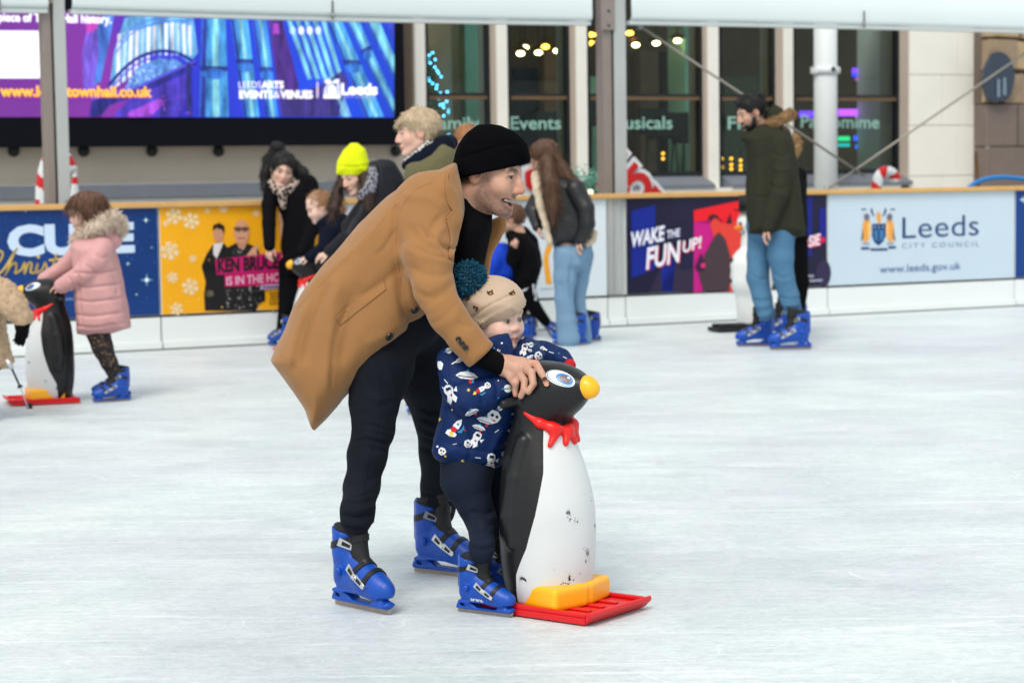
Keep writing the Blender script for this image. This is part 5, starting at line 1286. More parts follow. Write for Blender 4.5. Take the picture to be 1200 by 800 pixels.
def penguin_template():
    F = Fld((-.2, -.2, .02), (.2, .2, .75), .006)
    pr = [(.055, .122), (.12, .138), (.20, .143), (.30, .142), (.38, .130), (.45, .112), (.51, .092), (.56, .076), (.60, .072)]
    zz = np.linspace(.055, .60, 26); rr = np.interp(zz, [p[0] for p in pr], [p[1] for p in pr]); rr = .935 * np.convolve(np.pad(rr, 2, 'edge'), [.1, .2, .4, .2, .1], 'valid'); pr = list(zip(zz.tolist(), rr.tolist()))
    for (z0, r0), (z1, r1) in zip(pr, pr[1:]):
        F.cone((-.018 * min(1, max(0, (z0 - .3) / .15)), 0, z0), (-.018 * min(1, max(0, (z1 - .3) / .15)), 0, z1), r0, r1, .02)
    F.cut((0, 0, .03), (0, 0, -1))
    F.ell((.0, 0, .642), (.10, .088, .088), None, .03); F.chain([((.0, 0, .642), .084), ((.065, 0, .652), .068), ((.135, 0, .664), .036)], .035)
    for sg in (-1, 1):
        F.chain([((-.015, .088 * sg, .505), .026), ((-.03, .110 * sg, .40), .034), ((-.035, .127 * sg, .29), .034), ((-.025, .132 * sg, .215), .028)], .006)
        F.chain([((-.035, .07 * sg, .625), .016), ((-.06, .125 * sg, .615), .015)], .006)
    V, Q = F.mesh(); V = relax(V, Q, 1); body = mesh_np('body', V, Q); body.materials.append(m_pg)
    x, y, z = V.T; th = np.degrees(np.abs(np.arctan2(y, x + .02)))
    lim = np.interp(z, [.05, .12, .2, .3, .42, .5, .56], [92, 88, 72, 61, 51, 50, 48]); val = (lim - th) / 60; val = np.minimum(val, (.545 - z) * 6)
    fl = np.zeros(len(V))
    for sg in (-1, 1):
        d = np.full(len(V), 9.)
        for p, r in (((-.015, .088, .505), .026), ((-.03, .110, .4), .034), ((-.035, .127, .29), .034), ((-.025, .132, .215), .028)): d = np.minimum(d, np.sqrt((x - p[0]) ** 2 + (y - sg * p[1]) ** 2 + (z - p[2]) ** 2) - r)
        val = np.minimum(val, (d - .006) * 8)
    at_ = body.attributes.new('belly', 'FLOAT', 'POINT'); at_.data.foreach_set('value', np.clip(.5 + val, 0, 1).astype(np.float32))
    bv = bvh_of(V, Q)
    F = Fld((.07, -.06, .60), (.21, .06, .74), .004); F.chain([((.118, 0, .663), .037), ((.148, 0, .665), .032), ((.160, 0, .660), .028)], .01); V, Q = F.mesh(); beak = mesh_np('beak', V, Q); beak.materials.append(m_yel)
    F = Fld((-.07, -.165, .015), (.22, .165, .13), .005)
    for sg in (-1, 1): F.rbox((.034, .055 * sg, .058), (.108, .070, .034), .014, np.array([[.985, -.17 * sg, 0], [.17 * sg, .985, 0], [0, 0, 1]]), .02); F.chain([((.0, .05 * sg, .07), .034), ((.09, .062 * sg, .068), .026)], .02)
    V, Q = F.mesh(); feet = mesh_np('foot', relax(V, Q, 1), Q); feet.materials.append(m_yel)
    F = Fld((-.06, -.13, .46), (.14, .13, .62), .004); F.ell((.080, 0, .535), (.016, .016, .020), None, .006)
    for sg in (-1, 1): F.chain([((.076, .006 * sg, .535), .010), ((.060, .05 * sg, .545), .017), ((.03, .072 * sg, .560), .014), ((-.015, .084 * sg, .588), .006)], .01); F.chain([((.066, .04 * sg, .535), .016), ((.064, .070 * sg, .497), .008)], .012); F.chain([((.078, .006 * sg, .53), .014), ((.086, .022 * sg, .500), .010)], .01)
    V, Q = F.mesh(); tie = mesh_np('bow_tie', relax(V, Q, 1), Q); tie.materials.append(m_prd)
    eyes = []
    for sg in (-1, 1):
        b = MB()
        def on(a, c):       # a along forward, c up, on the side of the head
            h = bv.ray_cast(Vector((.092 + a, .2 * sg, .782 + c)), Vector((0, -sg, -.6)).normalized()); return (h[0], h[1]) if h[0] else (Vector((.06 + a, .06 * sg, .68 + c)), Vector((0, sg, 0)))
        def blob(ca, cc, ra, rc, off, m):
            pts = [on(ca, cc)] + [on(ca + ra * q * math.cos(6.2832 * k / 24), cc + rc * q * math.sin(6.2832 * k / 24) - .15 * ra * q * math.cos(6.2832 * k / 24)) for q in (.5, 1) for k in range(24)]
            vs = [p + n_ * off for p, n_ in pts]
            fs = [(0, 1 + k, 1 + (k + 1) % 24) for k in range(24)] + [(1 + k, 25 + k, 25 + (k + 1) % 24, 1 + (k + 1) % 24) for k in range(24)]
            if sg > 0: fs = [f[::-1] for f in fs]
            b.add(vs, fs, m, True)
        blob(-.001, -.001, .042, .027, .0010, plastic((206, 226, 238))); blob(0, 0, .039, .0245, .0016, plastic((24, 26, 30))); blob(.001, 0, .0375, .023, .0022, plastic((232, 238, 242))); blob(.012, -.002, .024, .0175, .003, plastic((40, 116, 186))); blob(.014, -.002, .015, .0115, .0038, plastic((84, 60, 70))); blob(.022, .004, .0035, .003, .0046, plastic((240, 240, 240)))
        ob = b.build('eye'); eyes.append(ob.data); bpy.data.objects.remove(ob)
    b = MB(); x0, x1, wd = -.15, .24, .155
    b.box((x0, -wd, .004), (x1 - x0, 0, 0), (0, 2 * wd, 0), (0, 0, .02), m_sled)
    for y in (-wd, wd - .018): b.box((x0, y, .0242), (x1 - x0, 0, 0), (0, .018, 0), (0, 0, .012), m_sled)
    for y in (-.08, -.012, .056): b.box((x0 + .03, y, .0242), (x1 - x0 - .07, 0, 0), (0, .024, 0), (0, 0, .006), m_sled)
    b.prism([(x1 + .001, -wd, .006), (x1 + .001, -wd, .034), (x1 + .022, -wd, .042), (x1 + .026, -wd, .03)], (0, 2 * wd, 0), m_sled)
    ob = b.build('sled_base'); sled = ob.data; bpy.data.objects.remove(ob)
    return [('body', body), ('beak', beak), ('foot', feet), ('bow_tie', tie), ('eye', eyes[0]), ('eye', eyes[1]), ('sled_base', sled)]
PGT = penguin_template()
def penguin(loc, yaw, label, S=1.0):
    r = empty('penguin_skating_aid', (loc[0], loc[1], 0), label, 'skating aid', 'penguin skating aids on the ice', rz=yaw); r.scale = (S, S, S)
    for n_, me in PGT:
        o = link(n_, me, None); o.parent = r
        if n_ == 'sled_base': o.modifiers.new('b', 'BEVEL').width = .004
    return r
A1, B1, C1 = G(690, 735), G(760, 712), G(608, 723)
hd = (A1 - C1); hd.z = 0; hd.normalize(); YAW1 = math.atan2(hd.y, hd.x); hd = Vector((math.cos(YAW1), math.sin(YAW1), 0)); side = Vector((-hd.y, hd.x, 0))
PC1 = A1 + side * .155 - hd * .255
penguin(PC1, YAW1, 'large scuffed penguin skating aid that the toddler and the man in the camel coat hold')
PC2 = G(60, 471); penguin(PC2, R(180 + 20), 'penguin skating aid pushed by the girl in the pink coat', .98)
PC3 = G(366, 413) ; penguin(PC3, R(180 + 22), 'penguin skating aid half hidden behind the camel coat, held by the fair child', .98)
# ================================================================== MAN IN THE CAMEL COAT
m_wool = mat('camel_wool', srgb(152, 110, 70), rough=.92, var=.09, vscale=5, bump=.35, bscale=420, spec=.1, sheen=.25)
m_denim = mat('dark_denim', (.0075, .0098, .0165), rough=.85, var=.75, vscale=7, bump=.4, bscale=260, spec=.15, weave=160)
m_knit = mat('black_knit', (.0042, .0042, .005), rough=.95, var=.25, vscale=8, bump=.6, bscale=120, spec=.04)
m_knit2 = mat('black_rib_knit', (.0032, .0033, .0042), rough=1, var=.2, vscale=9, bump=.7, bscale=90, spec=.02)
m_horn = mat('horn_button', (.016, .013, .011), rough=.3, var=.3, vscale=60, spec=.5)
man = Fig('person', 'man in a camel coat and black beanie bending over the toddler', 'person', (470, 694), Y=6.40)
DN = G(427, 714).y - 6.40; DF = G(521, 669).y - 6.40
HM = HF(man.pt(572.5, 204.5, -.02), 22, 11, -3, 1.02)
# hand on the penguin
hw = man.pt(589, 427, -.31); hd_ = man.pt(640, 440, -.29) - hw; pn = Vector((-.25, .75, -.6))
_M = Matrix.Translation(Vector((PC1.x, PC1.y, 0))) @ Matrix.Rotation(YAW1, 4, 'Z'); _me = PGT[0][1]
bvp = BVHTree.FromPolygons([_M @ v.co for v in _me.vertices], [tuple(p.vertices) for p in _me.polygons])
def mhand(F):
    P = lambda u, v, dy: man.pt(u, v, dy); x = man.px
    F.chain([(P(580, 424, -.31), x(11)), (P(593, 429, -.31), x(11.5)), (P(606, 434, -.315), x(12)), (P(615, 437, -.315), x(10.5))], .012)
    F.chain([(P(598, 422.5, -.30), x(6)), (P(612, 426, -.31), x(6.5)), (P(624, 429, -.312), x(5.8))], .012)
    # index, middle, ring, little: knuckles free, the two outer joints lying on the penguin's head
    def finger(pts, k=.002):
        out = []
        for i, (u, v, dy, r) in enumerate(pts):
            p = P(u, v, dy); q, n_ = cast(bvp, u, v)
            if q is not None and (i >= 2 or q.y - x(r) < p.y): p = q + n_ * x(r) * (1.7 if i == len(pts) - 1 else 1.45)
            out.append((p, x(r)))
        F.chain(out, k)
    finger([(615, 426, -.32, 5.2), (630, 431.5, -.335, 4.5), (637.5, 441, -.335, 4.0), (642.5, 451, -.325, 3.5)])
    finger([(613, 430, -.33, 5.2), (625.5, 440, -.352, 4.6), (628, 451, -.345, 4.0), (622, 459, -.33, 3.6)])
    finger([(606.5, 435, -.33, 5.0), (615, 446, -.354, 4.4), (617.5, 456.5, -.348, 3.8), (614, 463.5, -.336, 3.3)])
    finger([(600, 437, -.325, 4.5), (604.5, 448.5, -.350, 3.9), (608, 457.5, -.345, 3.4), (607.5, 463, -.336, 3.0)])
    F.chain([(P(592, 434, -.325), x(5.2)), (P(598, 442, -.345), x(4.4)), (P(602.5, 449, -.345), x(3.7))], .003)
body = [('c', [(450, 365, 0, 34), (485, 300, 0, 36), (515, 250, 0, 32)], .05),
        ('c', [(515, 250, 0, 30), (545, 230, 0, 24), (560, 214, -.01, 22)], .03),
        ('c', [(502, 265, -.16, 20), (507, 338, -.29, 14), (545, 396, -.325, 12), (562, 414, -.325, 11), (580, 424, -.31, 11)]),
        ('c', [(505, 255, .18, 26), (540, 340, .24, 19), (580, 400, .12, 12)]), ('c', [(580, 400, .12, 12), (592, 410, .1, 9)]),
        ('c', [(450, 385, -.09, 26), (440, 490, -.14, 13), (428, 545, -.17, 12), (418, 604, DN, 10)]),
        ('c', [(480, 385, .1, 26), (513, 490, .2, 13), (515, 560, .28, 11), (516, 596, DF, 9)]),
        ('f', lambda F: head_prims(F, HM, smile=1, neck=(-.065, .0, -.15), nr=.058), [tuple(HM.c)], .17), ('f', mhand, [tuple(man.pt(640, 450, -.3))], .06)]
SKM = (.50, .285, .205); hc = np.array(HM.c); hp = np.array(man.pt(612, 442, -.315))
def mancol(V):
    C = np.tile(np.array([SKM]), (len(V), 1)); r = np.linalg.norm(V - hp, axis=1)
    n = vnoise(V, 60, 5)[:, None] * .08; C = C * (1 + n)
    kn = (r < .16)[:, None] * np.clip(vnoise(V, 45, 9), 0, 1)[:, None]; C = C * (1 - kn * np.array([.02, .22, .25]))
    return face_col(V, HM, C, SKM, lip=(.46, .19, .16), brow=(.03, .018, .014), beard=(.085, .045, .034), hair=(.035, .02, .015), smile=1, gaze=.002, cheek=.15)
man.sculpt('body', body, m_skin, .016, fine=[(hc - .16, hc + .16, .0030), (hp - np.array([.1, .06, .07]), hp + np.array([.09, .07, .07]), .0028)], col=mancol, rel=1)
# beanie
hat = [('p', [(534, 196), (535, 182), (539, 168), (547, 156), (559, 146.5), (571, 145), (586, 147), (601, 153), (611, 161), (617.5, 169), (622, 185), (620, 194), (604, 192), (592, 194.5), (580, 197.5), (569, 201), (556, 205), (543, 208)], .098, .075, 0, .02), ('he', HM, (-.004, 0, .034), (.104, .094, .098), .02), ('he', HM, (-.016, 0, .005), (.086, .104, .062), .02), ('cut', (580, 200.2, 0), (.20, 0, -.98))]
hat_cr = [([(536, 187), (560, 179), (590, 170), (616, 168)], 2.0, -.006), ([(560, 148), (556, 160), (550, 175)], 2, -.0025), ([(575, 146), (580, 158), (590, 168)], 2, -.002), ([(566, 160), (585, 163), (600, 160)], 3, .002)]
hat_o = man.sculpt('beanie', hat, m_knit2, .0055, crease=hat_cr, disp=lambda V, N: .0012 * fbm(V, 30, 2))
# jumper under the coat
jm = [('p', [(542, 226), (550, 228), (557, 240), (575, 258), (577, 268), (565, 322), (545, 345), (520, 340), (515, 270)], .15, .09, .0), ('c', [(545, 226, 0, 24), (556, 246, 0, 22)], .02),
      ('c', [(545, 392, -.315, 17), (566, 417, -.325, 13.5), (587, 428, -.315, 12)], .008)]
man.sculpt('jumper', jm, m_knit, .008, disp=lambda V, N: .004 * fbm(V, 14, 4), crease=[([(563, 408), (570, 418), (566, 432)], 2, -.004), ([(575, 412), (580, 422), (578, 436)], 2, -.004)])
# coat
cpoly = [(536, 189), (520, 197), (500, 206), (480, 214), (455, 231), (435, 250), (414, 272), (395, 295), (374, 319), (357, 339), (346, 357), (339, 376), (327, 402), (320, 419), (331, 434), (342, 450), (360, 475), (370, 503), (382, 491), (402, 466), (425, 441), (450, 415), (472, 394), (494, 371), (512, 350), (530, 318), (546, 252), (543, 225)]
HB = [tuple(p) for p in [(334, 432), (346, 449), (364, 473), (370, 490), (380, 482), (400, 458), (423, 433), (447, 408), (465, 388), (440, 380), (380, 400), (342, 410)]]
coat = [('p', cpoly, .235, .13, .0, .02, (0, 0), 3.2),
        ('c', [(503, 240, -.13, 38), (500, 264, -.17, 35), (501, 300, -.24, 28.5), (508, 338, -.295, 22.5), (525, 370, -.32, 20.5), (545, 396, -.328, 19), (562, 415, -.328, 17.5), (574, 429, -.328, 16)], .025),
        ('c', [(512, 240, .14, 38), (520, 290, .24, 32), (540, 345, .27, 26), (572, 395, .16, 18)], .03),
        ('p', [(540, 200), (556, 236), (575, 258), (586, 254), (592, 256), (592, 268), (584, 284), (576, 300), (573, 318), (572, 330), (560, 330), (545, 300)], .03, .02, .13, .015, (-.1, .0)),
        ('p', [(430, 395), (455, 400), (480, 430), (471, 472), (462, 458), (440, 440)], .03, .02, .22, .01),
        ('-p', [(552, 233), (572, 258), (566, 322), (545, 352), (525, 350), (531, 318), (545, 252)], .15, .03, .0, .012),
        ('cut', (566, 416, -.328), (.67, 0, -.74)),
        ('-hc', HM, [(-.02, 0, -.02, .066), (-.06, 0, -.13, .064)], .006),
        ]
def coat_disp(V, N):
    d = .006 * fbm(V * np.array([1, 1, .7]), 6, 11) + .003 * fbm(V * np.array([1.4, 1, .5]), 14, 17) + .0016 * fbm(V, 22, 7)
    return d
creases = [([(538, 296), (515, 284), (488, 262)], 2.2, -.006), ([(540, 306), (512, 300), (480, 288)], 2.2, -.005), ([(520, 250), (508, 262), (498, 282)], 2.2, -.004), ([(466, 320), (476, 350), (492, 384)], 2.4, -.006), ([(505, 352), (520, 346), (534, 330)], 2, -.004), ([(372, 340), (350, 400), (344, 440)], 2.6, -.004), ([(412, 345), (392, 400), (388, 460)], 2.6, -.005), ([(440, 300), (452, 288), (462, 268)], 2.4, -.004), ([(536, 376), (545, 382), (556, 380)], 2, -.003), ([(478, 262), (492, 282), (512, 292), (536, 290)], 6, -.006), ([(470, 285), (492, 300), (515, 306), (536, 296)], 6, .004), ([(474, 308), (495, 320), (520, 322), (538, 314)], 5, -.005), ([(482, 336), (500, 348), (520, 340), (535, 322)], 4, -.0045), ([(490, 360), (505, 362), (525, 346)], 5, .003), ([(502, 380), (520, 372), (538, 352)], 4, -.003),
           ([(466, 300), (469, 340), (478, 372), (500, 405)], 6, -.012), ([(464, 238), (462, 262), (466, 295)], 4, -.007), ([(470, 230), (500, 232), (525, 246)], 6, .006), ([(520, 215), (532, 240), (536, 270)], 5, .005), ([(522, 262), (512, 280), (520, 300)], 4, .006),
           ([(458, 240), (430, 280), (395, 310), (350, 345)], 5, .004), ([(400, 320), (390, 360), (385, 420), (378, 470)], 8, .008), ([(385, 330), (365, 380), (355, 430)], 7, -.009), ([(420, 330), (408, 380), (398, 430)], 8, -.006), ([(365, 350), (348, 395), (340, 430)], 6, .006),
           ([(470, 310), (450, 330), (420, 350)], 6, -.006), ([(480, 375), (455, 390), (425, 405)], 6, .004)]
coat_o = man.sculpt('coat', coat, m_wool, .0072, disp=coat_disp, crease=[(a, w_, m_ * 1.35) for a, w_, m_ in creases], rel=2)
bv = bvh_of(*man.last); b = MB()
def ribbon(pts, wd, th=.0035): pass
# sewn lines: back seam, dart, pocket welt, lapel edge, sleeve seam, hem, cuff
seam(b, bv, [(466, 238), (440, 268), (408, 300), (376, 333), (347, 362)], .0014, m_wool, -.0005); seam(b, bv, [(345, 365), (334, 395), (330, 418)], .0012, m_wool, -.0004)
seam(b, bv, [(462, 312), (446, 328), (420, 344), (392, 370)], .0012, m_wool, -.0004);  pass
seam(b, bv, [(505, 214), (485, 224), (470, 246), (464, 275), (466, 305), (470, 335)], .0017, m_wool, -.0003); pass
pass
welt = [(394, 372), (449, 327), (452, 339), (398, 381)]
patch(b, bv, welt, m_wool, .0035, 8)
for q in range(4):
    w0, w1 = welt[q], welt[(q + 1) % 4]; seam(b, bv, [w0, ((w0[0] + w1[0]) / 2, (w0[1] + w1[1]) / 2), w1], .0018, m_wool, .0015)
lap = [(531, 197), (536, 208), (540, 224), (540.5, 250), (535, 280), (529, 305), (526.5, 298), (528, 280), (523, 257), (531, 247), (525, 238), (523, 216), (527, 200)]
patch(b, bv, lap, m_wool, .006, 8)
seam(b, bv, [(529, 305), (526.5, 298), (528, 280), (523.5, 258)], .0036, m_wool, .0035); seam(b, bv, [(523, 257), (527, 252), (531, 247)], .0036, m_wool, .0035); seam(b, bv, [(531, 247), (525, 238), (523, 216), (526, 202)], .0036, m_wool, .0035)
seam(b, bv, [(330, 424), (344, 445), (362, 470), (371, 496)], .0013, m_wool, -.0004); seam(b, bv, [(375, 492), (402, 460), (430, 430), (470, 390)], .0012, m_wool, -.0004)
# two big buttons and three on the cuff
merge(coat_o, b)
for (u, v, r) in ((486, 363, .0128), (456, 394, .0132), (537.5, 397.5, .0085), (541.5, 402.5, .0085), (545.5, 407, .0085)):
    p, n_ = cast(bv, u, v); b = MB()
    if p is not None: disc(b, p, n_, r, .006, m_horn, m_blk); b.build('button', coat_o)
# jeans
tr = [('c', [(456, 385, -.06, 38), (445, 430, -.10, 39), (439, 470, -.13, 29), (437, 503, -.15, 24), (430, 535, -.17, 22.5), (424, 570, -.19, 20.5), (419, 598, DN, 19.5), (417, 609, DN, 18.5)], .02),
      ('c', [(484, 385, .1, 40), (502, 440, .17, 38), (513, 490, .21, 27), (516, 530, .25, 24), (515, 570, .29, 21), (514, 590, DF - .02, 19.5), (515, 600, DF, 18)], .02), ('c', [(455, 370, 0, 40), (480, 375, 0, 38)], .03)]
jc = []
for y0 in (500, 508, 517, 526): jc.append(([(410, y0 + 2), (430, y0 - 3), (462, y0 + 5)], 1.9, -.009 if y0 % 2 else -.006))
for y0, a in ((576, -.005), (585, -.008), (594, .006), (602, -.009), (610, .006), (616, -.006)): jc.append(([(398, y0), (420, y0 + 4), (442, y0 - 2)], 1.9, a)); jc.append(([(494, y0 - 8), (515, y0 - 3), (534, y0 - 8)], 1.9, a))
for y0 in (478, 490, 503, 512, 524): jc.append(([(492, y0), (510, y0 + 6), (535, y0 + 2)], 2.0, -.009))
jc += [([(420, 460), (440, 475), (465, 470)], 4, -.006), ([(450, 420), (462, 450), (466, 480)], 4, .004), ([(408, 560), (420, 568), (445, 556)], 3, -.004)]
jo = man.sculpt('jeans', tr, m_denim, .007, disp=lambda V, N: .0035 * fbm(V * np.array([1, 1, 1.6]), 12, 21), crease=jc)
bv = bvh_of(*man.last); b = MB(); seam(b, bv, [(446, 440), (444, 490), (432, 540), (424, 600)], .0015, m_denim, .0); seam(b, bv, [(400, 614), (418, 619), (440, 614)], .002, m_denim, 0); merge(jo, b)
skate(man, (388, 706), (464, 722), .82, zs=1.1)
skate(man, (490, 670), (556, 677), .80, zs=1.1)
# ================================================================== TODDLER
m_puff = mat('navy_print_shell', srgb(8, 36, 84), rough=.65, var=.18, vscale=9, bump=.18, bscale=160, spec=.2)
m_bknit = mat('beige_knit', srgb(184, 162, 142), rough=.95, var=.1, vscale=14, bump=.25, bscale=190, spec=.1, sheen=.2)
m_pom = mat('teal_yarn', srgb(12, 78, 104), rough=.95, var=.4, vscale=60, spec=.1, sheen=.2)
m_navyj = mat('navy_trousers', (.008, .013, .028), rough=.85, var=.3, vscale=9, bump=.4, bscale=240, spec=.15)
kid = Fig('person', 'toddler in a navy space print jacket and beige bobble hat', 'person', (572, 718), Y=6.23)
HK = HF(kid.pt(580, 371, .0), 40, 6, 2, .86)
KN = G(570, 722).y - 6.23
kb = [('c', [(556, 530, 0, 20), (562, 470, 0, 25), (570, 425, 0, 24)], .03), ('c', [(570, 425, 0, 24), (578, 395, 0, 16)]),
      ('c', [(548, 430, -.08, 16), (552, 470, -.12, 13), (600, 449, -.11, 9)]), ('c', [(600, 449, -.11, 9), (608, 447, -.1, 7)], .005), ('c', [(608, 447, -.10, 5.5), (613, 452, -.09, 4)], .004),
      ('c', [(605, 420, .1, 16), (640, 423, .10, 9), (660, 425, .07, 6)]),
      ('c', [(545, 550, -.05, 18), (560, 600, -.06, 9), (565, 648, KN, 7)]), ('c', [(575, 550, .06, 18), (584, 605, .06, 9), (588, 648, .06, 7)]),
      ('f', lambda F: head_prims(F, HK, baby=1), [tuple(HK.c)], .15)]
kc = np.array(HK.c)
def kcol(V):
    C = np.tile(np.array([SKB]), (len(V), 1)); return face_col(V, HK, C, SKB, lip=(.56, .2, .18), brow=(.30, .19, .12), hair=(.25, .15, .08), iris=(.045, .028, .02), baby=1, cheek=.6, gaze=.0)
kid.sculpt('body', kb, m_skin, .014, fine=[(kc - .14, kc + .14, .0030)], col=kcol)
# hat
kh = [('p', [(542, 352), (547, 342), (560, 334.5), (574, 331.5), (588, 335), (600, 342), (610, 353), (613, 364), (560, 385), (548, 368)], .098, .075, .0, .012),
      ('p', [(551.5, 372), (569, 359.5), (588, 350), (601, 344.5), (609, 351), (614.5, 366), (613, 373), (600, 369), (588, 374), (576, 381.5), (566, 390), (557, 384)], .106, .07, .0, .006),
      ('he', HK, (-.010, 0, .045), (.122, .102, .098), .02), ('cut', (590, 367.2, 0), (.42, .20, -.90))]
def hatrib(V, N):
    u, v = proj(V); t = (.87 * u - .5 * v) * 2 * np.pi / 3.0
    band = 1 / (1 + np.exp(-(v - (372 - (u - 552) * .50 + 2)) / 1.0)); return .0013 * np.cos(t) * band + .0005 * np.cos(t * 1.5) * (1 - band)
ho = kid.sculpt('hat', kh, m_bknit, .0036, disp=hatrib, crease=[([(552, 373), (570, 360), (590, 349.5), (603, 343.5)], 1.6, -.004)])
bv = bvh_of(*kid.last); b = MB(); m_emb = mat('brown_embroidery', srgb(74, 44, 28), rough=.8); m_em2 = mat('dark_embroidery', srgb(26, 22, 24), rough=.8); m_em3 = mat('tan_embroidery', srgb(176, 128, 84), rough=.8)
for (u, v, a) in ((547.5, 349, .3), (574.5, 343.5, -.2), (557.5, 361, .6), (600, 343.8, -.5)):
    ca, sa = math.cos(a), math.sin(a); q = lambda pts: [(u + x * ca - y * sa, v + x * sa + y * ca) for x, y in pts]
    patch(b, bv, q([(-3.5, -.5), (0, -2.5), (3.2, -1), (3.6, 1.8), (0, 2.4), (-2.6, 1.4)]), m_emb, .002); patch(b, bv, q([(-3.8, -2.8), (-1.6, -1.6), (-2.6, 1)]), m_em2, .003); patch(b, bv, q([(1.4, -2.6), (3.4, -2.8), (2.6, -.6)]), m_em2, .003); patch(b, bv, q([(-1, .2), (1.8, -.2), (1.4, 1.8), (-.8, 1.8)]), m_em3, .003)
merge(ho, b)
# bobble
pc = kid.pt(549, 327, -.03); rr = random.Random(6); b = MB()
for k in range(3600):
    d = Vector((rr.gauss(0, 1), rr.gauss(0, 1), rr.gauss(0, 1))).normalized(); L = .0515 * rr.uniform(.86, 1.06); sd = d.orthogonal().normalized(); sd = (sd * math.cos(rr.random() * 6) + d.cross(sd) * math.sin(rr.random() * 6)) * .0019
    e_ = d + Vector((rr.gauss(0, .12), rr.gauss(0, .12), rr.gauss(0, .12) - .05)); tip = pc + e_ * L; mid = pc + d * L * .7; o2 = d.cross(sd)
    b.add([mid - sd, mid + sd, tip + sd * 1.15, tip - sd * 1.15, mid + o2, tip + o2], [(0, 1, 2, 3), (1, 4, 5, 2), (4, 0, 3, 5), (3, 2, 5)], m_pom)
b.sphere(pc, .040, m_pom, 16, 10); b.build('bobble', ho)
# jacket
jk = [('p', [(552, 402), (536, 404), (522, 410), (515, 424), (518, 446), (518, 470), (511, 505), (506, 527), (509, 536), (526, 544), (546, 550), (567, 551), (586, 546), (592, 535), (600, 512), (612, 488), (616, 470), (628, 440), (640, 415), (628, 400), (612, 398), (600, 410), (575, 405)], .125, .095, .0, .02, (.12, 0), 2.2),
      ('p', [(562, 396), (578, 390), (590, 398), (602, 410), (608, 404), (614, 392), (624, 396), (626, 412), (610, 430), (575, 428), (560, 412)], .088, .05, -.01, .015),
      ('-hc', HK, [(.0, 0, -.045, .068), (-.01, 0, -.10, .058)], .004),
      ('p', [(564, 404), (572, 396), (584, 391), (596, 389.5), (600, 400), (603, 414), (598, 426), (580, 428), (566, 418)], .012, .008, -.088, .004, (.18, .25)),
      ('c', [(532, 424, -.08, 21), (537, 452, -.12, 20.5), (549, 468, -.14, 20), (572, 462, -.13, 18.5), (592, 453, -.12, 15), (604, 449, -.112, 12)], .014),
      ('c', [(618, 414, .08, 17), (638, 415, .10, 14.5), (656, 420, .08, 11), (664, 424, .06, 9)], .02)]
kcr = [([(528, 452), (540, 452), (552, 444)], 3, -.006), ([(536, 478), (552, 486), (575, 484), (600, 468)], 3.5, -.010), ([(560, 446), (566, 460), (564, 478)], 2.6, -.005), ([(578, 444), (583, 456), (580, 472)], 2.4, -.004), ([(520, 470), (535, 490), (545, 520)], 4, -.005), ([(548, 492), (552, 515), (548, 545)], 3, -.005), ([(590, 500), (580, 520), (572, 545)], 4, .006), ([(512, 515), (540, 524), (575, 530), (592, 524)], 3, -.004),
       ([(575, 402), (590, 416), (600, 428)], 2, -.005), ([(640, 404), (646, 412), (646, 426)], 2, -.004), ([(655, 410), (659, 418), (657, 430)], 2, -.003)]
jo = kid.sculpt('jacket', jk, m_puff, .0052, disp=lambda V, N: .004 * fbm(V, 16, 31) + .0012 * fbm(V, 50, 4), crease=kcr, rel=2)
bv = bvh_of(*kid.last); b = MB()
pw = mat('print_white', srgb(216, 220, 226), rough=.6, var=.06); pr_ = mat('print_red', srgb(190, 28, 40), rough=.6); py = mat('print_yellow', srgb(222, 190, 70), rough=.6); pt_ = mat('print_teal', srgb(34, 130, 176), rough=.6); pk = mat('print_ink', srgb(26, 34, 62), rough=.6)
rr = random.Random(12)
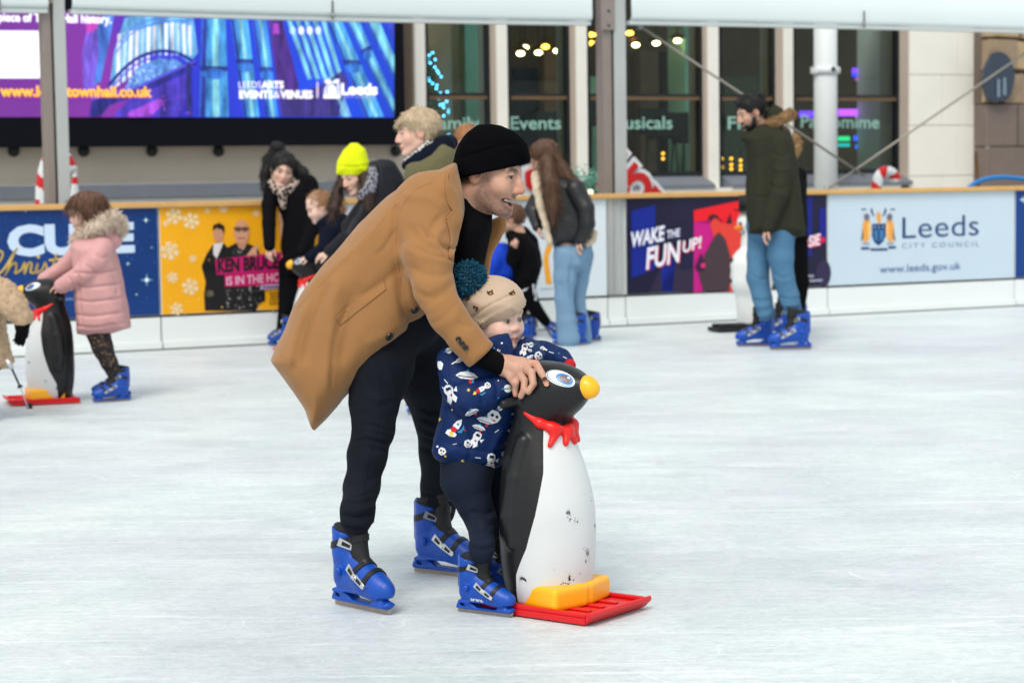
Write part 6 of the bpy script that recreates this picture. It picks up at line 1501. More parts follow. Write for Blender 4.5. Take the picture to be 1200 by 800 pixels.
def motif(u, v, k, a, s=1.0):
    ca, sa = math.cos(a) * s, math.sin(a) * s; q = lambda pts: [(u + x * ca - y * sa, v + x * sa + y * ca) for x, y in pts]
    P = lambda pts, m, o=.0012: patch(b, bv, q(pts), m, o)
    if k == 'rocket': P([(-7, 0), (-3, -3.4), (3, -3), (8, 0), (3, 3), (-3, 3.4)], pw); P([(-7, -2.8), (-3, -3), (-3, 3), (-7, 2.8), (-9, 0)], pr_, .002); P([(-10, -2), (-8, 0), (-10, 3), (-14, 1)], py, .002); P([(0, -1.2), (2, -1), (2, 1), (0, 1.2)], pt_, .002); P([(-6, 4), (0, 6), (4, 5), (2, 8), (-4, 8)], pt_)
    if k == 'ship': P([(-11, 0), (-7, -3.4), (0, -5), (7, -3.4), (11, 0), (6, 2.6), (-6, 2.6)], pw); P([(-9, .2), (9, .2), (8, 1), (-8, 1)], pk, .002); P([(-2, -4.8), (0, -7.5), (2.4, -4.8)], pt_, .002); P([(2, 3), (6, 3), (5, 7), (3, 7)], pr_, .002)
    if k == 'man': P([(-3.6, -8), (0, -9.6), (3.6, -8), (4.4, -4), (3, 0), (5, 5), (2, 9), (0, 5), (-3, 9), (-5, 5), (-3, 0), (-4.4, -4)], pw); P([(-2, -7), (2.2, -7), (2.4, -4.4), (-1.8, -4)], pk, .002); P([(-1, 0), (2, 0), (1, 2.4)], pr_, .002); P([(4, -2), (8, -5), (7, 0)], pw)
    if k == 'planet': P(circ(0, 0, 4.4, 14), pw); P([(-7, 1.4), (7, -2.6), (7.4, -1.4), (-6.6, 2.8)], pt_, .002); P(circ(1, -1, 1.3, 8), py, .003)
    if k == 'star': P([(3 * (1 if i % 2 == 0 else .42) * math.cos(i * math.pi / 5), 3 * (1 if i % 2 == 0 else .42) * math.sin(i * math.pi / 5)) for i in range(10)], py)
    if k == 'alien': P([(-5, -2), (-2, -6), (3, -5), (6, -1), (4, 3), (0, 5), (-4, 3)], pw); P(circ(-1, -1.6, 1.4, 8), pk, .002); P(circ(2.6, -1, 1.2, 8), pk, .002); P([(-2, 1.6), (3, 1.8), (1, 3)], pr_, .002)
    if k == 'cloud': P([(-6, 2), (-5, -2), (-1, -4), (3, -2), (6, 0), (5, 3), (0, 4)], pw)
    if k == 'dash': P([(-4, -.6), (4, -.8), (4.6, .4), (-4, .6)], pw)
    if k == 'dot': P(circ(0, 0, 1.6, 8), rr.choice([pr_, py, pw, pt_]))
for mo in [(526, 411, 'planet', 0, .8), (534, 424, 'dash', -.5, 1.3), (516.5, 428, 'cloud', 1.3, .9), (541, 421, 'ship', -.5, .8), (547, 441, 'ship', .1, 1.2), (553, 447, 'dot', 0, 1.6), (528, 462, 'man', -.4, 1.25), (549, 457, 'star', 0, .8), (564, 456, 'rocket', -.5, .85), (571, 452, 'alien', .3, .7), (595, 455, 'planet', .2, 1.05), (584, 446, 'dot', 0, .5), (553, 483, 'ship', -.4, .8), (578, 489, 'alien', .2, 1.5), (586, 478, 'planet', 0, .75), (568, 493, 'ship', .3, .9), (536, 498, 'rocket', -.9, 1.15), (529, 507, 'cloud', .3, 1.1), (557, 515, 'man', .5, 1.1), (548, 520, 'alien', .4, .9), (561, 501, 'ship', .35, .75), (515, 491, 'star', .2, 1), (518, 529, 'alien', .2, .85), (513, 523, 'dot', 0, .9), (522, 534, 'dot', 0, .9), (575, 541, 'man', .1, 1.1), (542, 540, 'star', 0, .9), (571, 546, 'ship', -.2, .5), (600, 494, 'dot', 0, .9), (598, 505, 'cloud', .5, .6), (592, 518, 'dot', 0, .8), (602, 484, 'dash', -.5, .8), (590, 532, 'alien', .2, .6),
           (588, 402, 'dot', 0, .8), (579, 408, 'dot', 0, .6), (591, 421, 'alien', .5, .8), (614, 410, 'man', .3, .8), (622, 404, 'planet', .2, .7), (630, 417, 'alien', .6, .9), (620, 420, 'ship', -.7, .6), (640, 410, 'dot', 0, .7), (646, 413, 'dash', .3, .8), (655, 414, 'dot', 0, .6), (636, 408, 'cloud', .2, .6), (662, 419, 'dash', .5, .6), (604, 424, 'cloud', .9, .7), (611, 395, 'alien', .2, .6), (570, 400, 'dot', 0, .6), (523, 447, 'dash', .9, .8), (520, 455, 'dash', 1.0, .6), (582, 505, 'dash', -.6, .7), (545, 504, 'dot', 0, .6), (530, 480, 'dot', 0, .7), (584, 466, 'dot', 0, .6), (560, 536, 'dash', .1, .8), (533, 520, 'dash', -.2, .6)]: motif(*mo)
for (u, v) in ((617.5, 404), (621, 411), (584, 411)):
    p, n_ = cast(bv, u, v)
    if p is not None: disc(b, p, n_, .006, .004, m_sil)
merge(jo, b)
b = MB(); seam(b, bv, [(507, 530), (526, 541), (548, 547), (568, 548), (588, 542)], .0018, m_puff, 0); seam(b, bv, [(524, 412), (527, 440), (532, 478), (540, 490)], .0016, m_puff, 0); seam(b, bv, [(592, 403), (598, 425), (604, 455)], .002, m_puff, 0); merge(jo, b)
kid.sculpt('cuff', [('c', [(663, 424.0, .065, 7.8), (668, 427.5, .045, 7.2)], .004)], mat('red_cuff', srgb(190, 22, 36), rough=.8, bump=.3), .006)
# trousers
kt = [('c', [(548, 540, -.03, 34), (546, 562, -.055, 29), (556, 590, -.07, 20), (564, 610, -.07, 17.5), (565, 640, KN, 14.5), (564, 648, KN, 13.5)], .02), ('c', [(575, 545, .05, 30), (582, 590, .06, 19), (588, 620, .07, 15), (590, 648, .07, 12)], .02)]
kid.sculpt('trousers', kt, m_navyj, .006, disp=lambda V, N: .003 * fbm(V, 20, 8), crease=[([(550, y), (566, y + 4), (582, y - 1)], 2.2, a) for y, a in ((598, -.005), (606, .004), (614, -.005), (624, -.004), (634, .004), (640, -.004))])
so = skate(kid, (532, 715), (607, 724), .63)
skate(kid, (562, 702), (612, 698), .63)
# lettering on the near boot
bm_ = wmat(so); bi = SKT[5]; b = MB(); vs, fs = text_mesh('arena', 1, .03); xs = [v.x for v in vs]; wv = max(xs); out = []
for v in vs:
    lx = -.058 + v.x / wv * .075; lz = .066 + v.y * .026; h = bi.ray_cast(Vector((lx, -.2, lz)), Vector((0, 1, 0))); out.append((h[0] + Vector((0, -.0012, 0))) if h[0] else Vector((lx, -.046, lz)))
b.add(out, fs, mat('white_print', srgb(214, 222, 236), rough=.5)); so.data = so.data.copy(); b.v = [tuple(bm_ @ Vector(v)) for v in b.v]; merge(so, b)
# ================================================================== OTHER SKATERS
def cloth(name, rgb, **k):
    a = dict(rough=.85, var=.16, vscale=8, bump=.35, bscale=160, spec=.15, sheen=.06); a.update(k); return mat(name, srgb(*rgb), **a)
def hairmat(name, rgb):
    m, nt, b = newmat(name); tc = node(nt, 'ShaderNodeTexCoord'); mp = node(nt, 'ShaderNodeMapping'); mp.inputs['Scale'].default_value = (90, 90, 9)
    nt.links.new(tc.outputs['Object'], mp.inputs['Vector']); nz = node(nt, 'ShaderNodeTexNoise', Scale=1.6, Detail=4.0); nt.links.new(mp.outputs[0], nz.inputs['Vector'])
    c = srgb(*rgb); mx = node(nt, 'ShaderNodeMixRGB'); mx.inputs[1].default_value = tuple(x * .55 for x in c[:3]) + (1,); mx.inputs[2].default_value = tuple(min(1, x * 1.45) for x in c[:3]) + (1,)
    nt.links.new(nz.outputs['Fac'], mx.inputs[0]); nt.links.new(mx.outputs[0], b.inputs['Base Color']); b.inputs['Roughness'].default_value = .5; b.inputs['Specular IOR Level'].default_value = .35
    bp = node(nt, 'ShaderNodeBump', Strength=.6, Distance=.01); nt.links.new(nz.outputs['Fac'], bp.inputs['Height']); nt.links.new(bp.outputs[0], b.inputs['Normal']); return m
hdisp = lambda V, N: .005 * vnoise(V * np.array([1, 1, .18]), 55, 3) + .004 * vnoise(V * np.array([1, 1, .3]), 24, 5)
fold = lambda a=.006, sc=11, sd=1: (lambda V, N: a * fbm(V * np.array([1, 1, .7]), sc, sd))
def mkbody(fig, H, prims, skin=SK, baby=0, hands=(), **fk):
    """head + torso + limbs as one surface; hands: (u, v, dy, direction px, palm normal)"""
    hc_ = np.array(H.c); fine = [(hc_ - .15, hc_ + .15, .005)]
    prims = [('c', [(q[0], q[1], q[2], q[3] * .74) for q in p[1]], *p[2:]) for p in prims]
    pr = list(prims) + [('f', lambda F: head_prims(F, H, baby=baby, **({'smile': fk.get('smile', 0)})), [tuple(H.c)], .16)]
    for (u, v, dy, d, n, L) in hands:
        w_ = fig.pt(u, v, dy); wd = Vector((d[0], d[2] if len(d) > 2 else 0, -d[1])).normalized()
        pr.append(('f', lambda F, w_=w_, wd=wd, n=n, L=L: hand_prims(F, w_, wd, n, L, (.35, .4, .45, .5)), [tuple(w_ + wd * L * .5)], L * .62)); q = np.array(w_ + wd * L * .5); fine.append((q - L * .6, q + L * .6, .0045))
    def col(V):
        C = np.tile(np.array([skin]), (len(V), 1)); return face_col(V, H, C, skin, lip=fk.get('lip', (.45, .16, .14)), brow=fk.get('brow', (.07, .045, .03)), beard=fk.get('beard'), hair=fk.get('hair'), smile=fk.get('smile', 0), baby=baby, cheek=fk.get('cheek', .3))
    return fig.sculpt('body', pr, m_skin, .018, fine=fine, col=col)
m_pink = cloth('dusty_pink_nylon', (196, 146, 146), rough=.5, bump=.12, spec=.35, sheen=0)
m_fur = cloth('pale_fur', (206, 190, 174), rough=1); m_fur2 = cloth('tan_fur', (158, 128, 92), rough=1)
m_brown = hairmat('brown_hair', (98, 68, 52)); m_blackh = hairmat('black_hair', (14, 12, 13)); m_dkbr = hairmat('dark_brown_hair', (52, 34, 26)); m_blond = hairmat('blonde_hair', (184, 164, 136)); m_fair = hairmat('fair_hair', (150, 112, 78)); m_ging = hairmat('ginger_hair', (150, 104, 68))
m_blackc = cloth('black_coat_cloth', (15, 15, 18), sheen=0, spec=.06); m_navyc = cloth('dark_navy_cloth', (14, 19, 34), sheen=0, spec=.08); m_blacktr = cloth('black_trousers', (13, 13, 16), sheen=0, spec=.06); m_leath = cloth('black_leather', (26, 27, 30), rough=.42, spec=.45, bump=.2, sheen=0); m_cream = cloth('cream_shearling', (206, 190, 168), bump=.8, bscale=70)
m_lden = mat('light_denim', srgb(116, 148, 178), rough=.85, var=.22, vscale=5, bump=.35, bscale=220, spec=.15); m_mden = mat('mid_denim', srgb(76, 116, 148), rough=.85, var=.28, vscale=5, bump=.35, bscale=220, spec=.15)
m_olive = cloth('olive_parka', (47, 48, 38), sheen=0, spec=.1); m_olive2 = cloth('olive_coat', (96, 92, 66)); m_flee = cloth('beige_teddy_fleece', (186, 160, 132), bump=.9, bscale=55); m_royal = cloth('royal_blue_jacket', (16, 62, 190), rough=.6)
def pattern(name, c1, c2, scale, th=.5, c3=None):
    m, nt, b = newmat(name); tc = node(nt, 'ShaderNodeTexCoord'); vo = node(nt, 'ShaderNodeTexVoronoi', Scale=scale); nt.links.new(tc.outputs['Object'], vo.inputs['Vector'])
    rp = node(nt, 'ShaderNodeValToRGB'); rp.color_ramp.interpolation = 'CONSTANT'; e = rp.color_ramp.elements; e[0].color = srgb(*c1); e[1].position = th; e[1].color = srgb(*c2)
    if c3: x = e.new(th * .5); x.color = srgb(*c3)
    nt.links.new(vo.outputs['Distance'], rp.inputs[0]); nt.links.new(rp.outputs[0], b.inputs['Base Color']); b.inputs['Roughness'].default_value = .85; return m
m_leop = pattern('leopard_print', (120, 92, 72), (26, 22, 22), 42, .42, (60, 44, 36)); m_scf = pattern('patterned_scarf', (30, 28, 30), (170, 150, 140), 30, .5); m_hound = pattern('houndstooth_scarf', (40, 42, 48), (186, 186, 186), 60, .42); m_scf2 = pattern('mottled_scarf', (34, 34, 44), (130, 130, 142), 48, .45)
# ---- girl in the pink coat
g1 = Fig('person', 'girl in a dusty pink padded coat pushing a penguin', 'person', (133, 469)); H1 = HF(g1.pt(99, 249, 0), 166, 16, 0, .90)
mkbody(g1, H1, [('c', [(112, 380, 0, 16), (112, 300, 0, 17), (108, 278, 0, 12)], .03), ('c', [(118, 292, -.08, 8), (104, 318, -.13, 7), (72, 336, -.12, 5)]), ('c', [(104, 290, .1, 8), (80, 312, .12, 6), (52, 330, .08, 5)]),
    ('c', [(114, 385, -.05, 11), (126, 422, -.06, 7), (133, 438, -.03, 5)]), ('c', [(114, 385, .06, 11), (126, 422, .08, 7), (130, 436, .1, 5)])], SKP, 1, hands=[(74, 334, -.12, (-12, 3), (0, .3, -1), .11)], hair=(.09, .05, .035))
o = g1.sculpt('hair', [('he', H1, (-.02, 0, .035), (.112, .092, .098), .02), ('p', [(80, 264), (79, 244), (84, 232), (95, 226), (108, 225), (119, 229), (125, 238), (124, 252), (116, 262), (104, 270), (99, 266), (97, 254), (92, 246), (86, 243), (83, 252)], .075, .05, 0, .02), ('-he', H1, (.09, 0, -.02), (.07, .058, .075), .01), ('-he', H1, (.05, 0, -.09), (.09, .07, .06), .01)], m_brown, .006, disp=hdisp); tufts(o, *g1.last, 2200, .05, .0016, m_brown, 21, .3, None, (.2, 0, -1.3))
pinkc = [('p', [(90, 280), (84, 287), (87, 312), (88, 345), (92, 391), (110, 394), (126, 392), (153, 384), (148, 354), (143, 328), (138, 306), (132, 284), (122, 274)], .17, .10, 0, .02, (0, 0), 2.4), ('c', [(120, 291, -.1, 13), (113, 306, -.14, 12.5), (98, 320, -.16, 11.5), (72, 335, -.14, 9)], .012), ('c', [(98, 288, .12, 12), (78, 312, .13, 10), (52, 327, .09, 8)], .012), ('c', [(100, 278, 0, 13), (118, 270, 0, 15), (132, 282, 0, 11)], .02)]
quilt = [([(86 + 0 * k, y), (110, y + 2.5), (152, y - 4)], 1.5, -.011) for k, y in enumerate((318, 334, 351, 368, 381))] + [([(112, 296), (120, 302), (128, 300)], 1.6, -.008), ([(100, 309), (108, 316), (114, 322)], 1.6, -.008), ([(86, 318), (92, 324), (96, 332)], 1.4, -.008), ([(78, 324), (84, 330), (86, 337)], 1.4, -.008), ([(94, 282), (92, 320), (94, 360), (97, 390)], 1.3, -.008), ([(132, 320), (138, 336), (136, 348)], 2, -.006)]
g1.sculpt('coat', pinkc, m_pink, .0075, disp=lambda V, N: .005 * fbm(V, 16, 3), crease=quilt)
o = g1.sculpt('fur_trim', [('c', [(88, 282, -.02, 5), (96, 275, -.06, 6), (108, 268, -.09, 7), (121, 261, -.08, 8), (133, 256, -.04, 8), (139, 264, .0, 8), (138, 272, .03, 7)], .015), ('c', [(90, 280, .04, 5), (110, 262, .07, 6), (130, 254, .05, 7)], .015)], m_fur, .008, disp=lambda V, N: .008 * fbm(V, 40, 3)); tufts(o, *g1.last, 2600, .035, .0022, m_fur, 2, .25)
g1.sculpt('leggings', [('c', [(114, 386, -.05, 15), (120, 406, -.06, 12), (128, 425, -.06, 9.5), (136, 440, -.03, 7.5)], .02), ('c', [(114, 386, .06, 15), (121, 410, .07, 11), (133, 438, .1, 7.5)], .02)], m_leop, .009)
skate(g1, (153, 469), (109, 472), .74, zs=.88); skate(g1, (152, 464), (110, 466), .74, zs=.88)
# ---- person in teddy fleece, cut off by the left edge
g2 = Fig('person', 'person in a beige teddy fleece and black gloves at the left edge', 'person', (-28, 492)); H2 = HF(g2.pt(-45, 262, 0), 20, 5, 0, .95)
mkbody(g2, H2, [('c', [(-40, 420, 0, 22), (-42, 340, 0, 24), (-45, 300, 0, 18)], .03), ('c', [(-25, 330, -.05, 9), (0, 352, -.12, 8), (24, 378, -.12, 6)]), ('c', [(-65, 330, .1, 9), (-80, 370, .1, 7), (-70, 410, .05, 6)]), ('c', [(-30, 430, -.05, 12), (-28, 468, -.05, 6)]), ('c', [(-50, 430, .05, 12), (-48, 468, .05, 6)])], SKP, 0, hair=(.1, .06, .04))
g2.sculpt('hair', [('he', H2, (-.02, 0, .04), (.11, .09, .1)), ('-he', H2, (.1, 0, -.03), (.07, .06, .08), .01), ('hc', H2, [(-.06, .05, -.02, .05), (-.06, .04, -.2, .04)])], m_dkbr, .01, disp=hdisp)
o = g2.sculpt('fleece_coat', [('p', [(-62, 300), (-20, 300), (-4, 322), (1, 355), (5, 390), (11, 415), (14, 426), (8, 431), (-10, 430), (-40, 436), (-75, 432), (-78, 360)], .17, .09, 0, .02, (0, 0), 2.4), ('c', [(-18, 334, -.10, 17), (2, 344, -.14, 17), (16, 358, -.15, 16), (26, 371, -.15, 13)], .02), ('c', [(-66, 330, .1, 16), (-82, 370, .1, 13), (-72, 405, .05, 10)], .02)], m_flee, .009, disp=lambda V, N: .008 * fbm(V, 45, 8, 2)); tufts(o, *g2.last, 7000, .008, .003, m_flee, 4, .1)
def glove(F):
    w_ = g2.pt(26, 378, -.15); hand_prims(F, w_, Vector((-.12, -.1, -.9)), (-.5, .8, 0), .165, (.35, .45, .5, .6), spread=.25)
g2.sculpt('glove', [('c', [(28, 372, -.15, 9), (26, 382, -.15, 9)], .01), ('f', glove, [tuple(g2.pt(22, 392, -.15))], .13)], m_blacktr, .005)
g2.sculpt('trousers', [('c', [(-32, 440, -.05, 15), (-28, 475, -.05, 9)]), ('c', [(-52, 440, .05, 15), (-48, 475, .05, 9)]), ('c', [(-6, 426, -.05, 10), (-20, 425, 0, 18)])], m_blacktr, .012)
skate(g2, (-50, 492), (-4, 494), .8); skate(g2, (-70, 484), (-24, 486), .8)
b = MB(); P = [G(33, 478, .045), g2.pt(24, 454, -.2), g2.pt(14, 432, -.21), g2.pt(8, 421, -.21)]; b.tube(P[:2], .004, m_sil, 8); b.tube([P[1], P[1] + (P[2] - P[1]) * .12], .014, m_blk, 8); b.tube(P[1:3], .006, m_blk, 8); b.tube(P[2:], .013, m_sil, 10); b.box(G(31, 479, .03), (.03, 0, 0), (0, .02, 0), (0, 0, .03), m_blk)
tag(b.build('tow_strap'), 'thin black and silver tow strap running from the fleece coat to the red sled', 'strap')
# ---- woman in black with a ponytail
g3 = Fig('person', 'woman in a black coat and patterned scarf with dark hair tied up, bending down', 'person', (326, 406)); H3 = HF(g3.pt(331, 199, -.05), 76, 17, -10, 1.02)
mkbody(g3, H3, [('c', [(344, 310, .1, 18), (342, 250, .02, 20), (336, 220, 0, 15)], .03), ('c', [(318, 222, -.03, 8), (315, 255, -.12, 6), (316, 288, -.2, 5)]), ('c', [(362, 222, -.03, 8), (368, 258, -.1, 6), (354, 292, -.2, 5)]), ('c', [(338, 310, .05, 12), (336, 345, .02, 8), (332, 380, 0, 6)]), ('c', [(352, 310, .1, 12), (356, 345, .1, 8), (358, 380, .1, 6)])], SKP, 0, hands=[(316, 288, -.2, (-1, 10), (.5, .8, 0), .15)], smile=0, hair=(.012, .01, .01))
o = g3.sculpt('hair', [('he', H3, (-.022, 0, .035), (.11, .092, .102), .02), ('-he', H3, (.095, 0, -.025), (.07, .056, .085), .01), ('e', (325, 173, .06), (.05, .055, .05)), ('c', [(324, 176, .08, 7), (315, 188, .09, 7), (311, 205, .06, 6), (310, 222, .02, 4)], .02), ('c', [(343, 195, .06, 9), (353, 203, .06, 8), (358, 212, .02, 5)], .02)], m_blackh, .007, disp=hdisp); tufts(o, *g3.last, 1500, .04, .0016, m_blackh, 26, .3, None, (0, 0, -1))
g3.sculpt('coat', [('p', [(316, 214), (330, 222), (346, 214), (358, 202), (366, 208), (371, 222), (370, 262), (368, 305), (356, 325), (336, 322), (329, 290), (331, 262), (325, 240)], .15, .085, .03, .02), ('c', [(320, 220, -.02, 10), (315.5, 240, -.08, 9), (315, 262, -.14, 8), (316, 288, -.2, 7)], .012), ('c', [(362, 216, -.02, 11), (368, 240, -.06, 10), (366, 268, -.12, 9), (354, 294, -.2, 7)], .012)], m_blackc, .009, disp=fold())
g3.sculpt('scarf', [('c', [(318, 214, -.06, 5), (325, 223, -.10, 5.5), (337, 224, -.11, 5.5), (347, 214, -.06, 5)], .012), ('c', [(331, 226, -.12, 5), (331, 234, -.13, 5), (332, 242, -.13, 3.5)], .01)], m_scf, .008, disp=fold(.005, 30))
g3.sculpt('trousers', [('c', [(340, 312, .05, 14), (337, 345, .02, 10), (332, 384, 0, 8)]), ('c', [(354, 312, .1, 14), (357, 345, .1, 10), (358, 384, .1, 8)])], m_blacktr, .011, disp=fold())
skate(g3, (352, 407), (309, 405), .86); skate(g3, (372, 400), (338, 402), .86)
# ---- fair child holding the hidden penguin
g4 = Fig('person', 'fair haired child in a dark navy jacket leaning on a penguin', 'person', (392, 418)); H4 = HF(g4.pt(374, 243, 0), 160, 22, 4, .9)
mkbody(g4, H4, [('c', [(392, 350, .05, 14), (392, 290, .03, 15), (386, 266, 0, 11)], .03), ('c', [(386, 276, -.1, 7), (376, 300, -.16, 6), (360, 303, -.2, 4)]), ('c', [(396, 276, .1, 7), (380, 300, .12, 6), (356, 304, .05, 4)]), ('c', [(390, 350, -.03, 9), (392, 394, 0, 5)]), ('c', [(398, 350, .06, 9), (400, 400, .06, 5)])], SKB, 1, hands=[(363, 302, -.2, (-10, 2), (0, .4, -1), .11)], hair=(.3, .19, .11), cheek=.4)
o = g4.sculpt('hair', [('he', H4, (-.022, 0, .035), (.106, .088, .098), .02), ('-he', H4, (.09, 0, -.04), (.075, .065, .09), .01), ('-he', H4, (.03, .08, -.05), (.05, .04, .05), .01), ('-he', H4, (.03, -.08, -.05), (.05, .04, .05), .01), ('c', [(388, 238, .02, 7), (397, 242, .04, 7), (400, 256, .05, 5)], .02)], m_fair, .007, disp=hdisp); tufts(o, *g4.last, 1200, .03, .0016, m_fair, 24, .3, None, (.8, 0, -.3))
g4.sculpt('jacket', [('p', [(374, 264), (386, 256), (402, 254), (412, 268), (412, 330), (404, 345), (382, 345), (376, 320), (372, 290)], .14, .08, .03), ('c', [(388, 274, -.08, 10), (380, 292, -.14, 9), (363, 302, -.2, 7)], .012), ('c', [(398, 276, .1, 9), (382, 300, .14, 8), (358, 304, .05, 6)], .012), ('c', [(376, 262, -.03, 6), (388, 258, -.04, 9), (402, 258, .02, 8)], .01)], m_navyc, .009, disp=fold())
g4.sculpt('trousers', [('c', [(390, 345, -.03, 12), (392, 398, 0, 7)]), ('c', [(398, 345, .06, 12), (400, 398, .06, 7)])], m_blacktr, .012)
skate(g4, (412, 420), (378, 418), .68); skate(g4, (414, 414), (382, 413), .68)
# ---- woman in the yellow beanie
g5 = Fig('person', 'woman in a bright yellow beanie with long dark hair, smiling down', 'person', (428, 428)); H5 = HF(g5.pt(415, 207, 0), 128, 18, 8, 1.0)
mkbody(g5, H5, [('c', [(432, 330, .08, 19), (438, 262, .05, 21), (432, 232, .03, 15)], .03), ('c', [(424, 245, -.1, 8), (406, 280, -.16, 6), (385, 296, -.15, 5)]), ('c', [(450, 245, .15, 8), (440, 285, .2, 6), (405, 300, .15, 5)]), ('c', [(428, 330, 0, 12), (428, 405, 0, 7)]), ('c', [(442, 330, .1, 12), (444, 400, .1, 7)])], SKP, 0, smile=0, hands=[(385, 296, -.15, (-10, 4), (0, .4, -1), .14)], hair=(.03, .02, .015))
g5.sculpt('beanie', [('p', [(394.5, 205), (395, 190), (402, 177), (411, 168), (419, 168), (428, 175), (433, 191), (433, 204), (414, 207)], .115, .085, 0, .015), ('he', H5, (-.012, 0, .045), (.108, .094, .1), .02), ('cut', (414, 203.5, 0), (.0, .15, -.98))], cloth('acid_yellow_knit', (214, 226, 26), rough=.95, bump=.5, bscale=110), .006, crease=[([(394, 194), (414, 196), (434, 193)], 1.4, -.006)], disp=lambda V, N: .002 * np.cos(np.arctan2(V[:, 1] - H5.c.y, V[:, 0] - H5.c.x) * 48))
o = g5.sculpt('hair', [('he', H5, (-.03, 0, .0), (.1, .088, .1), .02), ('-he', H5, (.09, 0, -.03), (.075, .06, .1), .01), ('c', [(401, 208, -.02, 5), (397, 225, -.06, 7), (391, 245, -.12, 6.5), (389, 256, -.14, 3)], .015), ('c', [(428, 206, -.04, 8), (432, 225, -.1, 9), (430, 245, -.14, 6)], .015), ('-hc', H5, [(.12, 0, -.07, .05), (.07, 0, -.07, .05)], .01)], m_dkbr, .007, disp=hdisp); tufts(o, *g5.last, 1400, .06, .0016, m_dkbr, 25, .3, None, (0, 0, -1.6))
g5.sculpt('scarf', [('c', [(424, 230, -.12, 6), (434, 220, -.13, 7), (438, 205, -.08, 7), (436, 192, .02, 6)], .012)], m_scf2, .008, disp=fold(.006, 26))
g5.sculpt('jacket', [('p', [(416, 240), (430, 225), (438, 192), (446, 187), (456, 192), (465, 208), (470, 226), (472, 300), (462, 340), (420, 340), (414, 300), (402, 280), (400, 262)], .18, .1, .05), ('c', [(428, 245, -.1, 12), (410, 276, -.17, 10), (386, 295, -.15, 7)], .012), ('c', [(438, 200, .0, 11), (452, 200, .02, 13), (462, 214, .03, 12)], .02)], cloth('ink_padded_jacket', (14, 17, 26), rough=.55, spec=.25, sheen=0, bump=.15), .009, disp=fold(.008, 12))
g5.sculpt('trousers', [('c', [(430, 335, 0, 15), (428, 405, 0, 9)]), ('c', [(444, 335, .1, 15), (444, 402, .1, 9)])], m_blacktr, .012)
skate(g5, (448, 430), (402, 428), .86); skate(g5, (462, 422), (418, 420), .86)
# ---- woman with short blonde hair
g6 = Fig('person', 'woman with short blonde hair in an olive coat standing behind the camel coat', 'person', (505, 486)); H6 = HF(g6.pt(489, 156, 0), 170, 6, 0, 1.0)
mkbody(g6, H6, [('c', [(508, 330, 0, 26), (508, 230, 0, 28), (505, 200, 0, 20)], .03), ('c', [(490, 205, -.15, 11), (492, 260, -.18, 8), (485, 310, -.2, 6)]), ('c', [(528, 205, .15, 11), (535, 260, .2, 8), (525, 310, .15, 6)]), ('c', [(500, 330, -.05, 15), (500, 400, -.05, 10), (502, 458, -.03, 7)]), ('c', [(516, 330, .1, 15), (518, 400, .1, 10), (518, 456, .1, 7)])], SKP, 0, hair=(.45, .35, .24), cheek=.5)
o = g6.sculpt('hair', [('he', H6, (-.03, 0, .042), (.105, .089, .094), .02), ('p', [(463, 152), (465, 143), (473, 134), (484, 128), (496, 128), (506, 135), (512, 148), (511, 162), (506, 168), (497, 170), (494, 160), (487, 152), (478, 150), (470, 148)], .088, .06, 0, .02), ('-he', H6, (.095, 0, -.045), (.075, .075, .085), .012), ('-he', H6, (.02, .085, -.06), (.035, .04, .05), .01), ('-he', H6, (.02, -.085, -.06), (.035, .04, .05), .01), ('-hc', H6, [(-.09, 0, -.14, .055), (.0, 0, -.14, .05)], .01)], m_blond, .006, disp=hdisp); tufts(o, *g6.last, 1500, .022, .0016, m_blond, 23, .3, None, (-.3, 0, -.9))
g6.sculpt('coat', [('p', [(474, 192), (486, 184), (505, 168), (522, 164), (535, 174), (541, 192), (545, 260), (548, 330), (520, 345), (480, 345), (474, 300), (476, 230)], .21, .11, 0), ('c', [(488, 204, -.15, 14), (490, 258, -.2, 12), (485, 310, -.2, 10)], .02), ('c', [(530, 204, .15, 14), (536, 258, .2, 12), (526, 310, .15, 10)], .02)], m_olive2, .009, disp=fold(.007, 12))
g6.sculpt('hood', [('c', [(476, 194, -.06, 6), (490, 190, -.12, 10), (506, 182, -.12, 12), (520, 172, -.06, 12), (527, 168, .02, 10)], .02), ('c', [(480, 192, .06, 6), (505, 180, .12, 11), (524, 170, .06, 11)], .02)], m_navyc, .009, disp=fold())
g6.sculpt('scarf', [('c', [(479, 189, -.05, 6), (486, 186, -.09, 7), (496, 179, -.095, 7.5), (504, 171, -.07, 7)], .012), ('c', [(480, 188, .04, 6), (495, 178, .08, 7), (505, 170, .05, 7)], .012)], m_hound, .007, disp=fold(.005, 28))
g6.sculpt('trousers', [('c', [(500, 335, -.05, 18), (500, 400, -.05, 13), (502, 466, -.03, 10)]), ('c', [(516, 335, .1, 18), (518, 400, .1, 13), (518, 462, .1, 10)])], m_blacktr, .012)
skate(g6, (524, 487), (482, 486), .82); skate(g6, (536, 480), (498, 479), .82)
